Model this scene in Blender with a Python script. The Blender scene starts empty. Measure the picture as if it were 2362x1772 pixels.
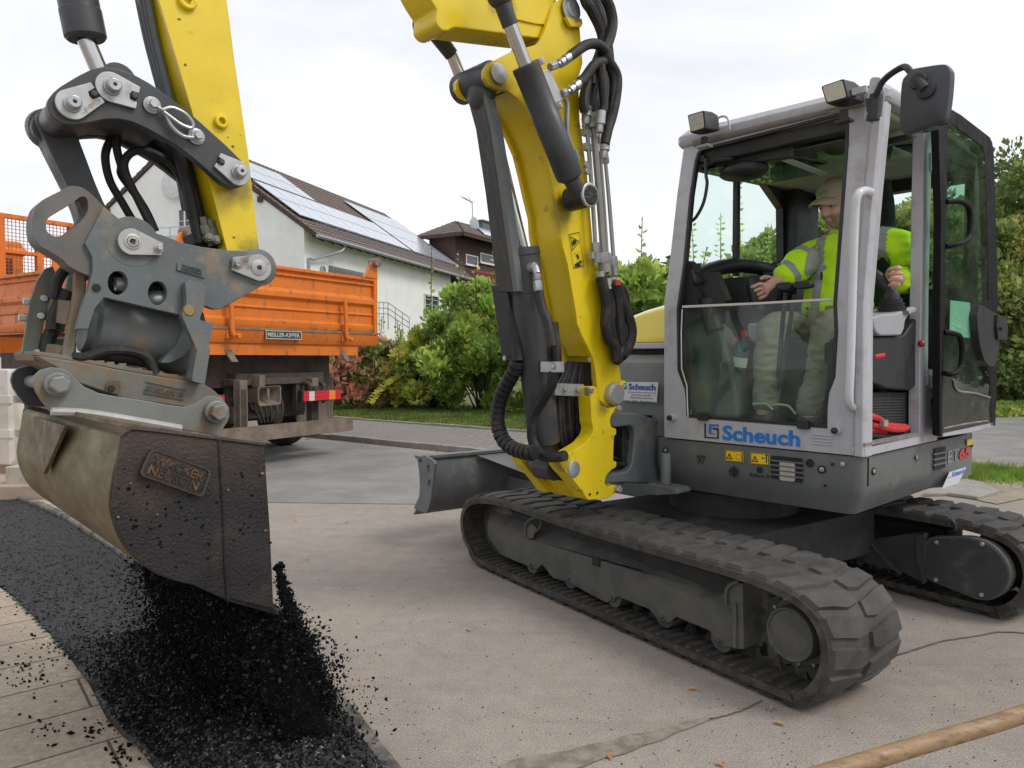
import bpy, bmesh, math, random
from mathutils import Vector, Matrix, geometry, noise
V=Vector; rad=math.radians; PI=math.pi
random.seed(7)
sc=bpy.context.scene; col=sc.collection
# ------------------------------------------------------------------ camera
F=1680.; CX=1181.; CY=886.; PIT=math.atan(58/1680); H=1.3
cam=bpy.data.cameras.new('camera'); cam.sensor_width=36; cam.lens=F/2362*36; cam.clip_start=.05; cam.clip_end=3000
co=bpy.data.objects.new('camera',cam); col.objects.link(co); co.location=(0,0,H); co.rotation_euler=(PI/2-PIT,0,0)
sc.camera=co; sc.render.resolution_x=1024; sc.render.resolution_y=768
# ------------------------------------------------------------------ light
SUN_EL,SUN_AZ=rad(48),rad(112)      # azimuth from +Y towards +X
w=bpy.data.worlds.new('World'); sc.world=w; w.use_nodes=True; N=w.node_tree.nodes; LK=w.node_tree.links
for n in list(N): N.remove(n)
wo=N.new('ShaderNodeOutputWorld'); bg=N.new('ShaderNodeBackground'); bg2=N.new('ShaderNodeBackground'); ad=N.new('ShaderNodeMixShader')
sky=N.new('ShaderNodeTexSky'); sky.sky_type='NISHITA'; sky.sun_disc=False; sky.sun_elevation=SUN_EL; sky.sun_rotation=SUN_AZ; sky.dust_density=3
LK.new(sky.outputs[0],bg.inputs[0]); bg.inputs[1].default_value=.12
tc=N.new('ShaderNodeTexCoord'); mp=N.new('ShaderNodeMapping'); mp.inputs['Scale'].default_value=(1,1,2.6)
nz=N.new('ShaderNodeTexNoise'); nz.inputs['Scale'].default_value=1.7; nz.inputs['Detail'].default_value=7; nz.inputs['Roughness'].default_value=.55; nz.inputs['Distortion'].default_value=.5
cr=N.new('ShaderNodeValToRGB'); cr.color_ramp.elements[0].position=.33; cr.color_ramp.elements[0].color=(.60,.62,.67,1); cr.color_ramp.elements[1].position=.66; cr.color_ramp.elements[1].color=(.83,.83,.845,1)
LK.new(tc.outputs['Generated'],mp.inputs[0]); LK.new(mp.outputs[0],nz.inputs[0]); LK.new(nz.outputs[0],cr.inputs[0]); LK.new(cr.outputs[0],bg2.inputs[0]); bg2.inputs[1].default_value=1.0
ad.inputs[0].default_value=.93; LK.new(bg.outputs[0],ad.inputs[1]); LK.new(bg2.outputs[0],ad.inputs[2]); LK.new(ad.outputs[0],wo.inputs[0])
sl=bpy.data.lights.new('sun','SUN'); sl.energy=1.3; sl.angle=rad(22); sl.color=(1,.97,.92)
so=bpy.data.objects.new('sun',sl); col.objects.link(so)
so.rotation_euler=V((-math.sin(SUN_AZ)*math.cos(SUN_EL),-math.cos(SUN_AZ)*math.cos(SUN_EL),-math.sin(SUN_EL))).to_track_quat('-Z','Y').to_euler()
sc.view_settings.view_transform='Standard'; sc.view_settings.look='None'; sc.view_settings.exposure=0.46; sc.view_settings.gamma=1
# ------------------------------------------------------------------ measuring helpers: a measured direction meets a named plane of the place
UPV=V((0,math.sin(PIT),math.cos(PIT))); FW=V((0,math.cos(PIT),-math.sin(PIT)))
def ray(p): return V((1,0,0))*((p[0]-CX)/F)-UPV*((p[1]-CY)/F)+FW
KK={1:(0,0,.3737),2:(0,500,.4069),3:(0,900,.5257),4:(900,0,.3738),5:(900,560,.40994),6:(1500,140,.3897),7:(1500,600,.39182),8:(1040,1080,.5977),9:(560,340,.43395),10:(1750,380,.40396),11:(1060,760,.25316),12:(960,480,.27125),13:(2000,200,.30142),14:(2050,900,.16874),15:(1540,300,.27728),16:(1560,680,.20492),17:(440,760,.20796),18:(0,560,.20494),19:(2000,1040,.2652),20:(1660,1350,.19892),21:(0,1300,.28458),22:(1060,1100,.19892),23:(0,780,.25316)}
def K(k,*pts):
    x,y,s=KK[k]; return [(x+s*a,y+s*b) for a,b in pts]
class Fr:
    def __init__(s,O,ang):
        s.O=V(O); s.ang=rad(ang); c,n=math.cos(s.ang),math.sin(s.ang)
        s.R=Matrix(((c,n,0),(-n,c,0),(0,0,1))); s.c=s.R@(V((0,0,H))-s.O)
    def pl(s,ax,c,pts):
        r=[]
        for p in pts:
            d=s.R@ray(p); r.append(s.c+d*((c-s.c[ax])/d[ax]))
        return r
    def p1(s,ax,c,p): return s.pl(ax,c,[p])[0]
    def root(s,name,label,cat,group=None):
        o=bpy.data.objects.new(name,None); col.objects.link(o); o.location=s.O; o.rotation_euler=(0,0,s.ang); o.empty_display_size=.2
        tag(o,label,cat,group); return o
    def M(s): return Matrix.Translation(s.O)@Matrix.Rotation(s.ang,4,'Z')
WF=Fr((0,0,0),0)
def G(*pts,z=0.): return WF.pl(2,z,pts)
def tag(o,label=None,cat=None,group=None,kind=None):
    if label: o['label']=label
    if cat: o['category']=cat
    if group: o['group']=group
    if kind: o['kind']=kind
    return o
# ------------------------------------------------------------------ mesh builder
def catmull(P,sub=6,closed=False):
    P=[V(p) for p in P]; n=len(P)
    if n<3: return P
    out=[]; rng=n if closed else n-1
    for i in range(rng):
        if closed: a,b,c,d=P[(i-1)%n],P[i],P[(i+1)%n],P[(i+2)%n]
        else: a,b,c,d=P[max(i-1,0)],P[i],P[i+1],P[min(i+2,n-1)]
        for k in range(sub):
            t=k/sub; out.append(.5*((2*b)+(c-a)*t+(2*a-5*b+4*c-d)*t*t+(3*b-a-3*c+d)*t**3))
    if not closed: out.append(P[-1])
    return out
def sm2(pts,sub=4): return [tuple(p) for p in catmull([V((p[0],p[1],0)).to_3d() for p in pts],sub,True)]
def rnd(pts,r,seg=4):
    """round the corners of a closed polyline (3d points)"""
    n=len(pts); out=[]
    for i in range(n):
        a,b,c=V(pts[i-1]),V(pts[i]),V(pts[(i+1)%n]); d1=a-b; d2=c-b
        rr=min(r,d1.length*.45,d2.length*.45); p,q=b+d1.normalized()*rr,b+d2.normalized()*rr
        for k in range(seg+1):
            t=k/seg; out.append((1-t)**2*p+2*t*(1-t)*b+t*t*q)
    return out
class MB:
    def __init__(s): s.v=[]; s.f=[]; s.m=[]; s.T=None
    def add(s,vs,fs,mi=0):
        b=len(s.v)
        for p in vs: s.v.append(s.T@V(p) if s.T else V(p))
        for f in fs: s.f.append([b+i for i in f]); s.m.append(mi)
    def prism(s,pts,vec,mi=0,holes=(),ms=None):
        pts=[V(p) for p in pts]; vec=V(vec); loops=[pts]+[[V(p) for p in h] for h in holes]
        vs=[p for l in loops for p in l]; n=len(vs); fs=[]
        tr=geometry.tessellate_polygon(loops) if holes else [tuple(range(n))]
        for t in tr: fs.append(list(t)); fs.append([i+n for i in reversed(t)])
        s.add(vs+[p+vec for p in vs],fs,mi)
        b=len(s.v)-2*n; o=0
        for l in loops:
            m=len(l)
            for i in range(m):
                j=(i+1)%m; s.f.append([b+o+i,b+o+j,b+o+j+n,b+o+i+n]); s.m.append(mi if ms is None else ms)
            o+=m
        return s
    def ribbon(s,o,i,vec,mi=0,closed=True):
        """frame between an outer and an inner polyline, thickness vec"""
        n=len(o); vec=V(vec); vs=[V(p) for p in o]+[V(p) for p in i]; vs+=[p+vec for p in vs]; fs=[]
        for k in range(n if closed else n-1):
            j=(k+1)%n
            fs+=[[k,j,n+j,n+k],[2*n+k,3*n+k,3*n+j,2*n+j],[k,2*n+k,2*n+j,j],[n+k,n+j,3*n+j,3*n+k]]
        if not closed: fs+=[[0,n,3*n,2*n],[n-1,3*n-1,4*n-1,2*n-1]]
        s.add(vs,fs,mi)
    def box(s,c,sz,mi=0,R=None):
        c=V(c); h=V(sz)*.5; vs=[V((x*h.x,y*h.y,z*h.z)) for x in(-1,1) for y in(-1,1) for z in(-1,1)]
        if R is not None: vs=[R@p for p in vs]
        s.add([p+c for p in vs],[[0,1,3,2],[4,6,7,5],[0,4,5,1],[2,3,7,6],[0,2,6,4],[1,5,7,3]],mi)
    def bx(s,lo,hi,mi=0): s.box((V(lo)+V(hi))/2,[abs(b-a) for a,b in zip(lo,hi)],mi)
    def lathe(s,p0,ax,prof,n=24,mi=0,cap=True):
        p0=V(p0); ax=V(ax).normalized(); t=ax.orthogonal().normalized(); b=ax.cross(t); vs=[];fs=[]
        for d,r in prof:
            for k in range(n):
                a=2*PI*k/n; vs.append(p0+ax*d+(t*math.cos(a)+b*math.sin(a))*r)
        for i in range(len(prof)-1):
            for k in range(n): fs.append([i*n+k,i*n+(k+1)%n,(i+1)*n+(k+1)%n,(i+1)*n+k])
        if cap: fs+=[list(range(n))[::-1],[(len(prof)-1)*n+k for k in range(n)]]
        s.add(vs,fs,mi)
    def cyl(s,p0,p1,r0,r1=None,n=24,mi=0):
        d=V(p1)-V(p0); s.lathe(p0,d,[(0,r0),(d.length,r0 if r1 is None else r1)],n,mi)
    def hexn(s,p,ax,r,h,mi=0): s.lathe(p,ax,[(0,r),(h*.85,r),(h,r*.86)],6,mi)
    def tube(s,pts,r,n=10,mi=0,sub=6,closed=False,rf=None):
        P=catmull(pts,sub,closed) if sub>1 else [V(p) for p in pts]; m=len(P); vs=[];fs=[]
        t0=(P[1]-P[0]).normalized(); nn=t0.orthogonal().normalized()
        for i in range(m):
            a=P[i-1] if (i>0 or closed) else P[0]; b=P[(i+1)%m] if (i<m-1 or closed) else P[i]
            t=(b-a).normalized(); nn=(nn-t*nn.dot(t)); nn=nn.normalized() if nn.length>1e-6 else t.orthogonal().normalized(); bb=t.cross(nn)
            rr=r if rf is None else rf(i/(m-1))*r
            for k in range(n):
                an=2*PI*k/n; vs.append(P[i]+(nn*math.cos(an)+bb*math.sin(an))*rr)
        for i in range(m if closed else m-1):
            for k in range(n): fs.append([i*n+k,i*n+(k+1)%n,((i+1)%m)*n+(k+1)%n,((i+1)%m)*n+k])
        if not closed: fs+=[list(range(n))[::-1],[(m-1)*n+k for k in range(n)]]
        s.add(vs,fs,mi)
    def ball(s,c,r,mi=0,n=16,m=10,fn=None):
        c=V(c); r=V(r) if hasattr(r,'__len__') else V((r,r,r)); vs=[];fs=[]
        for i in range(m+1):
            th=PI*i/m
            for k in range(n):
                ph=2*PI*k/n; d=V((math.sin(th)*math.cos(ph),math.sin(th)*math.sin(ph),math.cos(th)))
                q=V((d.x*r.x,d.y*r.y,d.z*r.z))
                if fn: q=fn(d,q)
                vs.append(c+q)
        for i in range(m):
            for k in range(n): fs.append([i*n+k,(i+1)*n+k,(i+1)*n+(k+1)%n,i*n+(k+1)%n])
        s.add(vs,fs,mi)
    def loft(s,rings,mi=0,closed=True,cap=True):
        n=len(rings[0]); vs=[p for r in rings for p in r]; fs=[]
        for i in range(len(rings)-1):
            for k in range(n if closed else n-1): fs.append([i*n+k,i*n+(k+1)%n,(i+1)*n+(k+1)%n,(i+1)*n+k])
        if cap and closed: fs+=[list(range(n))[::-1],[(len(rings)-1)*n+k for k in range(n)]]
        s.add(vs,fs,mi)
    def text(s,body,p,xd,yd,w=None,h=None,bold=0.,ext=.002,mi=0,shear=0):
        """lettering with its lower left corner at p, width w and/or height h"""
        cu=bpy.data.curves.new('t','FONT'); cu.body=body; cu.size=1; cu.offset=bold; cu.shear=shear; cu.resolution_u=3; cu.extrude=.5
        ob=bpy.data.objects.new('t',cu); col.objects.link(ob); bpy.context.view_layer.update()
        me=ob.to_mesh(); vs=[v.co.copy() for v in me.vertices]; fs=[list(q.vertices) for q in me.polygons]; ob.to_mesh_clear()
        bpy.data.objects.remove(ob); bpy.data.curves.remove(cu)
        x0=min(v.x for v in vs); x1=max(v.x for v in vs); y0=min(v.y for v in vs); y1=max(v.y for v in vs)
        sx=w/(x1-x0) if w else None; sy=h/(y1-y0) if h else sx; sx=sx or sy
        xd=V(xd).normalized(); yd=V(yd).normalized(); zd=xd.cross(yd)
        s.add([V(p)+xd*((v.x-x0)*sx)+yd*((v.y-y0)*sy)+zd*(v.z*ext) for v in vs],fs,mi)
SPLIT=set('tie_down_plate pin_boss grille_opening recess pipe_clamp screw screen_catch screen_latch stop_bolt guard_bolt bolt_hole threaded_hole hose_fitting roof_bolt speaker_grille bumper_bracket bed_hook vent_louvre warning_sticker crimp_fitting hose_ferrule stop_cross_plate weld_lug coupler_spindle arm_boss steel_pipes blade_arm travel_levers arm_head foot_pedal eyes hair side_sticker track_frame_eye mudguard quick_fitting lamp_bracket carrier grille_bar boots bracket adapter_top_plate door_hinge eaves solar lens_set rust_chip'.split())
def islands(mb):
    par=list(range(len(mb.v)))
    def fd(i):
        while par[i]!=i: par[i]=par[par[i]]; i=par[i]
        return i
    for f in mb.f:
        a=fd(f[0])
        for i in f[1:]: par[fd(i)]=a
    gr={}
    for k,f in enumerate(mb.f): gr.setdefault(fd(f[0]),[]).append(k)
    L=[]
    for fs in gr.values():
        vs={i for k in fs for i in mb.f[k]}; lo=[min(mb.v[i][c] for i in vs) for c in range(3)]; hi=[max(mb.v[i][c] for i in vs) for c in range(3)]; L.append([fs,lo,hi])
    ch=True
    while ch:
        ch=False
        for i in range(len(L)):
            for j in range(i+1,len(L)):
                if all(L[i][1][c]-.003<=L[j][2][c] and L[j][1][c]-.003<=L[i][2][c] for c in range(3)):
                    L[i]=[L[i][0]+L[j][0],[min(a,b) for a,b in zip(L[i][1],L[j][1])],[max(a,b) for a,b in zip(L[i][2],L[j][2])]]; L.pop(j); ch=True; break
            if ch: break
    out=[]
    for fs,_,_ in L:
        m=MB(); mp={}
        for k in fs:
            f=[]
            for i in mb.f[k]:
                if i not in mp: mp[i]=len(m.v); m.v.append(mb.v[i])
                f.append(mp[i])
            m.f.append(f); m.m.append(mb.m[k])
        out.append(m)
    return out
def obj(name,mb,mats,parent=None,bev=0,seg=2,ang=35,M=None,label=None,sub=0,rn=True):
    if name in SPLIT and mb.f:
        r=None
        for m in islands(mb): r=obj1(name,m,mats,parent,bev,seg,ang,M,label,sub,rn)
        return r
    return obj1(name,mb,mats,parent,bev,seg,ang,M,label,sub,rn)
def obj1(name,mb,mats,parent=None,bev=0,seg=2,ang=35,M=None,label=None,sub=0,rn=True):
    me=bpy.data.meshes.new(name); me.from_pydata([tuple(v) for v in mb.v],[],mb.f)
    if not isinstance(mats,(list,tuple)): mats=[mats]
    for m in mats: me.materials.append(m)
    me.polygons.foreach_set('material_index',mb.m)
    if rn and len(mb.f)<60000:
        b=bmesh.new(); b.from_mesh(me); bmesh.ops.recalc_face_normals(b,faces=b.faces); b.to_mesh(me); b.free()
    me.polygons.foreach_set('use_smooth',[True]*len(me.polygons))
    o=bpy.data.objects.new(name,me); col.objects.link(o)
    if parent: o.parent=parent
    if M is not None: o.matrix_local=M
    if bev:
        b=o.modifiers.new('b','BEVEL'); b.width=bev; b.segments=seg; b.limit_method='ANGLE'; b.angle_limit=rad(38); b.harden_normals=True
    else: me.set_sharp_from_angle(angle=rad(ang))
    if sub:
        b=o.modifiers.new('s','SUBSURF'); b.levels=b.render_levels=sub
    if label: o['label']=label
    me.update(); return o
# ------------------------------------------------------------------ materials
def srgb(c): return tuple((x/255/12.92 if x/255<=.04045 else ((x/255+.055)/1.055)**2.4) for x in c)
def mat(name,c,rough=.5,metal=0,var=.12,scale=6,dirt=None,damt=.35,dscale=4,bump=.15,bscale=80,coat=0,dsharp=.08,bdist=.002,spec=.5,stretch=None,trans=0,rvar=.15,zs=None):
    m=bpy.data.materials.new(name); m.use_nodes=True; n=m.node_tree.nodes; l=m.node_tree.links; b=n['Principled BSDF']
    t=n.new('ShaderNodeTexCoord'); src=t.outputs['Object']
    if stretch:
        mpn=n.new('ShaderNodeMapping'); mpn.inputs['Scale'].default_value=stretch; l.new(src,mpn.inputs[0]); src=mpn.outputs[0]
    def noi(sc_,det=6,ro=.6):
        q=n.new('ShaderNodeTexNoise'); q.inputs['Scale'].default_value=sc_; q.inputs['Detail'].default_value=det; q.inputs['Roughness'].default_value=ro; l.new(src,q.inputs[0]); return q.outputs[0]
    r=n.new('ShaderNodeValToRGB'); l.new(noi(scale),r.inputs[0]); e=r.color_ramp.elements
    e[0].position=.3; e[1].position=.7; e[0].color=(*[x*(1-var) for x in c],1); e[1].color=(*[min(1,x*(1+var)) for x in c],1); out=r.outputs[0]
    if zs:   # a differently worn zone above (or below) a height, with a ragged border: (z, width, colour)
        sx=n.new('ShaderNodeSeparateXYZ'); l.new(t.outputs['Object'],sx.inputs[0]); am=n.new('ShaderNodeMath'); am.operation='MULTIPLY_ADD'; l.new(noi(7,8,.7),am.inputs[0]); am.inputs[1].default_value=.5; l.new(sx.outputs['Z'],am.inputs[2])
        zr=n.new('ShaderNodeMapRange'); l.new(am.outputs[0],zr.inputs[0]); zr.inputs[1].default_value=zs[0]+.25-zs[1]; zr.inputs[2].default_value=zs[0]+.25+zs[1]
        zx=n.new('ShaderNodeMixRGB'); l.new(zr.outputs[0],zx.inputs[0]); l.new(out,zx.inputs[1]); zx.inputs[2].default_value=(*zs[2],1); out=zx.outputs[0]
    mr=n.new('ShaderNodeMapRange'); l.new(noi(scale*1.7),mr.inputs[0]); mr.inputs[1].default_value=.3; mr.inputs[2].default_value=.7; mr.inputs[3].default_value=max(0,rough-rvar); mr.inputs[4].default_value=min(1,rough+rvar); ro=mr.outputs[0]
    if dirt:
        q=n.new('ShaderNodeValToRGB'); l.new(noi(dscale,9,.68),q.inputs[0]); th=.5+(.5-damt)*.36
        q.color_ramp.elements[0].position=max(0,th-dsharp); q.color_ramp.elements[1].position=th+dsharp; q.color_ramp.elements[0].color=(0,0,0,1); q.color_ramp.elements[1].color=(1,1,1,1)
        x=n.new('ShaderNodeMixRGB'); l.new(q.outputs[0],x.inputs[0]); l.new(out,x.inputs[1]); x.inputs[2].default_value=(*dirt,1); out=x.outputs[0]
        x2=n.new('ShaderNodeMixRGB'); l.new(q.outputs[0],x2.inputs[0]); l.new(ro,x2.inputs[1]); x2.inputs[2].default_value=(.85,.85,.85,1); ro=x2.outputs[0]
        if metal:
            x3=n.new('ShaderNodeMapRange'); l.new(q.outputs[0],x3.inputs[0]); x3.inputs[3].default_value=metal; x3.inputs[4].default_value=0; l.new(x3.outputs[0],b.inputs['Metallic'])
    elif metal: b.inputs['Metallic'].default_value=metal
    l.new(out,b.inputs['Base Color']); l.new(ro,b.inputs['Roughness']); b.inputs['Coat Weight'].default_value=coat; b.inputs['Specular IOR Level'].default_value=spec
    if trans: b.inputs['Transmission Weight'].default_value=trans
    if bump:
        bn=n.new('ShaderNodeBump'); bn.inputs['Strength'].default_value=bump; bn.inputs['Distance'].default_value=bdist; l.new(noi(bscale,4),bn.inputs['Height']); l.new(bn.outputs[0],b.inputs['Normal'])
    return m
def add_stains(m,pts,c=(.06,.042,.015),amt=.6):
    """old grease spread round the named pins, ragged with noise"""
    n=m.node_tree.nodes; l=m.node_tree.links; b=n['Principled BSDF']; out=b.inputs['Base Color'].links[0].from_socket
    t=n.new('ShaderNodeTexCoord'); nz=n.new('ShaderNodeTexNoise'); nz.inputs['Scale'].default_value=16; nz.inputs['Detail'].default_value=8; nz.inputs['Roughness'].default_value=.7; l.new(t.outputs['Object'],nz.inputs[0])
    for p,r in pts:
        d=n.new('ShaderNodeVectorMath'); d.operation='DISTANCE'; l.new(t.outputs['Object'],d.inputs[0]); d.inputs[1].default_value=tuple(p)
        a=n.new('ShaderNodeMath'); a.operation='MULTIPLY_ADD'; l.new(nz.outputs[0],a.inputs[0]); a.inputs[1].default_value=-r*1.6; l.new(d.outputs['Value'],a.inputs[2])
        mr=n.new('ShaderNodeMapRange'); l.new(a.outputs[0],mr.inputs[0]); mr.inputs[1].default_value=r*.35; mr.inputs[2].default_value=-r*.35; mr.inputs[3].default_value=0; mr.inputs[4].default_value=amt
        x=n.new('ShaderNodeMixRGB'); l.new(mr.outputs[0],x.inputs[0]); l.new(out,x.inputs[1]); x.inputs[2].default_value=(*c,1); out=x.outputs[0]
    l.new(out,b.inputs['Base Color'])
def emis(name,c,s=1):
    m=bpy.data.materials.new(name); m.use_nodes=True; b=m.node_tree.nodes['Principled BSDF']; b.inputs['Emission Color'].default_value=(*c,1); b.inputs['Emission Strength'].default_value=s; return m
def glass(name,tint,rough=.0,dirty=.05,fres=1.45):
    m=bpy.data.materials.new(name); m.use_nodes=True; n=m.node_tree.nodes; l=m.node_tree.links; n.clear()
    o=n.new('ShaderNodeOutputMaterial'); tr=n.new('ShaderNodeBsdfTransparent'); tr.inputs[0].default_value=(*tint,1)
    gl=n.new('ShaderNodeBsdfGlossy'); gl.inputs['Roughness'].default_value=rough; fr=n.new('ShaderNodeFresnel'); fr.inputs[0].default_value=fres
    mx=n.new('ShaderNodeMixShader'); ge=n.new('ShaderNodeNewGeometry'); iv=n.new('ShaderNodeMath'); iv.operation='SUBTRACT'; iv.inputs[0].default_value=1; l.new(ge.outputs['Backfacing'],iv.inputs[1]); mu=n.new('ShaderNodeMath'); mu.operation='MULTIPLY'; l.new(fr.outputs[0],mu.inputs[0]); l.new(iv.outputs[0],mu.inputs[1]); l.new(mu.outputs[0],mx.inputs[0]); l.new(tr.outputs[0],mx.inputs[1]); l.new(gl.outputs[0],mx.inputs[2])
    df=n.new('ShaderNodeBsdfDiffuse'); df.inputs[0].default_value=(.55,.6,.55,1); t=n.new('ShaderNodeTexCoord'); nz=n.new('ShaderNodeTexNoise'); nz.inputs['Scale'].default_value=5; nz.inputs['Detail'].default_value=8; l.new(t.outputs['Object'],nz.inputs[0])
    mr=n.new('ShaderNodeMapRange'); mr.inputs[1].default_value=.35; mr.inputs[2].default_value=.8; mr.inputs[3].default_value=dirty*.2; mr.inputs[4].default_value=dirty*2; l.new(nz.outputs[0],mr.inputs[0])
    m2=n.new('ShaderNodeMixShader'); l.new(mr.outputs[0],m2.inputs[0]); l.new(mx.outputs[0],m2.inputs[1]); l.new(df.outputs[0],m2.inputs[2]); l.new(m2.outputs[0],o.inputs[0]); return m
RUST=(.12,.065,.035); MUD=(.19,.165,.14)
yel=mat('yellow_paint',(.72,.53,.008),.38,var=.07,dirt=(.16,.11,.03),damt=.03,dscale=5,dsharp=.05,bump=.12,bscale=60,coat=.15)
yelc=mat('yellow_casting',(.74,.55,.008),.5,var=.08,dirt=(.10,.07,.03),damt=.1,dscale=7,dsharp=.05,bump=.5,bscale=130,bdist=.003)
dgrey=mat('dark_grey_paint',(.042,.045,.049),.45,var=.15,dirt=(.10,.09,.075),damt=.12,dscale=5,bump=.15,bscale=90)
mgrey=mat('machine_grey_paint',(.125,.136,.136),.42,var=.1,scale=3,dirt=(.17,.155,.13),damt=.18,dscale=6,bump=.12,bscale=110)
cgrey=mat('cast_grey',(.12,.135,.14),.55,var=.14,dirt=(.2,.16,.11),damt=.2,dscale=9,bump=.5,bscale=120,bdist=.003)
plgrey=mat('coupler_grey',(.10,.118,.12),.5,var=.15,scale=4,dirt=(.25,.19,.13),damt=.16,dscale=7,bump=.35,bscale=70,bdist=.003)
rustg=mat('rusty_grey_steel',(.15,.15,.125),.6,var=.3,scale=5,dirt=(.2,.11,.045),damt=.36,dscale=8,dsharp=.14,bump=.4,bscale=60,bdist=.003)
shell=mat('worn_bucket_shell',(.125,.08,.032),.38,zs=(.9,.13,(.20,.19,.10)),metal=.35,var=.4,scale=2.5,dirt=(.085,.05,.02),damt=.5,dscale=3,dsharp=.2,bump=.3,bscale=40,bdist=.002,stretch=(1,2,2.5))
bside=mat('tarred_bucket_side',(.014,.013,.013),.42,zs=(1.03,.09,(.055,.038,.028)),spec=.45,var=.4,scale=9,dirt=(.07,.04,.022),damt=.1,dscale=5,dsharp=.1,bump=.8,bscale=110,bdist=.004)
silv=mat('silver_paint',(.42,.42,.45),.38,metal=.0,var=.05,scale=3,dirt=(.27,.25,.23),damt=.12,dscale=8,dsharp=.12,bump=.05,coat=.2)
blk=mat('black_plastic',(.018,.018,.02),.5,var=.25,bump=.25,bscale=200)
blkg=mat('black_gloss_frame',(.009,.009,.010),.6,var=.2,bump=.1,spec=.15)
hose=mat('hose_rubber',(.011,.010,.010),.6,var=.4,dirt=(.06,.045,.035),damt=.2,dscale=12,bump=.6,bscale=150,bdist=.003)
rubber=mat('dusty_track_rubber',(.040,.038,.036),.75,var=.3,scale=7,dirt=(.082,.076,.069),damt=.38,dscale=6,dsharp=.14,bump=.5,bscale=80,bdist=.003)
rubin=mat('muddy_track_inside',(.040,.036,.031),.9,var=.25,dirt=(.078,.068,.056),damt=.4,dscale=14,bump=.6,bscale=60,bdist=.003)
under=mat('undercarriage_paint',(.07,.078,.072),.45,var=.2,dirt=(.12,.10,.075),damt=.33,dscale=6,dsharp=.1,bump=.4,bscale=60)
chrome=mat('chrome_rod',(.55,.55,.56),.18,metal=1,var=.05,bump=.02)
zinc=mat('zinc_steel',(.42,.43,.43),.38,metal=.55,var=.15,scale=12,dirt=(.16,.09,.05),damt=.08,dscale=14,bump=.15)
steelp=mat('steel_pipe',(.3,.3,.29),.4,metal=.5,var=.15,bump=.1)
dark=mat('dark_interior',(.012,.012,.013),.7,var=.3)
tar=mat('black_asphalt_clod',(.0045,.0045,.005),.8,var=.5,scale=30,bump=.4,bscale=90,spec=.12)
white=mat('white_plastic',(.60,.57,.51),.5,var=.05,dirt=(.45,.38,.3),damt=.25,dscale=4,dsharp=.2)
gls=glass('green_cab_glass',(.92,.985,.96),dirty=.012)
glsl=glass('dusty_lower_glass',(.86,.94,.90),dirty=.05,fres=1.5)
glw=glass('window_pane',(.5,.55,.6),fres=1.7)
# ================================================================== SETTING
def struct(name,mb,m,**k):
    o=obj(name,mb,m,**k); o['kind']='structure'; return o
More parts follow.
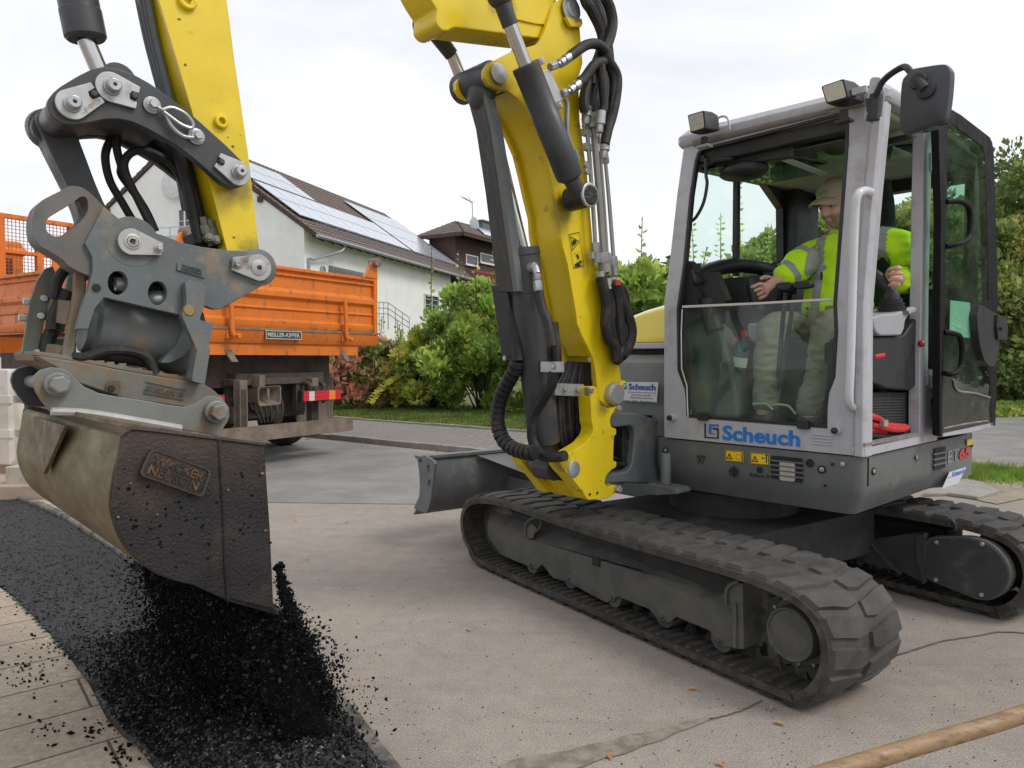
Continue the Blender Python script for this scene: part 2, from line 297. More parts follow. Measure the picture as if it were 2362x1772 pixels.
# ground sheet: worn pale asphalt, stains and aggregate
def ground_mat():
    m=bpy.data.materials.new('worn_road'); m.use_nodes=True; n=m.node_tree.nodes; l=m.node_tree.links; b=n['Principled BSDF']
    t=n.new('ShaderNodeTexCoord')
    def noi(s,d=8,r=.6,dist=0):
        q=n.new('ShaderNodeTexNoise'); q.inputs['Scale'].default_value=s; q.inputs['Detail'].default_value=d; q.inputs['Roughness'].default_value=r; q.inputs['Distortion'].default_value=dist; l.new(t.outputs['Object'],q.inputs[0]); return q.outputs[0]
    def ramp(i,*st):
        r=n.new('ShaderNodeValToRGB'); e=r.color_ramp.elements
        while len(e)<len(st): e.new(.5)
        for k,(p,c) in enumerate(st): e[k].position=p; e[k].color=(*c,1)
        l.new(i,r.inputs[0]); return r.outputs[0]
    def mix(f,a,c,mode='MIX'):
        x=n.new('ShaderNodeMixRGB'); x.blend_type=mode
        if isinstance(f,float): x.inputs[0].default_value=f
        else: l.new(f,x.inputs[0])
        l.new(a,x.inputs[1])
        if isinstance(c,tuple): x.inputs[2].default_value=(*c,1)
        else: l.new(c,x.inputs[2])
        return x.outputs[0]
    base=ramp(noi(.55,9,.62,.4),(.25,(.255,.226,.198)),(.5,(.32,.283,.247)),(.75,(.375,.328,.28)))
    fine=ramp(noi(150,3,.75),(.3,(.5,.5,.5)),(.5,(.95,.95,.95)),(.7,(1.38,1.35,1.32)))
    c=mix(1.,base,fine,'MULTIPLY')
    med=ramp(noi(9,7,.7),(.35,(.9,.9,.9)),(.65,(1.07,1.07,1.07))); c=mix(1.,c,med,'MULTIPLY')
    st=ramp(noi(1.1,9,.7,1.2),(.55,(0,0,0)),(.68,(1,1,1))); sm=n.new('ShaderNodeMath'); sm.operation='MULTIPLY'; l.new(st,sm.inputs[0]); sm.inputs[1].default_value=.4
    c=mix(sm.outputs[0],c,(.36,.29,.22))
    st2=ramp(noi(.8,8,.65,.8),(.30,(1,1,1)),(.40,(0,0,0))); s2=n.new('ShaderNodeMath'); s2.operation='MULTIPLY'; l.new(st2,s2.inputs[0]); s2.inputs[1].default_value=.35
    c=mix(s2.outputs[0],c,(.16,.15,.145))
    sp=ramp(noi(46,3,.6),(.66,(0,0,0)),(.70,(1,1,1))); s3=n.new('ShaderNodeMath'); s3.operation='MULTIPLY'; l.new(sp,s3.inputs[0]); s3.inputs[1].default_value=.5
    c=mix(s3.outputs[0],c,(.08,.07,.065))
    mp=n.new('ShaderNodeMapping'); mp.inputs['Rotation'].default_value=(0,0,rad(-52)); mp.inputs['Scale'].default_value=(.35,6,1); l.new(t.outputs['Object'],mp.inputs[0]); q=n.new('ShaderNodeTexNoise'); q.inputs['Scale'].default_value=2.2; q.inputs['Detail'].default_value=7; q.inputs['Roughness'].default_value=.6; l.new(mp.outputs[0],q.inputs[0])
    c=mix(1.,c,ramp(q.outputs[0],(.34,(.92,.915,.91)),(.46,(1,1,1)),(.60,(1,1,1)),(.72,(1.05,1.045,1.04))),'MULTIPLY')
    l.new(c,b.inputs['Base Color']); b.inputs['Roughness'].default_value=.85; b.inputs['Specular IOR Level'].default_value=.3
    bn=n.new('ShaderNodeBump'); bn.inputs['Strength'].default_value=.6; bn.inputs['Distance'].default_value=.004; l.new(noi(120,4,.7),bn.inputs['Height']); l.new(bn.outputs[0],b.inputs['Normal'])
    return m
mb=MB(); mb.add([(-900,-60,0),(900,-60,0),(900,1500,0),(-900,1500,0)],[[0,1,2,3]]); struct('ground',mb,ground_mat(),rn=False)
def sheet(name,pts,m,z=.004,kind=True):
    mb=MB(); mb.add([(p[0],p[1],z) for p in pts],[list(range(len(pts)))]); o=struct(name,mb,m,rn=False); return o
# road further back is greyer asphalt
roadm=mat('grey_asphalt',(.19,.185,.182),.85,var=.14,scale=1.2,dirt=(.29,.27,.24),damt=.3,dscale=1.5,dsharp=.15,bump=.6,bscale=110,bdist=.004)
sheet('road',[G((905,1085))[0],G((1400,1030))[0],(9,16.5,0),(30,33,0),(30,24,0),(12,15.6,0),G((2362,1000))[0],G((2300,985))[0],G((2150,1010))[0],G((1300,1200))[0]],roadm,.004) if False else None
sheet('road',[(-7.5,7.9),(-3.2,6.6),(.3,6.4),(2.2,8.8),(5.6,8.9),(9,9.2),(16,11),(40,20),(40,30.9),(10.2,18.4),(8.3,16.1),(1.6,10.2),(-1.0,9.85),(-3.3,12.2),(-6,15)],roadm,.004)
# cracks and a dark repaired streak
crk=mat('damp_crack',(.12,.10,.09),.8,var=.4,scale=30)
def streak(P,wf,seed,m,name):
    random.seed(seed); pts=catmull([V(p) for p in G(*P)],9); L=[];R=[]
    for i,p in enumerate(pts):
        d=(pts[min(i+1,len(pts)-1)]-pts[max(i-1,0)]).normalized(); q=V((-d.y,d.x,0)); w_=wf(i/(len(pts)-1)); j=noise.noise(V((p.x*3,p.y*3,seed)))*w_*.9+random.uniform(-.002,.002)
        L.append(p+q*(w_*(.9+.35*noise.noise(V((p.x*9,p.y*9,1))))+j)); R.append(p-q*(w_*(.9+.35*noise.noise(V((p.x*9,p.y*9,9))))-j))
    mb=MB(); n=len(L); mb.add([(p.x,p.y,.004) for p in L+R],[[i,i+1,n+i+1,n+i] for i in range(n-1)]); return struct(name,mb,m,rn=False)
streak(K(8,(1200,900),(1130,935),(1060,958),(1000,972)),lambda t:.004,1,crk,'crack')
streak(K(8,(1010,968),(900,1000),(760,1045),(600,1085),(420,1125),(200,1175)),lambda t:.008+.05*min(1,t*1.6),2,mat('damp_brown_streak',(.20,.165,.13),.8,var=.25,scale=14,dirt=(.27,.24,.21),damt=.4,dscale=14,bump=.5),'stain')
streak(K(8,(1720,725),(1800,700),(1900,670),(2030,650),(2120,635),(2230,640)),lambda t:.006,3,crk,'crack')
# paved strip of grey setts with low kerbs, verge behind
def brick_mat(name,c1,c2,mortar,sx,sz,rot=0,ms=.02,bs=.5):
    m=bpy.data.materials.new(name); m.use_nodes=True; n=m.node_tree.nodes; l=m.node_tree.links; b=n['Principled BSDF']
    t=n.new('ShaderNodeTexCoord'); mp=n.new('ShaderNodeMapping'); mp.inputs['Rotation'].default_value=(0,0,rot); l.new(t.outputs['Object'],mp.inputs[0])
    nz=n.new('ShaderNodeTexNoise'); nz.inputs['Scale'].default_value=3; l.new(t.outputs['Object'],nz.inputs[0])
    br=n.new('ShaderNodeTexBrick'); l.new(mp.outputs[0],br.inputs[0]); br.inputs['Color1'].default_value=(*c1,1); br.inputs['Color2'].default_value=(*c2,1); br.inputs['Mortar'].default_value=(*mortar,1)
    br.inputs['Scale'].default_value=1; br.inputs['Brick Width'].default_value=sx; br.inputs['Row Height'].default_value=sz; br.inputs['Mortar Size'].default_value=ms; br.offset=bs
    n2=n.new('ShaderNodeTexNoise'); n2.inputs['Scale'].default_value=45; n2.inputs['Detail'].default_value=8; n2.inputs['Roughness'].default_value=.7; l.new(t.outputs['Object'],n2.inputs[0])
    r=n.new('ShaderNodeValToRGB'); r.color_ramp.elements[0].position=.3; r.color_ramp.elements[0].color=(.65,.63,.6,1); r.color_ramp.elements[1].position=.7; r.color_ramp.elements[1].color=(1.15,1.15,1.15,1); l.new(n2.outputs[0],r.inputs[0])
    x=n.new('ShaderNodeMixRGB'); x.blend_type='MULTIPLY'; x.inputs[0].default_value=1; l.new(br.outputs[0],x.inputs[1]); l.new(r.outputs[0],x.inputs[2]); l.new(x.outputs[0],b.inputs['Base Color'])
    b.inputs['Roughness'].default_value=.85; bn=n.new('ShaderNodeBump'); bn.inputs['Strength'].default_value=.5; bn.inputs['Distance'].default_value=.006; l.new(n2.outputs[0],bn.inputs['Height']); bn2=n.new('ShaderNodeBump'); bn2.inputs['Strength'].default_value=.8; bn2.inputs['Distance'].default_value=.008; bn2.invert=True; l.new(br.outputs['Fac'],bn2.inputs['Height']); l.new(bn.outputs[0],bn2.inputs['Normal']); l.new(bn2.outputs[0],b.inputs['Normal']); return m
sett=brick_mat('grey_setts',(.26,.24,.22),(.22,.205,.19),(.12,.11,.10),.2,.1,rad(-37),.006)
A0,A1=V((-9.5,19.6,0)),V((1.5,11.4,0)); d_=(A1-A0).normalized(); q_=V((-d_.y,d_.x,0))
PW=2.35
mb=MB(); mb.prism([A0-q_*PW,A1-q_*PW,A1,A0],(0,0,.05)); struct('pavement',mb,sett)
kb=mat('kerb_concrete',(.27,.25,.23),.85,var=.2,scale=5,bump=.6,bscale=60)
for nm,o1 in(('kerb',-PW-.1),('kerb',0)):
    mb=MB(); random.seed(3)
    for i in range(14):
        a=A0+d_*(i*1.0); 
        mb.prism([a+q_*o1,a+d_*.992+q_*o1,a+d_*.992+q_*(o1+.1),a+q_*(o1+.1)],(0,0,.085+random.uniform(-.006,.006)))
    struct(nm,mb,kb,bev=.008)
grassm=mat('lawn_soil',(.10,.13,.035),.9,var=.35,scale=3,dirt=(.13,.10,.05),damt=.3,dscale=5,dsharp=.2,bump=.5,bscale=40)
mb=MB(); B0=A0+q_*.1; B1=A1+q_*.1
mb.add([B0+V((0,0,.07)),B1+V((0,0,.07)),V((8.5,16.2,.07)),V((10.2,18.5,.1)),V((40,31,.3)),V((70,90,1.5)),V((-60,90,1.5)),B0+q_*12-d_*30+V((0,0,.4))],[[0,1,2,3,4,5,6,7]]); struct('lawn',mb,grassm,rn=False)
# patch of paving, earth and grass at the right behind the machine
sheet('sandy_edge',[G(K(19,(560,370))[0])[0],*G(*K(19,(760,230),(960,60),(1120,130),(1365,160),(1365,420),(1130,470),(940,430)))],mat('sandy_earth',(.30,.25,.19),.9,var=.2,scale=3,dirt=(.16,.12,.08),damt=.3,dscale=6,dsharp=.15,bump=.6),.008)
mb=MB(); mb.prism(G(*K(19,(480,400),(640,330),(850,268),(1010,300),(1150,375),(960,432),(700,395))),(0,0,.035)); tag(obj('paving_slab',mb,mat('old_slab',(.27,.25,.23),.85,var=.2,bump=.6),bev=.01),'broken grey paving slab lying flat behind the far track','paving slab')
# ---- left front: beige paving, fresh black asphalt strip, edging kerb
pav=brick_mat('beige_paving',(.43,.355,.275),(.37,.305,.24),(.10,.08,.06),.72,.30,rad(-39),.005,.37)
Lb=G((-900,1147),(-300,1250),(0,1368))+G(*K(3,(60,930),(130,1000),(290,1180),(330,1240),(390,1320),(430,1400),(470,1480),(540,1560),(600,1600),(660,1680),(760,1800)))
mb=MB(); base=[V((-14,3.5,0)),*[p for p in Lb[1:]],V((-.6,.3,0)),V((-14,-3,0))]
mb.prism([V((p[0],p[1],0)) for p in base],(0,0,.03)); struct('paving',mb,pav)
Kl=[V(p) for p in [(-9.5,9.6,0),(-6.6,8.05,0)]]+[V(p) for p in G((0,1140),(160,1203),(420,1370),(735,1592),(890,1764))]+[V((-.1,1.7,0)),V((.1,.6,0))]
Kc=catmull(Kl,6)
def off(P,o):
    r=[]
    for i,p in enumerate(P):
        d=(P[min(i+1,len(P)-1)]-P[max(i-1,0)]).normalized(); r.append(p+V((-d.y,d.x,0))*o)
    return r
mb=MB(); L0,L1=off(Kc,.0),off(Kc,-.06); 
mb.loft([[a+V((0,0,-.05)),a+V((0,0,.055)),a+(b-a)*.15+V((0,0,.066)),b+(a-b)*.15+V((0,0,.066)),b+V((0,0,.055)),b+V((0,0,-.05))] for a,b in zip(L0,L1)])
tag(obj('edging_kerb',mb,mat('edging_concrete',(.17,.155,.135),.85,var=.25,scale=12,dirt=(.05,.045,.04),damt=.3,dscale=9,bump=.7,bscale=70)),'thin curved concrete edging between the fresh black asphalt and the road','kerb')
tarm=mat('fresh_asphalt_bed',(.020,.020,.022),.5,var=.6,scale=60,dirt=(.03,.029,.03),damt=.4,dscale=30,bump=1,bscale=75,bdist=.012)
poly=[V((p.x,p.y,0)) for p in L1]; left=[V((p[0],p[1],0)) for p in base[:-2]]
def inside(p,P):
    c=False; n=len(P)
    for i in range(n):
        a,b=P[i],P[i-1]
        if (a.y>p[1])!=(b.y>p[1]) and p[0]<(b.x-a.x)*(p[1]-a.y)/(b.y-a.y)+a.x: c=not c
    return c
strip=poly+[V((-.6,.3,0))]+left[::-1]
mb=MB(); s_=.04; idx={}; 
def tz(x,y):
    z=.035+noise.noise(V((x*9,y*9,0)))*.012+noise.noise(V((x*33,y*33,3)))*.009
    return z+pile(x,y)
LIP=None
def pile(x,y):
    # heap under the bucket's lip
    h=0
    for (cx,cy,r,hh) in HEAP:
        d=((x-cx)**2+(y-cy)**2)**.5/r
        if d<1.6: h=max(h,hh*math.exp(-1.6*d*d)+.02*noise.noise(V((x*8,y*8,5))))
    return max(0,h)
HEAP=[]
# ================================================================== EXCAVATOR (a: towards the machine's right, b: forward, z up; origin under the cab's front left corner)
U=Fr((1.55865,3.2,0),132.7); EX=U.root('excavator','yellow and grey compact tracked excavator with silver cab, emptying its bucket of black asphalt','excavator')
AC=1.3
def A(a,*p): return U.pl(0,a,p)
def B(b,*p): return U.pl(1,b,p)
def Ak(a,k,*p): return U.pl(0,a,K(k,*p))
def Bk(b,k,*p): return U.pl(1,b,K(k,*p))
def part(name,mb,m,bev=0,parent=None,**k): return obj(name,mb,m,parent or EX,bev,**k)
XA=V((1,0,0)); XB=V((0,1,0)); XZ=V((0,0,1))
# ---------------- tracks
TF=Fr((1.024,2.661,0),124.2); TM=U.M().inverted()@TF.M()
prof=[(.06,0),(1.1,-.0),(2.14,0),(2.31,.05),(2.41,.14),(2.445,.25),(2.41,.36),(2.31,.435),(2.15,.475),(1.9,.492),(1.55,.485),(1.15,.48),(.7,.483),(.3,.487),(.08,.478),(-.07,.445),(-.155,.375),(-.19,.27),(-.175,.16),(-.12,.07),(-.04,.015)]
def resample(P,n):
    P=catmull([V((a,0,b)) for a,b in P],8,True); L=[0]
    for i in range(len(P)): L.append(L[-1]+(P[(i+1)%len(P)]-P[i]).length)
    out=[];k=0
    for i in range(n):
        d=L[-1]*i/n
        while L[k+1]<d: k+=1
        t=(d-L[k])/(L[k+1]-L[k]); out.append(P[k].lerp(P[(k+1)%len(P)],t))
    return out,L[-1]
def make_track(y0,wd,seed):
    random.seed(seed); NL=50; n=NL*4; P,Ln=resample(prof,n); mb=MB(); mb.T=TM@Matrix.Translation((0,y0,0))
    def fr_(i):
        t=(P[(i+1)%n]-P[(i-1)%n]).normalized(); nn=V((-t.z,0,t.x)) ; nn=V((t.z,0,-t.x)); return P[i%n],t,nn
    th=.03; lug=.019; w=-wd
    # belt: cross-section ring, outer surface a little below the lug tops
    rings=[]
    for i in range(n):
        p,t,nn=fr_(i); o=p-nn*lug
        sec=[(0,.012),(-.012,0),(w*.25,0),(w*.5,-.004),(w*.75,0),(w+.012,0),(w,.012),(w,th+.012),(w+.03,th),(w*.6,th),(w*.4,th),(-.03,th),(0,th+.012)]
        rings.append([V((o.x,y,o.z))-nn*d for y,d in sec])
    m=len(rings[0]); vs=[p for r in rings for p in r]; fs=[];mi=[]
    for i in range(n):
        for k in range(m): mb.f.append([i*m+k,i*m+(k+1)%m,((i+1)%n)*m+(k+1)%m,((i+1)%n)*m+k]); mb.m.append(1 if 6<=k<=12 else 0)
    mb.v+=[mb.T@p for p in vs]
    def at(s,y,h):
        s=s%n; i=int(s); f=s-i; p,t,nn=fr_(i); p2,_,n2=fr_(i+1); q=p.lerp(p2,f); q2=nn.lerp(n2,f).normalized()
        return V((q.x,y,q.z))+q2*(h-lug)
    for j in range(NL):
        for side in(0,1):
            s0=j*4+(2 if side else 0)+random.uniform(-.05,.05); sk=1.5
            ys=[-.004,w*.17,w*.36,w*.49] if not side else [w+.004,w*.83,w*.64,w*.51]
            dd=[0,.35,1.2,1.5]
            top=[];bot=[]
            wts=[2.9,3.05,3.0,2.3]
            A_=[];B_=[]
            for y,o,wt in zip(ys,dd,wts):
                A_.append((s0+o*1.0,y)); B_.append((s0+o+wt,y))
            loop=A_+B_[::-1]
            yc=sum(q[1] for q in loop)/8; scn=sum(q[0] for q in loop)/8
            bt=[at(s,y,-.004) for s,y in loop]; h=lug*random.uniform(.9,1.05)
            tp=[at(scn+(s-scn)*.83+random.uniform(-.05,.05),yc+(y-yc)*(.93)+random.uniform(-.003,.003),h-(.006 if k in(0,7) else 0)-random.choice((0,0,0,.002,.004))) for k,(s,y) in enumerate(loop)]
            mb.add(bt+tp,[list(range(8))[::-1],[8,9,14,15],[9,10,13,14],[10,11,12,13]]+[[k,(k+1)%8,8+(k+1)%8,8+k] for k in range(8)],0)
    # inner cross ribs and guide horns
    for j in range(NL*2):
        s=j*2
        for (ya,yb) in((-.035,w*.36),(w*.64,w+.035)):
            q=[at(s-.45,ya,-th-.001),at(s+.45,ya,-th-.001),at(s+.45,yb,-th-.001),at(s-.45,yb,-th-.001)]; t2=[at(s-.3,ya-.005*(1 if ya>yb else -1),-th-.008),at(s+.3,ya-.005,-th-.008),at(s+.3,yb,-th-.008),at(s-.3,yb,-th-.008)]
            mb.add(q+t2,[[4,5,6,7],[0,1,5,4],[1,2,6,5],[2,3,7,6],[3,0,4,7]],1)
        if j%2==0:
            for yc in(w*.42,w*.58):
                q=[at(s+a_,yc+b_,-th) for a_,b_ in((-.8,.018),(.8,.018),(.8,-.018),(-.8,-.018))]; t2=[at(s+a_*.4,yc+b_*.5,-th-.05) for a_,b_ in((-.8,.018),(.8,.018),(.8,-.018),(-.8,-.018))]
                mb.add(q+t2,[[4,5,6,7],[0,1,5,4],[1,2,6,5],[2,3,7,6],[3,0,4,7]],1)
    return part('rubber_track',mb,[rubber,rubin],ang=30,rn=False)
make_track(0,.46,1); make_track(-1.66,.46,2)
def Tk(y,k,*p): return [TM@q for q in TF.pl(1,y,K(k,*p))]
def tm(x,y,z): return TM@V((x,y,z))
TY=(TM.to_3x3()@V((0,1,0)))
# near track frame
mb=MB()
fb=Tk(-.09,8,(143,205),(143,265),(192,335),(330,392),(352,372),(395,425),(440,438),(470,450),(560,500),(600,520),(645,497),(765,545),(800,590),(840,600),(870,575),(1000,628),(1020,672),(1050,690),(1098,694),(1098,560),(700,395),(180,240))
mb.prism(fb,-TY*.05)
# chamfered top of the beam, leaning inward
e0=Tk(-.09,8,(143,205),(180,240),(700,395),(1098,560)); e1=Tk(-.15,8,(165,150),(205,172),(700,350),(1098,500)); 
mb.prism([*e0,*e1[::-1]],-TY*.04); 
e2=Tk(-.15,8,(165,150),(205,172),(700,350),(1098,500)); mb.prism([*e2,*[q-TY*.1 for q in e2[::-1]]],V((0,0,-.02)))
tf_=part('track_frame',mb,under,.003)
mb=MB(); mb.prism(Tk(-.083,8,(545,338),(572,345),(572,381),(545,374)),-TY*.004); part('slot',mb,dark,parent=tf_)
mb=MB(); pl_=Tk(-.06,8,(1060,480),(1070,455),(1100,440),(1125,445),(1130,700),(1087,697),(1088,560),(1062,520)); mb.prism(pl_,-TY*.16); mb.prism(Tk(-.05,8,(1086,520),(1100,525),(1100,697),(1086,693)),-TY*.02)
mb.tube(Tk(-.05,8,(1062,530),(1062,480),(1078,452),(1110,437)),.008)
mb.tube(Tk(-.08,8,(290,270),(288,225),(305,200),(335,190),(350,205),(340,235),(322,245)),.008)
mb.prism(Tk(-.083,8,(292,235),(310,215),(330,230),(315,272),(292,272)),-TY*.012)
part('tie_down_plate',mb,under,.003)
for x,y in((303,365),(450,420),(617,490),(812,565),(1032,655)):
    mb=MB(); p=Tk(-.10,8,(x+10,y+6))[0]; mb.cyl(p,p-TY*.26,.055); mb.lathe(p+TY*.012,-TY,[(0,.022),(.02,.024),(.03,.04)],20); mb.cyl(p+TY*.022,p,.009,n=10); r_=part('track_roller',mb,under,.003)
for x in(.62,1.55):
    mb=MB(); p=tm(x,-.17,.405); mb.cyl(p,p-TY*.15,.045); mb.cyl(p+TY*.0,p-TY*.01,.03); part('carrier_roller',mb,under,.003)
def idler(x,z,y,r,nm,m):
    mb=MB(); p=tm(x,y,z); mb.lathe(p,-TY,[(0,r*.5),(0.01,r*.9),(.02,r),(.045,r),(.05,r*1.06),(.13,r*1.06),(.135,r),(.16,r),(.17,r*.9),(.18,r*.5)],40); part(nm,mb,m,.002)
idler(2.21,.245,-.14,.185,'idler',under); idler(2.21,.245,-1.80,.185,'idler',under)
def sprocket(y0):
    mb=MB(); c=tm(.055,y0-.05,.245); R3=TM.to_3x3(); pts=[]; nt=17
    for k in range(nt*4):
        an=2*PI*k/(nt*4); r=(.188,.188,.165,.165)[k%4]; pts.append(c+R3@V((math.cos(an)*r,0,math.sin(an)*r)))
    mb.prism(pts,-TY*.04); mb.lathe(c+TY*.03,-TY,[(0,.12),(.0,.13),(.03,.14),(.08,.14)],32)
    for k in range(9):
        an=2*PI*k/9; q=c+R3@V((math.cos(an)*.152,0,math.sin(an)*.152)); mb.hexn(q+TY*.001,TY,.012,.01)
    s=part('sprocket',mb,under,.002)
    for k in range(12):
        an=2*PI*k/12; q=c+R3@V((math.cos(an)*.128,0,math.sin(an)*.128)); mbb=MB(); mbb.hexn(q+TY*.03,TY,.008,.008); part('bolt',mbb,zinc,parent=s)
    mb=MB(); mb.lathe(c+TY*.03,TY,[(0,.105),(.06,.105),(.07,.10),(.068,.094),(.06,.09),(.062,.0)],48); part('hub_cover',mb,under,.002,parent=s)
sprocket(-.13); sprocket(-2.0)
# inner side of near frame, undercarriage centre, far frame inner side
mb=MB(); 
for (y0,y1) in((-.14,-.36),(-1.80,-2.02)): mb.bx((.3,y1,.12),(2.05,y0,.38))
mb.T=TM; 
mb2=MB(); mb2.T=TM
for (y0,y1) in((-.15,-.34),(-1.82,-2.02)): mb2.bx((.3,y1,.13),(2.05,y0,.37))
mb2.prism([(.45,-.3,.16),(.75,-.3,.38),(1.5,-.3,.38),(1.8,-.3,.16)],(0,-.25,.0)); mb2.prism([(.45,-1.85,.14),(.7,-1.85,.36),(1.5,-1.85,.36),(1.8,-1.85,.16)],(0,.25,0))
mb2.prism([(.6,-.5,.2),(.6,-1.65,.2),(1.65,-1.65,.2),(1.65,-.5,.2)],(0,0,.25)); mb2.cyl((1.13,-1.08,.4),(1.13,-1.08,.575),.36,n=40)
part('undercarriage_centre',mb2,[mat('undercarriage_shade_black',(.022,.023,.025),.7,var=.2,dirt=(.05,.045,.04),damt=.2)],.01)  # shade under the body put into a near-black colour
mb=MB(); mb.prism(Tk(-1.66,8,(1380,290),(1560,285),(1790,250),(1820,262),(1820,440),(1640,350),(1500,310)),-TY*.1); mb.prism(Tk(-1.62,8,(1795,265),(1830,250),(1835,440),(1818,450),(1812,400),(1795,360)),-TY*.03)
mb.tube(Tk(-1.66,19,(700,640),(715,610),(745,610),(770,650),(775,700)),.008); part('far_track_frame',mb,dgrey,.004)
mb=MB(); cv=rnd(Tk(-1.62,19,(490,750),(900,745),(1080,800),(1210,930),(1265,1080),(1215,1230),(1080,1305),(960,1300),(480,1110)),.06,5); mb.prism(cv,-TY*.06)
fc=part('drive_cover_rim',mb,under,.008)
mb=MB(); cc=sum(cv,V())/len(cv); mb.prism([cc+(p-cc)*.93+TY*.004 for p in cv],-TY*.02); part('drive_cover',mb,dgrey,.003,parent=fc)
for p in((605,797),(1003,812),(600,1122),(998,1252)):
    mb=MB(); mb.hexn(Tk(-1.615,19,p)[0],TY,.011,.009); part('bolt',mb,zinc,parent=fc)
# ---------------- dozer blade: runs across the machine in front of the tracks
mb=MB(); mb.T=TM; bl=[(3.05,.19),(3.02,.22),(2.965,.30),(2.945,.40),(2.955,.5),(2.99,.615)]
ys0,ys1=.02,-2.14
fr2=[V((x,0,z)) for x,z in bl]; 
mb.prism([(x,ys0,z) for x,z in bl]+[(x-.022,ys0,z) for x,z in bl[::-1]],(0,ys1-ys0,0)); mb.bx((2.94,ys1,.595),(3.02,ys0,.617)); mb.bx((2.93,ys1,.36),(2.95,ys0,.38))
part('dozer_blade',mb,mat('blade_grey',(.13,.14,.145),.45,var=.1,dirt=(.25,.22,.18),damt=.2,dscale=8),.002)
def endp(y):
    mb=MB(); pts=TF.pl(1,y,K(5,(175,1205),(190,1195),(240,1225),(250,1245),(240,1350),(230,1430),(215,1500),(200,1524),(132,1495),(165,1420),(178,1330)))
    pts=[V((p.x,y,p.z)) for p in pts]
    hs=[[V((q.x,y,q.z)) for q in rnd(TF.pl(1,y,K(5,(208,1250),(222,1250),(222,1305),(208,1305))),.02)],[V((q.x,y,q.z)) for q in rnd(TF.pl(1,y,K(5,(214,1335),(226,1335),(226,1375),(214,1375))),.02)]]
    mb.T=TM; mb.prism(pts,(0,-.02,0),holes=hs); part('blade_end_plate',mb,cgrey,.002)
endp(.03); endp(-2.15)
mb=MB(); mb.T=TM
for y in(-.75,-1.4): mb.loft([[V((2.95,y-.04,.28)),V((2.95,y+.04,.28)),V((2.95,y+.04,.42)),V((2.95,y-.04,.42))],[V((2.0,y-.04,.3)),V((2.0,y+.04,.3)),V((2.0,y+.04,.4)),V((2.0,y-.04,.4))]])
mb.add([(2.94,-.45,.59),(2.94,-1.0,.59),(2.6,-.78,.44),(2.55,-.74,.44)],[[0,1,2,3]])
mb.cyl((2.2,-1.08,.38),(2.9,-1.08,.45),.045); part('blade_arm',mb,mgrey,.006)
# ---------------- house: grey skirt panels
def hz(b,z): return z
mb=MB()
sec=[(.0,.855),(.0,.715),(-.055,.582)]   # inset, z for the near faces
def plan(ins,r=.05):
    P=[V((1.14,-ins,0)),V((0+ins,-ins,0)),V((0+ins,-1.12,0)),V((.012,-1.22,0)),V((.012,-1.62,0)),V((.25+ins,-1.88+ins,0)),V((1.3,-2.02+ins,0)),V((2.0-ins,-1.7,0)),V((2.0-ins,-.55,0)),V((1.14,-.55,0))]
    return P
rings=[]
for ins,z in((.0,.862),(-.0,.72),(.02,.665),(.07,.585)):
    P=plan(ins+.012); P=rnd(P,.05,4); rings.append([V((p.x,p.y,z+(.03 if z<.6 and p.y<-1.2 else 0))) for p in P])
mb.loft(rings); skirt=part('body_skirt',mb,mgrey,.006)
# corner seam, holes, screws, slots on the skirt
mb=MB(); mb.bx((.0075,-.064,.73),(.02,-.058,.855)); 
part('panel_seam',mb,dark,parent=skirt)
fy=-.0075
def disc(mb,p,ax,r,h,mi=0): mb.lathe(p,ax,[(0,r),(h,r),(h+.001,r*.8)],20,mi)
mb=MB()
for x,y,r in((90,1120,.016),(1010,1233,.019),(940,1195,.019),(1072,1202,.007),(1030,1328,.007),(645,1235,.015)): disc(mb,Bk(fy,7,(x,y))[0],XB,r,.004,0)
for x,y,r in((1315,1243,.018),(1572,1165,.013),(1892,1090,.013)): disc(mb,Ak(.009,7,(x,y))[0],-XA,r,.004,0)
part('recess',mb,dark,parent=skirt)
mb=MB()
for x,y,r in((90,1120,.009),(1010,1233,.011),(1133,1202,.011)): disc(mb,Bk(fy+.004,7,(x,y))[0],XB,r,.004)
for x,y,r in((1315,1243,.01),(1568,1163,.012)): disc(mb,Ak(.005,7,(x,y))[0],-XA,r,.004)
part('screw',mb,zinc,parent=skirt)
# front grille with headlamp behind, round horn slots
def q4(b,k,x0,y0,x1,y1,y2,y3): return Bk(b,k,(x0,y0),(x1,y1),(x1,y2),(x0,y3))
mb=MB(); mb.prism(rnd(q4(fy,7,712,1150,897,1168,1312,1285),.01),XB*.003,0); mb.prism(rnd(Ak(.0075,7,(1672,1112),(1736,1098),(1734,1222),(1668,1240)),.006),-XA*.003)
for i in range(5):
    y=1222+i*12; wd=(16,28,32,28,16)[i]; mb.prism(Bk(fy,7,(493-wd,y-3-wd*.1),(493+wd,y-3+wd*.1),(493+wd,y+3+wd*.1),(493-wd,y+3-wd*.1)),XB*.003)
mb.prism(Bk(fy,7,(491,1212),(496,1212),(496,1280),(491,1280)),XB*.003)
part('grille_opening',mb,dark,parent=skirt)
mb=MB(); mb.prism(rnd(q4(fy+.004,7,762,1182,852,1192,1306,1296),.012),XB*.002); part('work_lamp_lens',mb,mat('old_lens',(.42,.4,.34),.3,var=.1,scale=30),parent=skirt)
mb=MB()
for i in range(4):
    t=(i+1)/5; y0=1150+t*135; y1=1168+t*144; mb.prism(Bk(fy+.003,7,(706,y0-3),(903,y1-3),(903,y1+5),(706,y0+5)),XB*.006)
for i in range(3):
    t=(i+1)/4; y0=1112+t*128; y1=1098+t*124; mb.prism(Ak(.0045,7,(1664,y0-4),(1740,y1-4),(1740,y1+5),(1664,y0+5)),-XA*.006)
part('grille_bar',mb,mgrey,.001,parent=skirt)
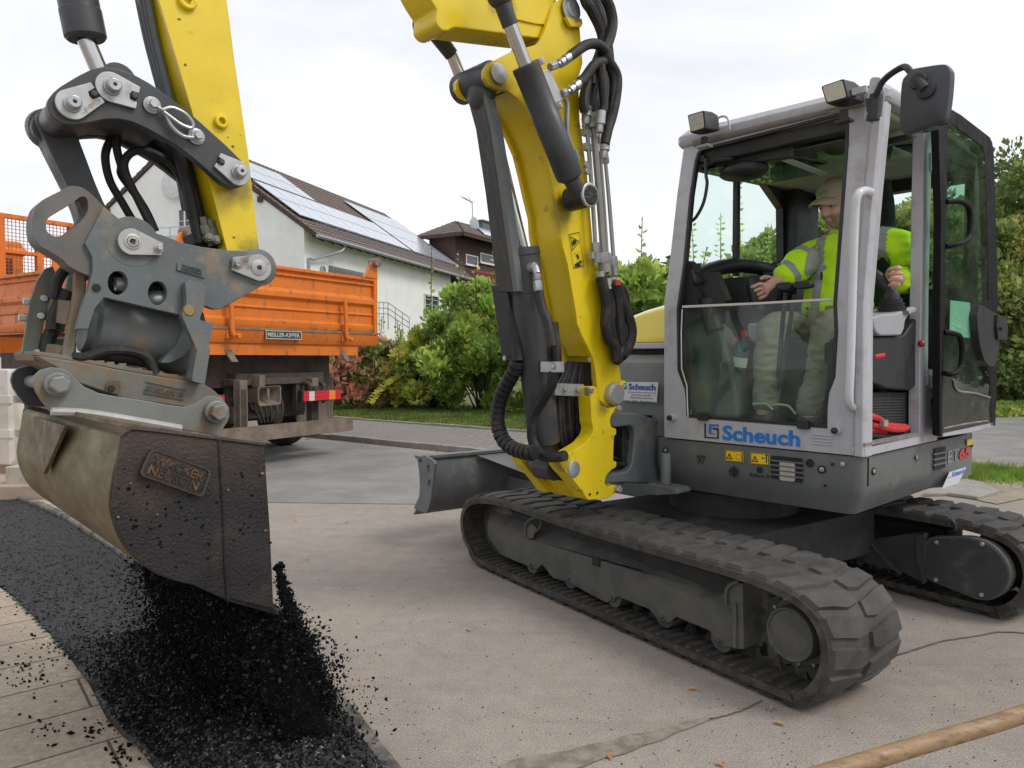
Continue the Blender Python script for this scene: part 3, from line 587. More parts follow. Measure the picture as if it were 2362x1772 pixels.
# stickers and lettering on the skirt
ystk=mat('yellow_sticker',(.8,.55,.02),.4,var=.05,bump=0); inkb=mat('black_ink',(.015,.015,.015),.5,bump=0); wstk=mat('white_sticker',(.62,.63,.66),.35,var=.05,bump=0); blue=mat('blue_lettering',(.012,.17,.55),.4,var=.05,bump=0); red=mat('red_lettering',(.5,.03,.03),.4,var=.05,bump=0); gl=mat('grey_lettering',(.3,.31,.33),.4,bump=0); dblue=mat('dark_blue_lettering',(.01,.07,.32),.4,bump=0)
mb=MB()
for x0,x1,y0,y1,y2,y3 in((440,548,1118,1127,1192,1182),(588,703,1133,1142,1209,1199)):
    qd=q4(fy,7,x0,y0,x1,y1,y2,y3); mb.prism(qd,XB*.002,0)
    c=sum(qd,V())/4; mb.ribbon([c+(p-c)*.95+XB*.0025 for p in qd],[c+(p-c)*.88+XB*.0025 for p in qd],XB*.001,1)
    tl=[qd[0].lerp(qd[1],u).lerp(qd[3].lerp(qd[2],u),v)+XB*.0025 for u,v in((.08,.8),(.26,.22),(.44,.8))]; tc_=sum(tl,V())/3
    mb.ribbon(tl,[tc_+(p-tc_)*.65 for p in tl],XB*.001,1); mb.box(tc_+V((0,.001,0)),(.003,.001,.016),1)
    if x0>500:
        q=[qd[0].lerp(qd[1],u).lerp(qd[3].lerp(qd[2],u),v)+XB*.0025 for u,v in((.62,.45),(.75,.45),(.85,.2),(.85,.8))]; mb.bx(q[1],q[0]+V((0,.001,.006)),1); mb.box(q[2].lerp(q[3],.5),(.006,.002,.032),1); mb.ball(q[2]+V((0,0,.004)),.005,1,8,6)
    else:
        q=[qd[0].lerp(qd[1],u).lerp(qd[3].lerp(qd[2],u),v)+XB*.0025 for u,v in((.6,.25),(.92,.25),(.92,.8),(.6,.8))]; mb.ribbon(rnd(q,.01),[sum(q,V())/4+(p-sum(q,V())/4)*.8 for p in rnd(q,.01)],XB*.001,2)
part('warning_sticker',mb,[ystk,inkb,mat('orange_ink',(.6,.25,.02),.5,bump=0)],parent=skirt)
def tb(mb,s,k,p,px1,px2,b,**kw):
    P=Bk(b,k,p,px1,px2); w_=(P[1]-P[0]).length; h_=abs(P[2].z-P[0].z); mb.text(s,P[0],-XA,XZ,w=w_,h=h_,**kw)
mb=MB(); tb(mb,'97',7,(275,1197),(323,1203),(275,1146),fy,bold=.02); tb(mb,'Edition B',7,(585,1272),(700,1286),(585,1252),fy,bold=.0); part('number_lettering',mb,mat('faded_black',(.03,.03,.032),.5,bump=0),parent=skirt)
mb=MB(); P=Ak(.0075,14,(812,998),(950,975),(812,835)); mb.text('ET',P[0],-XB,XZ,w=(P[1]-P[0]).length,h=P[2].z-P[0].z,bold=-.01); part('model_lettering',mb,gl,parent=skirt)
mb=MB(); P=Ak(.0075,14,(962,955),(1112,935),(962,808)); mb.text('65',P[0],-XB,XZ,w=(P[1]-P[0]).length,h=P[2].z-P[0].z,bold=.035); part('model_number',mb,red,parent=skirt)
mb=MB(); mb.prism(Ak(.0075,14,(830,1118),(1054,1052),(950,1270),(728,1345)),-XA*.002,0); P=Ak(.005,14,(866,1182),(1030,1135),(866,1120)); mb.text('Scheuch',P[0],-XB,XZ,w=(P[1]-P[0]).length,h=P[2].z-P[0].z,mi=1,bold=.02)
mb.prism(Ak(.005,14,(800,1200),(1010,1140),(1009,1143),(799,1204)),-XA*.001,2); mb.prism(Ak(.0045,14,(1066,676),(1137,664),(1137,745),(1066,758)),-XA*.003,3)
part('side_sticker',mb,[wstk,blue,inkb,ystk],parent=skirt)
# vertical post on bracket at the skirt's front
mb=MB(); pb=Bk(.09,7,(90,1320))[0]; mb.lathe(pb,XZ,[(0,.028),(.155,.028),(.165,.022),(.165,.012),(.15,.012)],20); mb.prism(rnd(Bk(.03,7,(30,1310),(60,1300),(230,1330),(245,1362),(100,1370),(30,1355)),.02),XB*.12); part('towing_pin',mb,cgrey,.004)
# ---------------- right side: grey cover, yellow bonnet, counterweight
mb=MB()
def hoodring(b,top,edge): return [V((1.12,b,edge)),V((1.14,b,top-.03)),V((1.25,b,top)),V((1.45,b,top-.03)),V((1.68,b,top-.10)),V((1.88,b,top-.2)),V((1.95,b,edge)),V((1.5,b,edge))]
mb.loft([hoodring(-.32,1.61,1.40),hoodring(-.38,1.66,1.40),hoodring(-.9,1.70,1.40),hoodring(-1.4,1.66,1.40),hoodring(-1.8,1.52,1.36)])
part('bonnet',mb,mat('glossy_skylit_bonnet',(.85,.68,.03),.16,var=.04,bump=0,coat=1,rvar=.05),.015,sub=1)  # sky glare put into the colour: paler than the other yellow paint
mb=MB(); mb.loft([[V((1.09,-.30,1.398)),V((1.09,-1.85,1.398)),V((1.96,-1.85,1.398)),V((1.96,-.30,1.398))],[V((1.09,-.30,1.36)),V((1.09,-1.85,1.36)),V((1.96,-1.85,1.36)),V((1.96,-.30,1.36))]]); part('bonnet_rim',mb,silv,.008)
mb=MB(); mb.bx((1.10,-.36,1.33),(1.94,-1.8,1.36)); part('gap_seal',mb,dark)
mb=MB(); rr=[]
for b,z in((-.26,1.325),(-.10,1.285),(-.09,1.25),(-.06,.86)): rr.append([V((1.085,b,z)),V((1.085,-1.85,z)),V((1.96,-1.85,z)),V((1.96,b,z))])
mb.loft(rr); part('side_cover',mb,mgrey,.012)
mb=MB(); q=Bk(-.052,11,(1475,478),(1812,482),(1798,668),(1460,650)); mb.prism(q,XB*.002,0)
P=Bk(-.048,11,(1540,548),(1785,556),(1540,492)); mb.text('Scheuch',P[0],-XA,XZ,w=(P[1]-P[0]).length,h=P[2].z-P[0].z,bold=.025,mi=1)
for i,(s,x0,x1) in enumerate((('Baumaschinen-Baugeräte',1535,1785),('Ge-La-Bau-Technik',1565,1742),('Umschlagmaschinen',1550,1757),('Kassel - Fulda - Nordhausen',1480,1780))):
    y=576+i*25; P=Bk(-.048,11,(x0,y),(x1,y+4),(x0,y-13)); mb.text(s,P[0],-XA,XZ,w=(P[1]-P[0]).length,h=P[2].z-P[0].z,bold=.005,mi=2)
q=Bk(-.048,11,(1478,490),(1520,492),(1520,498),(1490,500),(1490,530),(1512,530),(1512,512),(1520,512),(1520,545),(1480,545)); mb.prism(q,XB*.001,1)
part('dealer_plate',mb,[wstk,dblue,gl])
# ---------------- swing bracket
mb=MB(); br=Ak(1.16,11,(1365,800),(1395,768),(1440,760),(1600,762),(1660,775),(1865,845),(1900,1380),(1850,1420),(1520,1400),(1330,1405),(1322,1365),(1345,1318),(1500,1300),(1545,1280),(1572,1230),(1590,1100),(1602,960),(1590,905),(1560,880),(1400,895),(1375,860))
mb.prism(rnd(br,.015),XA*.30); sb=part('swing_bracket',mb,cgrey,.012)
mb=MB(); mb.bx((1.2,-.12,.62),(1.42,.2,.98)); 
for i in range(6): mb.tube([V((1.2+.04*i,.15,.72+.03*(i%3))),V((1.2+.035*i,.3,.75+.02*i)),V((1.22+.03*i,.42,.85))],.014)
part('swing_core',mb,hose)
mb=MB(); p=U.p1(0,1.3,K(11,(1440,900))[0]); mb.cyl(V((1.3,.38,.62)),V((1.3,.38,1.06)),.05); part('swing_pin',mb,dgrey)
# ---------------- boom foot casting: near and far cheek
ck=Ak(1.13,11,(1195,520),(1245,520),(1290,700),(1370,735),(1450,700),(1452,715),(1420,740),(1380,790),(1370,840),(1388,895),(1428,903),(1430,955),(1408,975),(1400,1200),(1433,1203),(1430,1255),(1390,1275),(1335,1335),(1322,1400),(1350,1442),(1410,1418),(1446,1425),(1440,1480),(1345,1542),(1170,1555),(1120,1480),(1060,1400),(985,1320),(935,1260),(915,1210),(925,1175),(960,1152),(1040,1105),(1145,1040),(1210,960),(1222,900),(1205,850),(1195,640))
mb=MB(); mb.prism(rnd(ck,.012,3),XA*.085); cf=part('boom_foot',mb,yelc,.012)
mb=MB(); fk=Ak(1.42,11,(565,1165),(595,1148),(730,1165),(735,1240),(860,1340),(960,1330),(1010,1440),(1060,1480),(920,1490),(800,1400),(660,1310),(590,1240)); mb.prism(rnd(fk,.012,3),XA*.07)
fu=[V((1.42,p.y,p.z)) for p in ck]; mb.prism(fu,XA*.07)
mb.prism(Ak(1.2,11,(1060,1400),(1180,1440),(1170,1553),(1110,1470)),XA*.25)
part('boom_foot_far_cheek',mb,yelc,.012,parent=cf)
mb=MB(); c=Ak(1.13,11,(1036,1272))[0]; mb.lathe(c+XA*.01,-XA,[(0,.042),(.018,.042),(.02,.038)],32); mb.cyl(c,c+XA*.33,.03); part('foot_pin',mb,zinc,.002)
mb=MB()
for p in((1187,1503),(1255,1490)): disc(mb,Ak(1.128,11,p)[0],-XA,.007,.002)
part('bolt_hole',mb,dark,parent=cf)
mb=MB(); mb.hexn(Ak(1.12,11,(1440,1455))[0],-XA,.02,.02); mb.hexn(Ak(1.12,11,(1440,718))[0],-XA,.014,.02); part('stop_bolt',mb,zinc)
# hose bundle inside the foot
mb=MB(); random.seed(4)
for i in range(11):
    x=905+i*28; mb.tube(Ak(1.27+.012*(i%3),11,(1000+i*17,300),(960+i*21,420),(x,560),(x+4,800),(x+14+(12*(i%2)),1000),(x+60,1130)),.017+.003*(i%2),n=8)
for i in range(6): mb.tube(Ak(1.36,11,(900+i*50,300+i),(900+i*50,600),(930+i*45,900),(960+i*40,1150)),.02,n=8)
part('hose_bundle',mb,hose)
mb=MB(); q=Ak(1.2,11,(868,490),(1135,500),(1130,612),(872,600)); mb.prism(q,XA*.02); mb.hexn(Ak(1.19,11,(1082,555))[0],-XA,.014,.01); mb.hexn(Ak(1.19,11,(965,548))[0],-XA,.012,.008); part('hose_clamp',mb,zinc,.002)
mb=MB(); q=Ak(1.14,11,(1175,530),(1222,515),(1222,600),(1180,605)); mb.prism(q,XA*.03); mb.hexn(Ak(1.13,11,(1198,558))[0],-XA,.013,.012); part('clamp_bolt',mb,steelp,.002)
mb=MB(); mb.tube(Ak(1.24,11,(1030,1115),(1035,1085),(1070,1078),(1110,1085)),.008); mb.tube(Ak(1.3,11,(870,1150),(950,1145),(1060,1125)),.014); part('bleed_pipe',mb,steelp)
# ---------------- lower boom
bn=K(4,(1062,-10),(1100,-14),(1150,0),(1165,60),(1168,160),(1176,260),(1187,390),(1170,450),(1160,480),(1170,750),(1190,900),(1215,1080),(1250,1500))+K(12,(1500,395),(1545,600),(1585,900),(1582,1020),(1620,1150))+K(11,(1345,130),(1425,250),(1465,380),(1470,450),(1480,470),(1500,540),(1495,620),(1450,680),(1400,705),(1345,700),(1275,640),(1255,560),(1243,400),(1218,260),(1160,140),(1100,20),(1085,-60))+K(12,(1395,1040),(1368,985),(1362,900),(1330,720),(1290,480),(1245,320),(1225,200),(1215,40))+K(4,(1010,1180),(985,1060),(950,910),(905,800),(850,690),(790,610),(725,560),(655,548),(610,525),(582,480),(580,435),(606,395),(735,325),(905,275),(935,240),(975,130),(1015,20))
side=A(1.18,*bn)
mb=MB(); mb.prism(side,XA*.022)
fb=[V((p.x+.2,p.y,p.z)) for p in side]; mb.prism(fb,XA*.022)
# box of the boom between the side plates: front and back plates
fe=A(1.2,*K(4,(725,566),(795,616),(853,694),(908,804),(954,912),(989,1062),(1014,1182)),*K(12,(1219,44),(1229,204),(1250,324),(1294,484),(1334,724),(1366,904)),*K(11,(1092,10),(1145,120),(1185,190),(1205,245)))
def plate(edge,w_,t,nrm): 
    m_=[]; 
    for i,p in enumerate(edge):
        d=(edge[min(i+1,len(edge)-1)]-edge[max(i-1,0)]).normalized(); n_=V((0,d.z,-d.y))*nrm; m_.append((p,n_))
    mb.loft([[p,p+XA*w_,p+XA*w_+n_*t,p+n_*t] for p,n_ in m_])
plate(fe,.182,.015,1)
be=A(1.2,*K(4,(1150,500),(1163,750),(1183,900),(1208,1080),(1243,1500)),*K(12,(1495,420),(1538,600),(1576,900),(1574,1010)))
plate(be,.182,.015,-1)
mb.ribbon(A(1.176,*K(12,(1200,-60),(1235,200))),A(1.176,*K(12,(1205,-60),(1240,200))),-XA*.002,closed=False) if False else None
boom=part('boom',mb,yel,.005,ang=40)
add_stains(yel,[(Ak(1.18,4,(1205,1215))[0],.10),(Ak(1.2,4,(640,560))[0],.12),(Ak(1.18,11,(1420,640))[0],.09),(Ak(1.2,4,(700,20))[0],.09),(Ak(1.18,4,(1115,75))[0],.075),(Ak(1.18,12,(1230,40))[0],.09),(Ak(1.195,1,(1460,1150))[0],.075),(Ak(1.195,1,(1590,1600))[0],.09)])
add_stains(yelc,[(Ak(1.13,11,(1310,690))[0],.06),(Ak(1.45,11,(680,1180))[0],.08),(Ak(1.13,11,(940,1240))[0],.06),(Ak(1.3,11,(900,1200))[0],.08)])
# lower belly closing plate
mb=MB(); q=A(1.2,*K(11,(1120,60),(1180,160),(1212,235),(1250,260),(1230,140))); mb.prism(rnd(q,.01),XA*.18); part('boom_belly',mb,yelc,.008,parent=boom)
mb=MB(); c=Ak(1.17,4,(668,455))[0]; mb.lathe(c,-XA,[(0,.045),(.008,.045),(.009,.040)],28); part('boom_pin',mb,zinc,.002,parent=boom)
c=Ak(1.17,4,(1115,62))[0]; mb=MB(); mb.lathe(c,-XA,[(0,.062),(.008,.062),(.01,.04),(.018,.038),(.02,.02)],32); mb.prism(Ak(1.168,4,(1075,100),(1160,95),(1165,140),(1080,115)),-XA*.01); part('pin_keeper',mb,zinc,.002,parent=boom)
mb=MB(); mb.prism(Ak(1.17,4,(1068,110),(1090,118),(1165,150),(1165,120),(1170,155),(1160,175),(1100,172),(1080,140)),-XA*.02); part('keeper_ledge',mb,yelc,.004,parent=boom)
mb=MB(); c=Ak(1.14,11,(1440,590))[0]; mb.lathe(c+XA*.05,-XA,[(0,.06),(.045,.06),(.047,.052),(.055,.052),(.056,.03)],32); part('boom_foot_pin',mb,zinc,.002)
mb=MB(); c2=[p-XA*.0 for p in Ak(1.165,11,(1380,540),(1470,465),(1480,480),(1385,560))]; mb.prism(c2,-XA*.03); part('boss_ledge',mb,yelc,.003,parent=boom)
# warning sign on boom
q=Ak(1.176,12,(1296,222),(1388,204),(1428,495),(1338,512)); cq=sum(q,V())/4; mb=MB(); R_=rnd(q,.006)
mb.ribbon(R_,[cq+(p-cq)*.965 for p in R_],-XA*.001,0)
def qp(u,v): return q[0].lerp(q[1],u).lerp(q[3].lerp(q[2],u),v)
tri=[qp(.12,.06),qp(.9,.27),qp(.12,.5)]; ct=sum(tri,V())/3; mb.ribbon(tri,[ct+(p-ct)*.86 for p in tri],-XA*.001,0)
for u0,v0,u1,v1 in((.22,.26,.6,.24),(.35,.2,.3,.34),(.5,.18,.5,.32),(.3,.34,.45,.3),(.55,.64,.55,.74),(.45,.66,.55,.63),(.65,.72,.55,.75),(.2,.9,.75,.88),(.2,.94,.7,.95),(.45,.84,.5,.98),(.65,.82,.8,.86)): mb.tube([qp(u0,v0)-XA*.001,qp(u1,v1)-XA*.001],.0035,n=6,sub=1)
q2=[qp(.3,.56),qp(.8,.545),qp(.82,.6),qp(.3,.62)]; c2=sum(q2,V())/4; mb.ribbon(q2,[c2+(p-c2)*.9 for p in q2],-XA*.001,1)
part('warning_sign',mb,[inkb,mat('pale_ink',(.35,.25,.02),.5,bump=0)],parent=boom)
# ---------------- upper boom (knuckle) running out of the frame
ub=K(4,(1035,-30),(1010,60),(965,158),(900,150),(760,120),(760,130),(740,225),(560,205),(400,172),(362,196),(310,180),(275,120),(285,70),(240,10),(190,-60),(500,-260),(900,-260))
mb=MB(); s2=Ak(1.215,4,(225,-40),(262,20),(290,60),(280,105),(285,150),(320,188),(352,194),(395,170),(560,190),(740,215),(935,240),(965,158),(1015,40),(1040,-30))
s2=s2+[V((1.215,.55,3.22)),V((1.215,.75,3.5)),V((1.215,1.3,3.74)),V((1.215,2.0,3.72)),V((1.215,2.62,3.52)),V((1.215,2.74,3.42)),V((1.215,2.72,3.32)),V((1.215,2.62,3.26)),V((1.215,1.9,3.36))]
mb.prism(rnd(s2,.02,3),XA*.17); ubo=part('upper_boom',mb,yel,.008)
mb=MB(); mb.prism(Ak(1.2,4,(755,0),(975,20),(962,156),(800,122)),-XA*.001); 
mb=MB(); mb.prism(Ak(1.205,4,(745,-40),(1025,-40),(1010,30),(966,154),(900,148),(770,118)),XA*.012); part('upper_boom_side_plate',mb,yel,.004,parent=ubo)
# knuckle cylinder pair
def cylpair(a,sc_=1.):
    p0,p1,p2,p3,p4=Ak(a,4,(672,-30),(742,160),(833,400),(1110,1095),(1178,1205))
    mb=MB(); mb.cyl(p0,p1,.036*sc_); mb.ball(p0,.055,0); part('rod_eye',mb,dgrey,.003)
    mb=MB(); mb.cyl(p1,p2+(p2-p1)*.2,.031*sc_,n=32); part('cylinder_rod',mb,chrome)
    mb=MB(); ax=(p3-p2).normalized(); L=(p3-p2).length; mb.lathe(p2,ax,[(0,.05),(.0,.062),(.02,.064),(.03,.062),(L*.43,.062),(L*.435,.064),(L-.02,.064),(L,.06),(L+.02,.03)],32); mb.cyl(p3,p4,.04); part('cylinder_barrel',mb,dgrey,.003)
    return p4
p4=cylpair(1.06)
mb=MB(); c=Ak(1.06,4,(1195,1212))[0]; mb.lathe(c+XA*.09,-XA,[(0,.06),(.12,.055),(.14,.045)],28); part('cylinder_eye',mb,mat('greasy_black',(.02,.017,.015),.35,var=.4,bump=1,bscale=40,bdist=.01),.004)
mb=MB(); mb.lathe(c-XA*.03,-XA,[(0,.058),(.012,.058),(.014,.054)],32); mb.lathe(c-XA*.043,-XA,[(0,.022),(.004,.022)],24); part('eye_washer',mb,zinc,.001)
p0,p1,p2=Ak(1.52,4,(240,155),(380,340),(445,500)); mb=MB(); mb.lathe(p0-XA*.05,XA,[(0,.05),(0,.062),(.1,.062),(.1,.05)],28); mb.cyl(p0,p1,.04,.034); part('rod_eye',mb,dgrey,.003)
mb=MB(); mb.cyl(p1,p2+(p2-p1)*.6,.029); part('cylinder_rod',mb,chrome)
# lift cylinder in front of the boom
t0,t1,t2,t3=[V((1.3,p.y,p.z)) for p in A(1.3,*K(4,(545,440)),*K(4,(640,620)),*K(4,(812,1530)),*K(11,(800,1260)))]
_bp=Ak(1.18,4,(668,455))[0]; t0=V((1.3,_bp.y,_bp.z)); ax=(t3-t2).normalized()
mb=MB(); mb.lathe(t0+XA*-.09,XA,[(0,.06),(.01,.07),(.24,.07),(.25,.06)],28); mb.ball(t0+V((.0,.0,-.05)),(.08,.06,.09)); mb.cyl(t0,t0+(t2-t0)*.12,.045); part('lift_rod_eye',mb,dgrey,.003)
mb=MB(); mb.cyl(t0+(t2-t0)*.08,t2+(t2-t0)*.05,.033,n=32); part('lift_cylinder_rod',mb,chrome)
L=(t3-t2).length-.13
mb=MB(); mb.lathe(t2,ax,[(0,.05),(0,.085),(.035,.088),(.04,.084),(.22,.084),(.222,.081),(L-.03,.081),(L,.078),(L+.01,.05),(L+.1,.04)],40); mb.lathe(t3-XA*.06,XA,[(0,.06),(.12,.06)],28)
part('lift_cylinder_barrel',mb,dgrey,.003)
# rod guard (long dark channel) and side plate
gq=[V((1.3,p.y,p.z)) for p in A(1.3,*K(4,(445,470)),*K(5,(655,275)))]
def gp(p,b): return U.p1(1,b,p)
def beam(pts_l,pts_r,depth,m,name,bev=.004):
    """plate whose near face is given on the machine's cross planes"""
    mb=MB(); mb.loft([[l,r,r+depth,l+depth] for l,r in zip(pts_l,pts_r)]); return part(name,mb,m,bev)
bL=[1.16,1.12,1.02,.93]
gl_=[U.p1(1,b,p) for b,p in zip(bL,K(4,(440,470),(530,800),(590,1200))+K(5,(605,275)))]; gr_=[U.p1(1,b,p) for b,p in zip(bL,K(4,(545,480),(618,800),(676,1200))+K(5,(692,278)))]
woodg=mat('worn_guard',(.045,.045,.043),.55,var=.3,scale=5,dirt=(.12,.11,.09),damt=.15,dscale=14,dsharp=.03,bump=.3,stretch=(6,6,.6))
beam(gl_,gr_,V((0,-.02,0)),woodg,'rod_guard')
gr2=[U.p1(1,b,p) for b,p in zip(bL,K(4,(560,480),(640,800),(702,1200))+K(5,(718,272)))]
mb=MB(); mb.loft([[l,r,r+V((.004,-.06,0)),l+V((.004,-.06,0))] for l,r in zip(gr_,gr2)]); part('guard_flange',mb,cgrey,.002)
mb=MB(); mb.loft([[l,l+V((-.004,0,0)),l+V((-.004,-.06,0)),l+V((0,-.06,0))] for l in gl_]); part('guard_flange',mb,woodg)
g2l=[U.p1(1,b,p) for b,p in zip((.93,.8),K(5,(567,240),(632,655)))]; g2r=[U.p1(1,b,p) for b,p in zip((.93,.8),K(5,(650,235),(722,665)))]
beam(g2l,g2r,V((0,-.015,0)),dgrey,'lower_guard_plate'); mb=MB(); mb.hexn(U.p1(1,.82,K(5,(648,650))[0]),XB,.014,.01); mb.hexn(U.p1(1,.82,K(5,(707,640))[0]),XB,.014,.01); part('guard_bolt',mb,zinc)
# corrugated hose and other hoses at the foot
mb=MB(); hp=catmull([U.p1(1,.86,p) for p in K(11,(530,290),(500,380),(430,500),(370,640),(345,780),(355,900),(400,1010),(480,1080),(580,1115),(690,1130))],10)
L=[0]
for i in range(1,len(hp)): L.append(L[-1]+(hp[i]-hp[i-1]).length)
mb.tube(hp,.030,n=14,sub=1); dist=0
k=0; nr=int(L[-1]/.034)
for j in range(nr):
    d0=j*.034; 
    def atd(d):
        i=max(0,min(len(L)-2,next((q for q in range(len(L)-1) if L[q+1]>=d),len(L)-2))); return hp[i].lerp(hp[i+1],min(1,(d-L[i])/(L[i+1]-L[i])))
    a_,b_=atd(d0),atd(min(L[-1],d0+.029)); 
    if (b_-a_).length>1e-4: mb.lathe(a_,b_-a_,[(0,.030),(.002,.037),((b_-a_).length-.002,.039),((b_-a_).length,.030)],16,0,False)
part('spiral_hose',mb,hose)
mb=MB(); mb.tube([U.p1(1,.72,p) for p in K(11,(850,-60),(865,60),(880,200),(885,300))],.026,n=12); mb.tube([U.p1(1,.8,p) for p in K(11,(860,380),(840,500),(760,640),(690,760),(660,900),(670,1020),(720,1110),(800,1160),(900,1160),(960,1150))],.026,n=12); mb.tube([U.p1(1,.8,p) for p in K(11,(640,1120),(740,1150),(850,1170))],.022,n=10); part('cylinder_hose',mb,hose)
mb=MB(); mb.tube([U.p1(1,.86,p) for p in K(12,(1035,690),(1065,830),(1120,980),(1160,1180))],.024,n=12); mb.tube([U.p1(1,.86,p) for p in K(12,(800,720),(810,900),(850,1100),(870,1300))],.03,n=12); part('sleeved_hose',mb,hose)
mb=MB(); c=U.p1(1,.8,K(11,(845,342))[0]); mb.box(c,(.11,.05,.05)); mb.hexn(c+V((-.03,.026,0)),XB,.012,.01); part('hose_saddle',mb,zinc,.003)
mb=MB(); P=[U.p1(1,.87,p) for p in K(12,(965,510),(1010,500),(1028,560),(1030,620),(1038,690))]; mb.cyl(P[0],P[1],.022); mb.cyl(P[1],P[2],.018); mb.hexn(P[2],P[3]-P[2],.02,.03); mb.hexn(P[3],P[4]-P[3],.022,.05); part('hose_fitting',mb,zinc,.001)
# valve block beside the knuckle cylinder, fittings and hoses
mb=MB(); vb=Ak(1.04,4,(930,440),(985,425),(1065,600),(1060,620),(1010,640)); mb.prism(vb,XA*.06); 
for p,q in(((985,415),(1040,395)),((1060,580),(1100,565)),((935,400),(920,360)),((1030,640),(1045,675))):
    a_,b_=Ak(1.04,4,p,q); mb.hexn(a_,b_-a_,.02,(b_-a_).length)
part('valve_block',mb,zinc,.003)
mb=MB()
for p,q in(((1035,400),(1100,355)),((1095,570),(1160,520))):
    a_,b_=Ak(1.03,4,p,q); L=(b_-a_).length; mb.lathe(a_,b_-a_,[(0,.014),(L*.15,.014),(L*.16,.022),(L*.45,.022),(L*.47,.017),(L*.6,.017),(L*.62,.024),(L,.024)],14)
part('crimp_fitting',mb,chrome,.001)
mb=MB(); mb.tube(Ak(1.04,4,(1095,358),(1160,310),(1220,275),(1280,275),(1330,320),(1345,370),(1400,470),(1395,600),(1370,720),(1345,800),(1325,890)),.024,n=12)
mb.tube(Ak(1.05,4,(1155,520),(1200,480),(1260,400),(1320,380),(1350,385)),.024,n=12)
for i in range(6):
    o=i*.022; mb.tube([V((1.10+o,1.6,3.66)),V((1.10+o,1.0,3.56)),V((1.10+o,.7,3.3))]+Ak(1.10+o,4,(1195+i*14,-30),(1240+i*16,60),(1290+i*10,160),(1310+i*6,240),(1290+i*12,340),(1240+i*24,460),(1205+i*26,560),(1195+i*24,640),(1205+i*22,690)),.026,n=10)
mb.tube([V((1.1,1.5,3.62)),V((1.06,.9,3.45)),V((1.06,.5,3.2))]+Ak(1.06,4,(1330,-30),(1360,60),(1372,150),(1350,250),(1310,330)),.026,n=10); mb.tube(Ak(1.05,4,(1350,400),(1380,500),(1370,650),(1340,780),(1325,880)),.022,n=10); mb.tube(Ak(1.05,4,(1300,400),(1310,520),(1320,650),(1300,720)),.022,n=10)
mb.tube(Ak(1.08,4,(1250,520),(1265,380),(1340,370),(1370,400)),.018,n=8)
part('boom_hoses',mb,hose)
mb=MB()
for x0,y0,x1,y1,r in((1205,670,1270,1560,.011),(1245,700,1320,1620,.017),(1278,720,1345,1635,.008),(1300,700,1380,1640,.009),(1325,930,1385,1640,.008)):
    a_,b_=A(1.13,*K(4,(x0,y0),(x1,y1))); mb.tube([a_,a_.lerp(b_,.12),a_.lerp(b_,.5)+V((0,-.004,0)),b_],r,n=10)
    mb.hexn(a_,b_-a_,r*2,.05); mb.hexn(a_.lerp(b_,.06),b_-a_,r*2.2,.03); mb.hexn(b_,a_-b_,r*2.2,.05); mb.cyl(b_,b_+(b_-a_).normalized()*.05,r*1.9)
mb.tube(Ak(1.09,4,(1075,605),(1092,650),(1090,760),(1095,840),(1120,920),(1135,950)),.013,n=8); a_,b_=Ak(1.09,4,(1130,930),(1155,1010)); mb.hexn(a_,b_-a_,.02,.05); part('steel_pipes',mb,steelp)
mb=MB()
for y in(910,820,1580): mb.box(Ak(1.14,4,(1215+(y-900)*.06,y))[0],(.03,.05,.035)); mb.box(Ak(1.14,4,(1290+(y-900)*.06,y+10))[0],(.03,.06,.04))
for p in((1195,780),(1200,1020),(1205,1060)): mb.hexn(Ak(1.14,4,p)[0],-XA,.02,.02)
part('pipe_clamp',mb,zinc,.003)
mb=MB()
for i in range(6): mb.tube(Ak(1.12+.02*(i%3),12,(1570+i*28,590+i*14),(1600+i*32,720),(1620+i*34,850+10*i),(1610+i*40,980),(1640+i*34,1120),(1690+i*20,1180+i*6),(1700,1300)),.028,n=10)
mb.tube(Ak(1.12,12,(1700,650),(1740,800),(1810,960),(1825,1080),(1790,1190),(1740,1260)),.032,n=10)
part('lower_hose_loop',mb,hose)
mb=MB()
for a1_,q_1,q_2 in((1.05,(1303,690),(1296,770)),(1.05,(1328,860),(1324,930)),(1.12,(1215,660),(1212,720))):
    a_,b_=Ak(a1_,4,q_1,q_2); mb.cyl(a_,b_,.024); mb.hexn(b_,b_-a_,.018,.04)
part('crimp_fitting',mb,zinc,.001)
mb=MB(); a_,b_=Ak(1.1,12,(1702,612),(1706,658)); mb.cyl(a_,b_,.02); part('red_sleeve',mb,red)
mb=MB(); a_,b_=Ak(1.13,12,(1562,540),(1568,585)); mb.cyl(a_,b_,.022); a_,b_=Ak(1.13,12,(1625,600),(1630,690)); mb.cyl(a_,b_,.024);a_,b_=Ak(1.13,12,(1670,590),(1676,680)); mb.cyl(a_,b_,.022); part('hose_ferrule',mb,zinc,.001)
# ---------------- arm (dipper)
ar=K(1,(960,-60),(1385,-60),(1405,80),(1440,350),(1530,950),(1600,1560),(1650,1640),(1600,1700),(1500,1690),(1400,1545),(1300,1150),(1185,690),(1060,270))
sd=A(1.195,*ar); _t=[V((1.195,2.54,2.78)),V((1.195,2.58,3.2)),V((1.195,2.40,3.48)),V((1.195,2.42,3.58)),V((1.195,2.54,3.60)),V((1.195,2.76,3.46)),V((1.195,2.80,3.36)),V((1.195,2.74,2.78))]
_t=[V((1.195,2.42,2.8)),V((1.195,2.50,3.2)),V((1.195,2.34,3.50)),V((1.195,2.40,3.60)),V((1.195,2.54,3.60)),V((1.195,2.78,3.46)),V((1.195,2.82,3.34)),V((1.195,2.70,2.85))]
sd=[sd[1]]+sd[2:]+[sd[0]]+_t[::-1]; mb=MB(); mb.prism(sd,XA*.014); mb.prism([V((p.x+.15,p.y,p.z)) for p in sd],XA*.014)
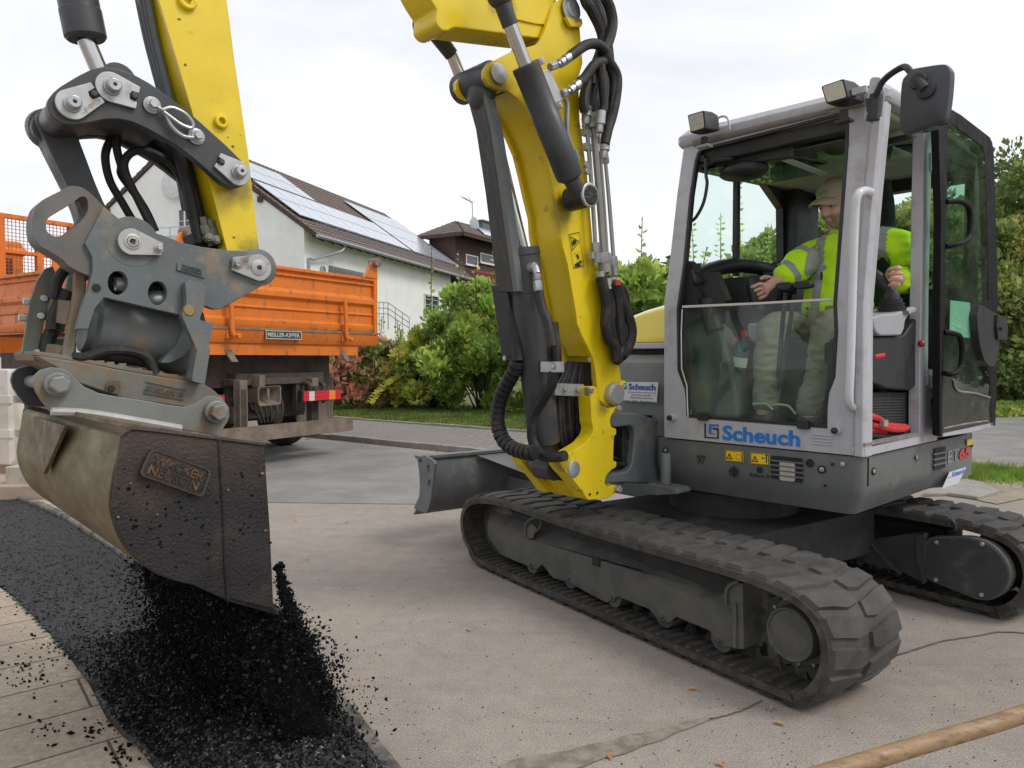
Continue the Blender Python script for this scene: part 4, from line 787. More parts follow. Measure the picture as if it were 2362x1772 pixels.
def inbox(mb,e0,w_,t,sg):
    m_=[]
    for i,p in enumerate(e0):
        d=(e0[min(i+1,len(e0)-1)]-e0[max(i-1,0)]).normalized(); n_=V((0,d.z,-d.y))*sg; m_.append([p,p+XA*w_,p+XA*w_+n_*t,p+n_*t])
    mb.loft(m_)
inbox(mb,A(1.205,*K(1,(1015,-60),(1078,270),(1200,690),(1315,1150),(1420,1545))),.14,.012,-1)
inbox(mb,A(1.205,*K(1,(1368,-60),(1390,80),(1424,350),(1512,950),(1582,1560))),.14,.012,1)
arm=part('arm',mb,yel,.002)
mb=MB(); c=Ak(1.19,1,(1365,752))[0]; mb.lathe(c+XA*.01,-XA,[(0,.024),(.018,.024),(.022,.020),(.022,.011),(.006,.010)],24,0,False); c=Ak(1.19,1,(1155,5))[0]; mb.lathe(c+XA*.01,-XA,[(0,.03),(.018,.03),(.022,.026),(.022,.014),(.006,.012)],24,0,False)
mb.prism(Ak(1.19,1,(1190,0),(1210,40),(1180,38),(1165,25)),-XA*.012); part('arm_boss',mb,yelc,.002,parent=arm)
mb=MB(); random.seed(17)
for _ in range(7):
    if _<4: p=K(1,[(1105,120),(1145,402),(1440,905),(1445,1465)][_])[0]; r=.005
    else: y=random.uniform(0,1500); p=K(1,(random.uniform(1010+.24*y,1395+.12*y),y))[0]; r=abs(random.gauss(0,.0014))+.0006
    c=A(1.1945,p)[0]; mb.prism([c+V((0,math.cos(t)*r*random.uniform(.5,1.6),math.sin(t)*r*random.uniform(.4,1.0))) for t in [k*PI/3 for k in range(6)]],-XA*.0008)
part('paint_chips',mb,mat('bare_chip',(.10,.08,.04),.7),parent=arm)['kind']='stuff'
# pipes along the arm's front
mb=MB()
for i in range(4): mb.tube(Ak(1.37-.03*i,1,(845+i*22,-40),(905+i*20,250),(985+i*18,560),(1068+i*16,900),(1140+i*14,1300)),.011,n=8)
part('arm_pipes',mb,cgrey)
inbox_top=MB(); inbox_top.loft([[V((1.207,b,z)),V((1.333,b,z)),V((1.333,b+.012,z)),V((1.207,b+.012,z))] for b,z in((2.70,2.85),(2.80,3.34))]); inbox_top.loft([[V((1.207,b,z)),V((1.333,b,z)),V((1.333,b+.012,z)),V((1.207,b+.012,z))] for b,z in((2.36,2.55),(2.43,2.8),(2.5,3.2))]); inbox_top.cyl(V((1.17,2.66,3.38)),V((1.4,2.66,3.38)),.045); part('arm_head',inbox_top,yel,parent=arm)
# ---------------- bucket cylinder
q0,q1,q2,q3=[V((1.3,p.y,p.z)) for p in A(1.3,*K(1,(470,-60),(533,250),(552,400),(665,560)))]
mb=MB(); ax=(q1-q0).normalized(); _e=.75; mb.lathe(q0-ax*_e,ax,[(0,.058),((q1-q0).length+_e-.09,.058),((q1-q0).length+_e-.088,.06),((q1-q0).length+_e-.01,.06),((q1-q0).length+_e,.052)],32)
mb.box(q0+V((-.05,-.02,.06)),(.05,.06,.05)); mb.hexn(q0+V((-.075,-.03,.06)),-XA,.02,.02); mb.tube(Ak(1.38,1,(370,-20),(395,60),(400,130),(410,190)),.008,n=6); part('bucket_cylinder_barrel',mb,dgrey,.003)
mb=MB(); mb.cyl(q1,q3+(q1-q3)*.3,.027,n=32); part('bucket_cylinder_rod',mb,chrome)
mb=MB(); mb.cyl(V((1.17,q3.y,q3.z)),V((1.43,q3.y,q3.z)),.05); mb.cyl(q3+(q1-q3)*.35,q3,.035); part('rod_eye',mb,dgrey,.003)
# ---------------- linkage
lk=K(1,(300,610),(330,570),(380,530),(480,470),(560,430),(640,410),(720,420),(820,455),(920,510),(1050,600),(1200,720),(1400,900),(1500,1000),(1538,1060),(1538,1110),(1500,1150),(1440,1165),(1370,1130),(1280,1050),(1190,975),(1100,905),(1000,845),(900,790),(820,755),(740,735),(640,738),(560,755),(460,772),(380,765),(315,715),(292,660))
sd=A(1.13,*lk); mb=MB(); mb.prism(rnd(sd,.008,2),XA*.035); mb.prism(rnd([V((p.x+.24,p.y,p.z)) for p in sd],.008,2),XA*.03)
inbox(mb,A(1.16,*K(1,(430,740),(560,728),(640,712),(760,720),(900,765),(1000,815))),.21,.012,-1)
tl=part('tipping_link',mb,dgrey,.004)
def keeper(a,cx,cy,rr,ang,wd,ln,k,nm='pin_keeper',slot=True,par=None,m=zinc,boss=True,hole=.006):
    """round pin plate with a forked tongue held by a bolt"""
    c=Ak(a,k,(cx,cy))[0]; s=KK[k][2]; D=Ak(a,k,(cx+math.cos(rad(ang))*ln,cy+math.sin(rad(ang))*ln))[0]; d=(D-c); L=d.length; d.normalize(); t=XA.cross(d)
    R=(Ak(a,k,(cx+rr,cy))[0]-c).length; w2=R*wd; pts=[]
    for i in range(17):
        an=PI/2+PI*i/16; pts.append(c+d*(math.cos(an)*R)+t*(math.sin(an)*R))
    if slot: pts+=[c+d*L-t*w2,c+d*L-t*w2*.42,c+d*(L*.72)-t*w2*.34,c+d*(L*.68),c+d*(L*.72)+t*w2*.34,c+d*L+t*w2*.42,c+d*L+t*w2]
    else: pts+=[c+d*L-t*w2*.5,c+d*L+t*w2*.5]
    mb=MB(); mb.prism(pts,-XA*.012)
    if boss: mb.lathe(c-XA*.012,-XA,[(0,R*.56),(.006,R*.56),(.008,R*.45),(.03,R*.44),(.034,R*.38)],32)
    else: mb.lathe(c-XA*.012,-XA,[(0,R*.62),(.003,R*.6),(.004,R*.5),(.006,R*.3)],32)
    o=part(nm,mb,m,.002,parent=par)
    mb=MB(); 
    if slot: mb.lathe(c+d*(L*.84)+XA*.001,-XA,[(0,R*.22),(.02,R*.22),(.024,R*.17)],6 if False else 20); part('keeper_bolt',mb,dgrey,.001,parent=par)
    else: mb.lathe(c+d*(L*.86)-XA*.012,-XA,[(0,R*.33),(.006,R*.33)],24); mb.hexn(c+d*(L*.86)-XA*.018,-XA,R*.24,.014); part('keeper_bolt',mb,zinc if m is zinc else m,.001,parent=par)
    mb=MB(); mb.lathe(c-XA*(.046 if boss else .017),-XA,[(0,hole),(.001,hole*.6)],12); part('grease_hole',mb,dark,parent=par)
    return c
keeper(1.128,440,650,100,-25,.72,175,1,par=tl); keeper(1.128,685,545,98,22,.78,175,1,par=tl); keeper(1.128,1462,1070,75,212,.62,150,1,par=tl)
# grease lines on the link
mb=MB()
for p in((937,652),(1210,845)):
    c=Ak(1.128,1,p)[0]; mb.lathe(c,-XA,[(0,.026),(.006,.026),(.01,.018),(.016,.018)],20); mb.hexn(c-XA*.016,-XA,.014,.014)
mb.tube(Ak(1.11,1,(950,650),(1010,690),(1060,780),(1130,840),(1200,850)),.0055,n=8); mb.tube(Ak(1.105,1,(1000,680),(1060,665),(1140,700),(1190,760),(1180,790),(1120,770),(1050,720),(1010,690)),.0055,n=8); part('grease_line',mb,zinc,parent=tl)
# big far-side pin drum and bucket link
mb=MB(); c=Ak(1.3,1,(300,735))[0]; c0=V((1.15,c.y,c.z)); 
cc=Ak(1.13,1,(440,650))[0]; mb.cyl(V((1.16,cc.y,cc.z)),V((1.46,cc.y,cc.z)),.045,n=32); mb.lathe(V((1.41,cc.y,cc.z)),XA,[(0,.045),(0,.06),(.03,.065),(.05,.06),(.052,.04)],32); part('link_pin',mb,mat('greasy_dark_grey',(.035,.036,.04),.4,var=.3,dirt=(.12,.07,.04),damt=.15,dscale=6),.004)
p0=V((1.3,cc.y,cc.z)); cp=Ak(1.1,1,(820,1490))[0]; p1=V((1.3,cp.y,cp.z)); dd=(p1-p0).normalized(); tt=XA.cross(dd)
mb=MB()
for a in(1.345,):
    q=[]; n_=20
    for i in range(13): an=PI/2+PI*i/12; q.append(V((a,p0.y,p0.z))+dd*(math.cos(an)*.05)+tt*(math.sin(an)*.05))
    q+= [V((a,p0.y,p0.z))+dd*.2-tt*.04,V((a,p1.y,p1.z))-dd*.15-tt*.04]
    for i in range(13): an=-PI/2+PI*i/12; q.append(V((a,p1.y,p1.z))+dd*(math.cos(an)*.06)+tt*(math.sin(an)*.06))
    q+= [V((a,p1.y,p1.z))-dd*.15+tt*.04,V((a,p0.y,p0.z))+dd*.2+tt*.04]
    mb.prism(q,XA*.1)
mb.cyl(V((1.15,p1.y,p1.z)),V((1.44,p1.y,p1.z)),.035)
part('bucket_link',mb,dgrey,.005)
# hoses at the linkage
mb=MB()
for a,P in((1.33,((960,1430),(900,1300),(790,1120),(735,980),(720,860),(770,790),(840,775),(950,850),(1080,980),(1160,1160),(1200,1360))),(1.36,((830,1380),(760,1260),(680,1120),(650,980),(670,890),(730,820),(820,810),(940,850),(1060,960),(1140,1120),(1180,1350))),(1.3,((945,1420),(860,1250),(770,1050),(790,960),(870,930),(980,960),(1080,1040),(1150,1180),(1230,1380))),(1.39,((790,960),(740,1060),(800,1160),(870,1260),(940,1400)))):
    mb.tube(Ak(a,1,*P),.013 if a<1.39 else .011,n=10)
for i in range(4): mb.tube(Ak(1.26+.03*i,1,(1080+i*20,900),(1140+i*25,1080),(1180+i*28,1250),(1210+i*30,1400),(1230+i*26,1500)),.019,n=10)
part('arm_hoses',mb,hose)
mb=MB()
for x,y in((1250,1360),(1296,1375)):
    a_,b_=Ak(1.24,1,(x,y-20),(x+25,y+110)); mb.hexn(a_,b_-a_,.012,.03); mb.hexn(a_.lerp(b_,.4),b_-a_,.016,.03); mb.hexn(b_,-XA,.017,.03); mb.lathe(b_-XA*.03,-XA,[(0,.011),(.004,.008)],12)
mb.tube(Ak(1.25,1,(1290,1470),(1300,1520)),.008); part('quick_fitting',mb,mat('dull_brass_steel',(.2,.19,.16),.5,metal=.4,var=.3,bump=.3),.001)
mb=MB(); mb.prism(Ak(1.27,1,(1185,1440),(1340,1400),(1360,1540),(1200,1510)),XA*.1); part('fitting_block',mb,dark,.004)
# ---------------- quick coupler
def c1(*p): return K(1,*p)
def c2_(*p): return K(2,*p)
outer=c1((600,1240),(660,1290),(760,1370),(880,1415),(1000,1450),(1130,1500),(1250,1525),(1400,1545),(1560,1550),(1620,1570),(1665,1620))+c2_((1533,240),(1541,300),(1525,360),(1480,395),(1400,440),(1330,480),(1250,525),(1210,525),(1160,505),(1120,520),(1110,580),(1010,556),(590,458),(550,500),(440,640),(480,560),(505,420),(520,330),(508,285),(470,280),(370,245),(340,200))+c1((420,1610),(520,1450),(560,1330),(590,1280))
hl=[c2_(*[(cx+rx*math.cos(t)*1.0,cy+ry*math.sin(t)) for t in [2*PI*i/20 for i in range(20)]]) for cx,cy,rx,ry in((668,376,56,68),(893,434,53,68))]
outer=c1((640,1275),(760,1370),(880,1415),(1000,1450),(1130,1500),(1250,1525),(1400,1545),(1560,1550),(1620,1570),(1665,1620))+c2_((1533,240),(1541,300),(1525,360),(1480,395),(1400,440),(1330,480),(1250,525),(1210,525),(1165,507),(1125,520),(1110,582),(1010,556),(590,458),(540,520),(500,640),(430,640),(470,500),(505,400),(525,300),(520,225),(480,150))
mb=MB(); sdp=A(1.105,*outer); hh=[A(1.105,*h) for h in hl]; mb.prism(sdp,XA*.03,holes=hh); cpl=part('quick_coupler',mb,plgrey,.003,ang=30)
mb=MB(); mb.prism([V((1.42,p.y,p.z)) for p in sdp],XA*.03,holes=[[V((1.42,p.y,p.z)) for p in h] for h in hh]); 
mb.loft([[p+XA*.04,p+XA*.31,p+XA*.31+V((0,0,-.02)),p+XA*.04+V((0,0,-.02))] for p in A(1.105,*c2_((640,120),(900,110),(1150,180),(1450,210)))]) 
part('coupler_far_plate',mb,plgrey,.003,parent=cpl)
mb=MB(); a_,b_=A(1.2,*c2_((600,380),(1010,470))); mb.box(V((1.29,(a_.y+b_.y)/2,(a_.z+b_.z)/2)),(.2,.2,.06)); mb.tube([V((1.2,a_.y,a_.z+.02)),V((1.2,b_.y,b_.z))],.03); part('coupler_core',mb,dark,parent=cpl)
mb=MB(); p=A(1.16,*c2_((652,380)))[0]; mb.cyl(p,p+V((0,-.03,.0)),.022); mb.cyl(p+V((0,-.03,0)),p+V((0,-.06,-.01)),.016); p=A(1.18,*c2_((890,470)))[0]; mb.ball(p,(.05,.045,.03)); part('coupler_spindle',mb,zinc,.002,parent=cpl)
# lifting hook forged on top: thick tapered ring with safety latch
hk=c1((700,1325),(640,1275),(560,1195),(500,1155),(430,1150),(380,1175),(300,1215),(250,1245),(215,1290),(198,1370),(205,1450),(240,1510),(320,1560),(390,1605),(430,1645),(520,1690),(600,1710),(680,1700),(730,1620),(740,1500),(760,1400))
hh=c1((535,1225),(545,1290),(515,1350),(455,1405),(390,1452),(335,1458),(292,1430),(282,1385),(298,1348),(370,1298),(450,1250),(500,1215))
mb=MB(); mb.prism(catmull(A(1.12,*hk),3,True),XA*.09,holes=[catmull(A(1.12,*hh),3,True)]); part('lifting_hook',mb,mat('worn_forged_steel',(.10,.115,.115),.5,metal=.0,var=.3,dirt=(.17,.12,.08),damt=.4,dscale=7,dsharp=.2,bump=.4,bscale=60),.012,seg=3,parent=cpl)
mb=MB(); mb.prism(A(1.19,*c1((302,1230),(430,1165),(485,1190),(470,1215),(345,1315),(325,1290))),XA*.09); mb.cyl(*[A(1.185,*c1((452,1188)))[0],A(1.29,*c1((452,1188)))[0]],.012); part('safety_latch',mb,cgrey,.004,parent=cpl)
keeper(1.10,745,145,80,14,.95,175,2,par=cpl,slot=False,m=mat('scratched_light_plate',(.4,.4,.38),.4,metal=.3,var=.2,dirt=(.13,.08,.05),damt=.12,dscale=12,bump=.3),boss=False,hole=.017)
keeper(1.10,1458,290,72,188,.95,150,2,par=cpl,slot=False,m=mat('scratched_light_plate',(.4,.4,.38),.4,metal=.3,var=.2,dirt=(.13,.08,.05),damt=.2,dscale=12,bump=.3),boss=False,hole=.015)
mb=MB(); c=A(1.12,*c2_((745,145)))[0]; mb.lathe(c,-XA,[(0,.075),(.016,.075)],32); c=A(1.12,*c2_((1458,290)))[0]; mb.lathe(c,-XA,[(0,.062),(.016,.062),(.018,.058)],32); part('pin_boss',mb,plgrey,.002,parent=cpl)
# cast maker's plate
q=A(1.103,*c2_((1005,258),(1152,300),(1160,348),(1002,302))); mb=MB(); mb.prism(q,-XA*.004,0); 
xd=(q[1]-q[0]).normalized(); yd=(q[0]-q[3]).normalized(); W_=(q[1]-q[0]).length
for s,v,w_,h_ in(('WACKER',.56,.76,.34),('NEUSON',.12,.76,.34)): mb.text(s,q[3]+(q[0]-q[3])*v+xd*W_*.16-XA*.004,xd,-XA.cross(xd)*-1 if False else yd,w=W_*w_,h=(q[0]-q[3]).length*h_,bold=.05,ext=.005,mi=1)
part('cast_plate',mb,[plgrey,mat('cast_letters',(.035,.04,.042),.5,bump=0)],.0,parent=cpl)
mb=MB(); 
for p,r in(((547,403),.012),((1073,532),.013)):
    c=A(1.103,*c2_(p))[0]; mb.lathe(c,-XA,[(0,r),(.003,r*.9)],16)
part('threaded_hole',mb,dark,parent=cpl)
mb=MB(); q=A(1.10,*c2_((1030,375),(1060,365),(1130,385),(1150,410),(1135,520),(1110,590),(1170,600),(1190,600),(1130,930),(1050,925),(1090,740),(1010,560),(1040,500))); mb.prism(rnd(q,.01,3),-XA*.03); q=A(1.10,*c2_((1060,930),(1065,880),(1090,745),(1165,740),(1135,935),(1130,950))); mb.prism(rnd(q,.005),-XA*.045); part('tilt_bracket',mb,cgrey,.006)
mb=MB(); c=A(1.07,*c2_((1073,532)))[0]; mb.lathe(c,-XA,[(0,.018),(.003,.015)],16); part('grease_nipple',mb,mat('brass',(.3,.22,.08),.4,metal=.6),parent=cpl)
# ---------------- tilt cylinder
a_,b_=[V((1.285,p.y,p.z)) for p in A(1.285,*c2_((470,610),(1110,712)))]; ax=(b_-a_).normalized(); L=(b_-a_).length
mb=MB(); mb.lathe(a_,ax,[(0,.03),(0,.085),(.02,.09),(.03,.108),(L*.2,.112),(L*.5,.108),(L*.72,.112),(L*.76,.118),(L*.97,.118),(L*.98,.1),(L,.04)],48); part('tilt_motor',mb,cgrey,.003)
mb=MB(); q=A(1.19,*c2_((1000,540),(1050,560),(1100,590),(1075,720),(1020,790),(940,830),(880,830),(930,780),(985,720),(1010,640))); mb.prism(rnd(q,.01),-XA*.04); part('tilt_motor_foot',mb,cgrey,.008)
# left end: leaning stop plates with cross pieces
lp=mat('olive_steel',(.10,.115,.09),.55,var=.2,dirt=(.2,.13,.08),damt=.2,dscale=9,bump=.3)
e0=a_+ax*-.02
P1=A(1.33,*c2_((290,282),(303,310),(297,390),(262,520),(205,783),(116,780),(150,570),(165,480),(200,370),(245,300)))
mb=MB(); mb.prism(P1,-XA*.02); spl=part('stop_plate',mb,lp,.003)
P2=A(1.19,*c2_((410,318),(425,305),(455,312),(472,335),(478,400),(455,520),(425,650),(408,770),(405,800),(340,805),(355,720),(375,620),(395,520),(408,420)))
mb=MB(); mb.prism(P2,-XA*.03); part('stop_plate',mb,rustg,.006)
mb=MB()
for (x0,y0,x1,y1,y2,y3) in((265,460,395,480,612,590),(235,715,350,735,790,770)):
    q0=A(1.32,*c2_((x0,y0),(x0-12,y3))); q1=A(1.19,*c2_((x1,y1),(x1-22,y2))); mb.loft([[q0[0],q0[1],q0[1]+V((0,-.02,0)),q0[0]+V((0,-.02,0))],[q1[0],q1[1],q1[1]+V((0,-.02,0)),q1[0]+V((0,-.02,0))]])
part('stop_cross_plate',mb,rustg,.002)
mb=MB()
for p in((248,463),(230,563),(208,770)): mb.hexn(A(1.31,*c2_(p))[0],-XA,.011,.012)
for p in((175,480),(150,573)): mb.hexn(A(1.33,*c2_(p))[0],XB,.012,.02)
part('stop_bolt',mb,zinc)
mb=MB(); mb.tube(A(1.27,*c2_((305,465),(320,380),(360,310),(410,285),(450,290))),.016); mb.tube(A(1.27,*c2_((300,640),(310,560),(380,420))),.02); mb.tube(A(1.3,*c2_((265,775),(275,700),(300,640))),.02); mb.tube(A(1.14,*c2_((410,790),(470,800),(560,770),(650,755),(760,765),(840,800),(870,860),(880,890))),.014); mb.tube(A(1.2,*c2_((420,800),(540,795),(650,765),(780,785),(840,830),(870,900))),.012); part('tilt_hose',mb,hose)
# ---------------- adapter beam over the bucket
bm=A(1.105,*c2_((205,787),(300,800),(430,820),(560,845),(700,872),(900,905),(1060,930),(1150,945),(1215,985),(1260,1030),(1280,1075),(1200,1080),(1050,1080),(700,1030),(440,940),(330,860),(235,810)))
mb=MB(); mb.prism(bm,XA*.38); ab=part('adapter_beam',mb,rustg,.006)
mb=MB(); fl=A(1.30,*c2_((75,780),(200,785),(290,810),(245,855),(90,830))); tp_=A(1.13,*c2_((200,785),(300,800),(430,820),(700,870),(1040,928),(1140,950)))
mb.loft([[p,p+XA*.34,p+XA*.34+V((0,0,.012)),p+V((0,0,.012))] for p in tp_]); mb.prism(A(1.47,*c2_((75,780),(200,788),(240,850),(90,815))),-XA*.3); part('adapter_top_plate',mb,rustg,.002,parent=ab)
er=A(1.10,*c2_((192,945),(200,900),(235,868),(290,853),(350,858),(400,885),(440,930),(480,965),(560,1000),(680,1022),(800,1040),(960,1068),(1040,1078),(1090,1068),(1130,1045),(1160,1022),(1205,1014),(1260,1028),(1298,1080),(1303,1130),(1290,1165),(1270,1195),(1255,1250),(1180,1232),(1020,1205),(700,1150),(480,1118),(290,1108),(235,1040),(205,990)))
mb=MB(); mb.prism(er,XA*.025); part('bucket_ear',mb,mat('pale_worn_grey',(.17,.18,.165),.5,var=.15,scale=3,dirt=(.2,.12,.055),damt=.18,dscale=8,dsharp=.12,bump=.4,bscale=90,bdist=.003),.003,parent=ab)
mb=MB(); mb.prism([V((1.47,p.y,p.z)) for p in er],XA*.025); part('bucket_ear',mb,dgrey,.003,parent=ab)
mb=MB(); w0=A(1.1,*c2_((285,1103),(480,1112),(700,1145),(1020,1200))); mb.tube([p+V((-.01,0,0)) for p in w0],.012,n=8); part('weld_strip',mb,mat('pale_weld',(.36,.35,.33),.5,var=.2,bump=.6,bscale=60),parent=ab)
for p,r,hx in(((322,950),78,56),((1215,1105),64,45)):
    mb=MB(); c=A(1.10,*c2_(p))[0]; R=(A(1.10,*c2_((p[0]+r,p[1])))[0]-c).length; r2=(A(1.10,*c2_((p[0]+hx,p[1])))[0]-c).length; mb.lathe(c,-XA,[(0,R),(.02,R),(.024,R*.96)],32); mb.hexn(c-XA*.024,-XA,r2*1.12,.03); mb.cyl(c,c+XA*.4,R*.6); part('hex_pin',mb,mat('pin_steel',(.2,.21,.2),.45,metal=.2,var=.2,dirt=(.2,.12,.06),damt=.2,dscale=14,bump=.2),.004,parent=ab)
mb=MB(); mb.prism(rnd(A(1.098,*c2_((605,935),(680,930),(682,1010),(600,990))),.006),-XA*.002,0); mb.lathe(A(1.096,*c2_((630,975)))[0],-XA,[(0,.011),(.003,.009)],14,1); part('lubrication_pad',mb,[mat('brown_stain',(.1,.07,.05),.7),dark],parent=ab)
mb=MB(); q=A(1.100,*c2_((835,945),(1045,985),(1042,1000),(818,1000)))
for s,p0_,p1_,pt in(('201207-440105',(832,968),(1045,1012),(832,945)),('00100695539-02',(820,988),(1040,1028),(820,968))):
    P=A(1.100,*c2_(p0_,p1_,pt)); xd=(P[1]-P[0]).normalized(); mb.text(s,P[0],xd,(P[2]-P[0]).normalized(),w=(P[1]-P[0]).length,h=(P[2]-P[0]).length*.75,ext=.003,bold=-.01)
mb.tube(A(1.102,*c2_((825,935),(1055,985))),.0015,n=5,sub=1); mb.tube(A(1.102,*c2_((812,998),(1040,1040))),.0015,n=5,sub=1)
part('cast_number',mb,mat('cast_digits',(.09,.09,.08),.6,bump=0),parent=ab)
mb=MB(); random.seed(9)
for x,y in((565,830),(622,838),(690,846),(780,873),(850,885),(900,893),(985,908)): mb.box(A(1.15,*c2_((x,y)))[0]+V((0,0,.002)),(.02,.022,.012))
part('weld_lug',mb,rustg,.002,parent=ab)
# ---------------- ditching bucket
BN,BF=.70,2.02
bp=A(BN,*K(3,(530,200),(560,182),(610,172),(965,215),(1162,240),(1166,330),(1172,420),(1182,560),(1186,620),(1194,800),(1200,930),(1215,960),(1230,990),(1180,978),(1000,925),(920,890),(850,858),(770,838),(690,810),(630,770),(570,715),(530,650),(503,580),(490,510),(497,440),(508,360),(517,290)))
mb=MB(); mb.prism(bp,XA*.018); bs=part('bucket_side',mb,bside,.003)
mb=MB(); mb.prism([V((BF-.018,p.y,p.z)) for p in bp],XA*.018)
mb_=mb; bfar=part('bucket_side',mb,rustg,.003)
# shell: back curve swept between the side plates (outer bulge behind the side plate's edge)
bc=A(BN,*K(3,(1228,988),(1180,976),(1000,925),(920,890),(850,858),(770,838),(690,810),(625,767),(565,712),(525,650),(498,580),(485,510),(487,450),(497,390),(510,330),(522,270),(530,215),(545,195)))
bc=catmull(bc,3)
mb=MB(); rings=[]
for i,p in enumerate(bc):
    d=(bc[min(i+1,len(bc)-1)]-bc[max(i-1,0)]).normalized(); n_=V((0,d.z,-d.y)); ctr=sum(bc,V())/len(bc)
    if n_.dot(ctr-p)<0: n_=-n_
    rings.append([p+XA*.016,V((BF-.016,p.y,p.z)),V((BF-.016,p.y,p.z))+n_*.014,p+XA*.016+n_*.014])
mb.loft(rings); bk=part('bucket_shell',mb,shell,ang=40)
# cutting edge lip
mb=MB(); e=A(BN,*K(3,(1232,992),(1160,972),(1000,928),(1005,905),(1195,950))); mb.prism(e,XA*(BF-BN)); part('cutting_edge',mb,bside,.003)
# wing seam, top rim, badge on the side plate
mb=MB(); mb.tube(A(BN-.002,*K(3,(963,218),(968,330),(978,480),(985,620),(990,780),(1000,915))),.0045,n=6); mb.tube(A(BN-.001,*K(3,(530,200),(560,180),(610,170),(965,213),(1162,238))),.006,n=6); part('side_rib',mb,bside,parent=bs)
bq=A(BN-.002,*K(3,(655,252),(922,350),(880,468),(600,368))); mb=MB(); mb.prism(rnd([bq[0],bq[1],bq[2],bq[3]],.015,3),-XA*.012,0); 
c=sum(bq,V())/4; mb.ribbon([c+(p-c)*1.0-XA*.012 for p in rnd(bq,.015,3)],[c+(p-c)*.93-XA*.012 for p in rnd(bq,.015,3)],-XA*.004,1)
xd=(bq[1]-bq[0]).normalized(); yd=(bq[0]-bq[3]); yl=yd.length; yd=XA.cross(xd)*1.; yd=yd if yd.z>0 else -yd; W_=(bq[1]-bq[0]).length
for s,v,u,w_ in(('WACKER',.50,.12,.80),('NEUSON',.12,.10,.80)): mb.text(s,bq[3]+(bq[0]-bq[3])*v+xd*W_*u-XA*.012,xd,yd,w=W_*w_,h=yl*.34,bold=.03,ext=.006,mi=2)
part('cast_badge',mb,[bside,mat('badge_rim',(.05,.037,.028),.6,bump=.5),mat('rusty_letters',(.17,.085,.032),.7,var=.5,scale=30,dirt=(.03,.022,.017),damt=.5,dscale=18,dsharp=.08,bump=.6)],parent=bs)
# caked asphalt on the side plate
mb=MB(); random.seed(13)
for _ in range(160):
    x,y=random.uniform(495,1195),random.gauss(560,150)
    if y<330 or y>930 or (x<640 and y>700) : continue
    p=K(3,(x,y))[0]; P=A(BN-.001,p)[0]
    if inside((P.y,P.z),[V((q.y,q.z,0)) for q in bp]): 
        r=abs(random.gauss(.0014,.0014))+.0004; mb.ball(P,(r*.7,r*1.3,r),0,5,4)
part('caked_asphalt',mb,tar,parent=bs)['kind']='stuff'
mb=MB()
for x,y in((575,408),(1150,365),(1000,437),(690,545),(518,557),(1165,615)):
    P=A(BN-.004,*K(3,(x,y)))[0]; r=random.uniform(.002,.004); q=[P+V((0,math.cos(t)*r*random.uniform(.7,2.2),math.sin(t)*r*random.uniform(.5,1.2))) for t in [k*PI/4 for k in range(8)]]; mb.prism(q,-XA*.0015)
part('rust_chip',mb,mat('orange_rust',(.25,.12,.04),.8,var=.3),parent=bs)
# stiffener plates on top of the shell
fp=mat('olive_worn_plate',(.16,.14,.10),.5,metal=.2,var=.3,dirt=(.12,.08,.04),damt=.4,dscale=8,bump=.3)
mb=MB(); tr=A(BN,*K(3,(530,205),(600,172))); 
r0=[V((BN+.02,tr[0].y+.02,tr[0].z+.03)),V((BN+.02,tr[0].y-.10,tr[0].z-.0))]; r1=[V((BF,tr[0].y+.02,tr[0].z+.03)),V((BF,tr[0].y-.1,tr[0].z-.0))]
mb.loft([[r0[0],r1[0],r1[0]+V((0,0,.014)),r0[0]+V((0,0,.014))],[r0[1],r1[1],r1[1]+V((0,0,.014)),r0[1]+V((0,0,.014))]]); part('bucket_top_plate',mb,fp,.002,parent=bk)
mb=MB(); y0,z0=tr[0].y,tr[0].z
for a in(1.15,1.47): 
    for s_1 in(-1,1):
        pass
g0=[V((1.14,y0+.035,z0)),V((1.62,y0+.035,z0)),V((1.38,y0+.05,z0-.17))]; mb.prism([g0[0],g0[1],g0[2]],V((0,-.012,0))); part('bucket_gusset',mb,fp,.002,parent=bk)
# ---------------- falling asphalt: dense crumbs between the lip and the heap
HEAP.append(None); HEAP.clear()
_l=A(BN,*K(3,(1225,985)))[0]; _M=U.M()
for i in range(7):
    a=BN+(BF-BN)*i/6; p=_M@V((a,_l.y-.03,0)); HEAP.append((p.x,p.y,.29,.12+.04*math.sin(i*1.7)))
def build_strip():
    x0,x1,y0,y1=-9.5,.3,.3,10
    vs=[];fs=[]
    nx=int((x1-x0)/s_); ny=int((y1-y0)/s_)
    def vid(i,j):
        if (i,j) not in idx: x=x0+i*s_; y=y0+j*s_; idx[(i,j)]=len(vs); vs.append((x,y,tz(x,y)))
        return idx[(i,j)]
    for i in range(nx):
        for j in range(ny):
            if inside((x0+(i+.5)*s_,y0+(j+.5)*s_),strip): fs.append([vid(i,j),vid(i+1,j),vid(i+1,j+1),vid(i,j+1)])
    mb=MB(); mb.add(vs,fs); tag(obj('asphalt_bed',mb,tarm,rn=False,ang=180),None,None,None,'structure')
def rock(mb,c,r,mi=0,el=1.):
    R=Matrix.Rotation(random.uniform(0,6.3),3,V((random.uniform(-1,1),random.uniform(-1,1),random.uniform(-1,1.01))).normalized())
    P=[V((x,y,z)) for x,y,z in((1,0,0),(-1,0,0),(0,1,0),(0,-1,0),(0,0,1),(0,0,-1))]
    s=[r*random.uniform(.5,1.15) for _ in range(6)]
    mb.add([V(c)+R@V((p.x*s[i]*1.2,p.y*s[i]*.9,p.z*s[i]*.7))*1. for i,p in enumerate(P)],[[0,2,4],[2,1,4],[1,3,4],[3,0,4],[2,0,5],[1,2,5],[3,1,5],[0,3,5]],mi)
build_strip()
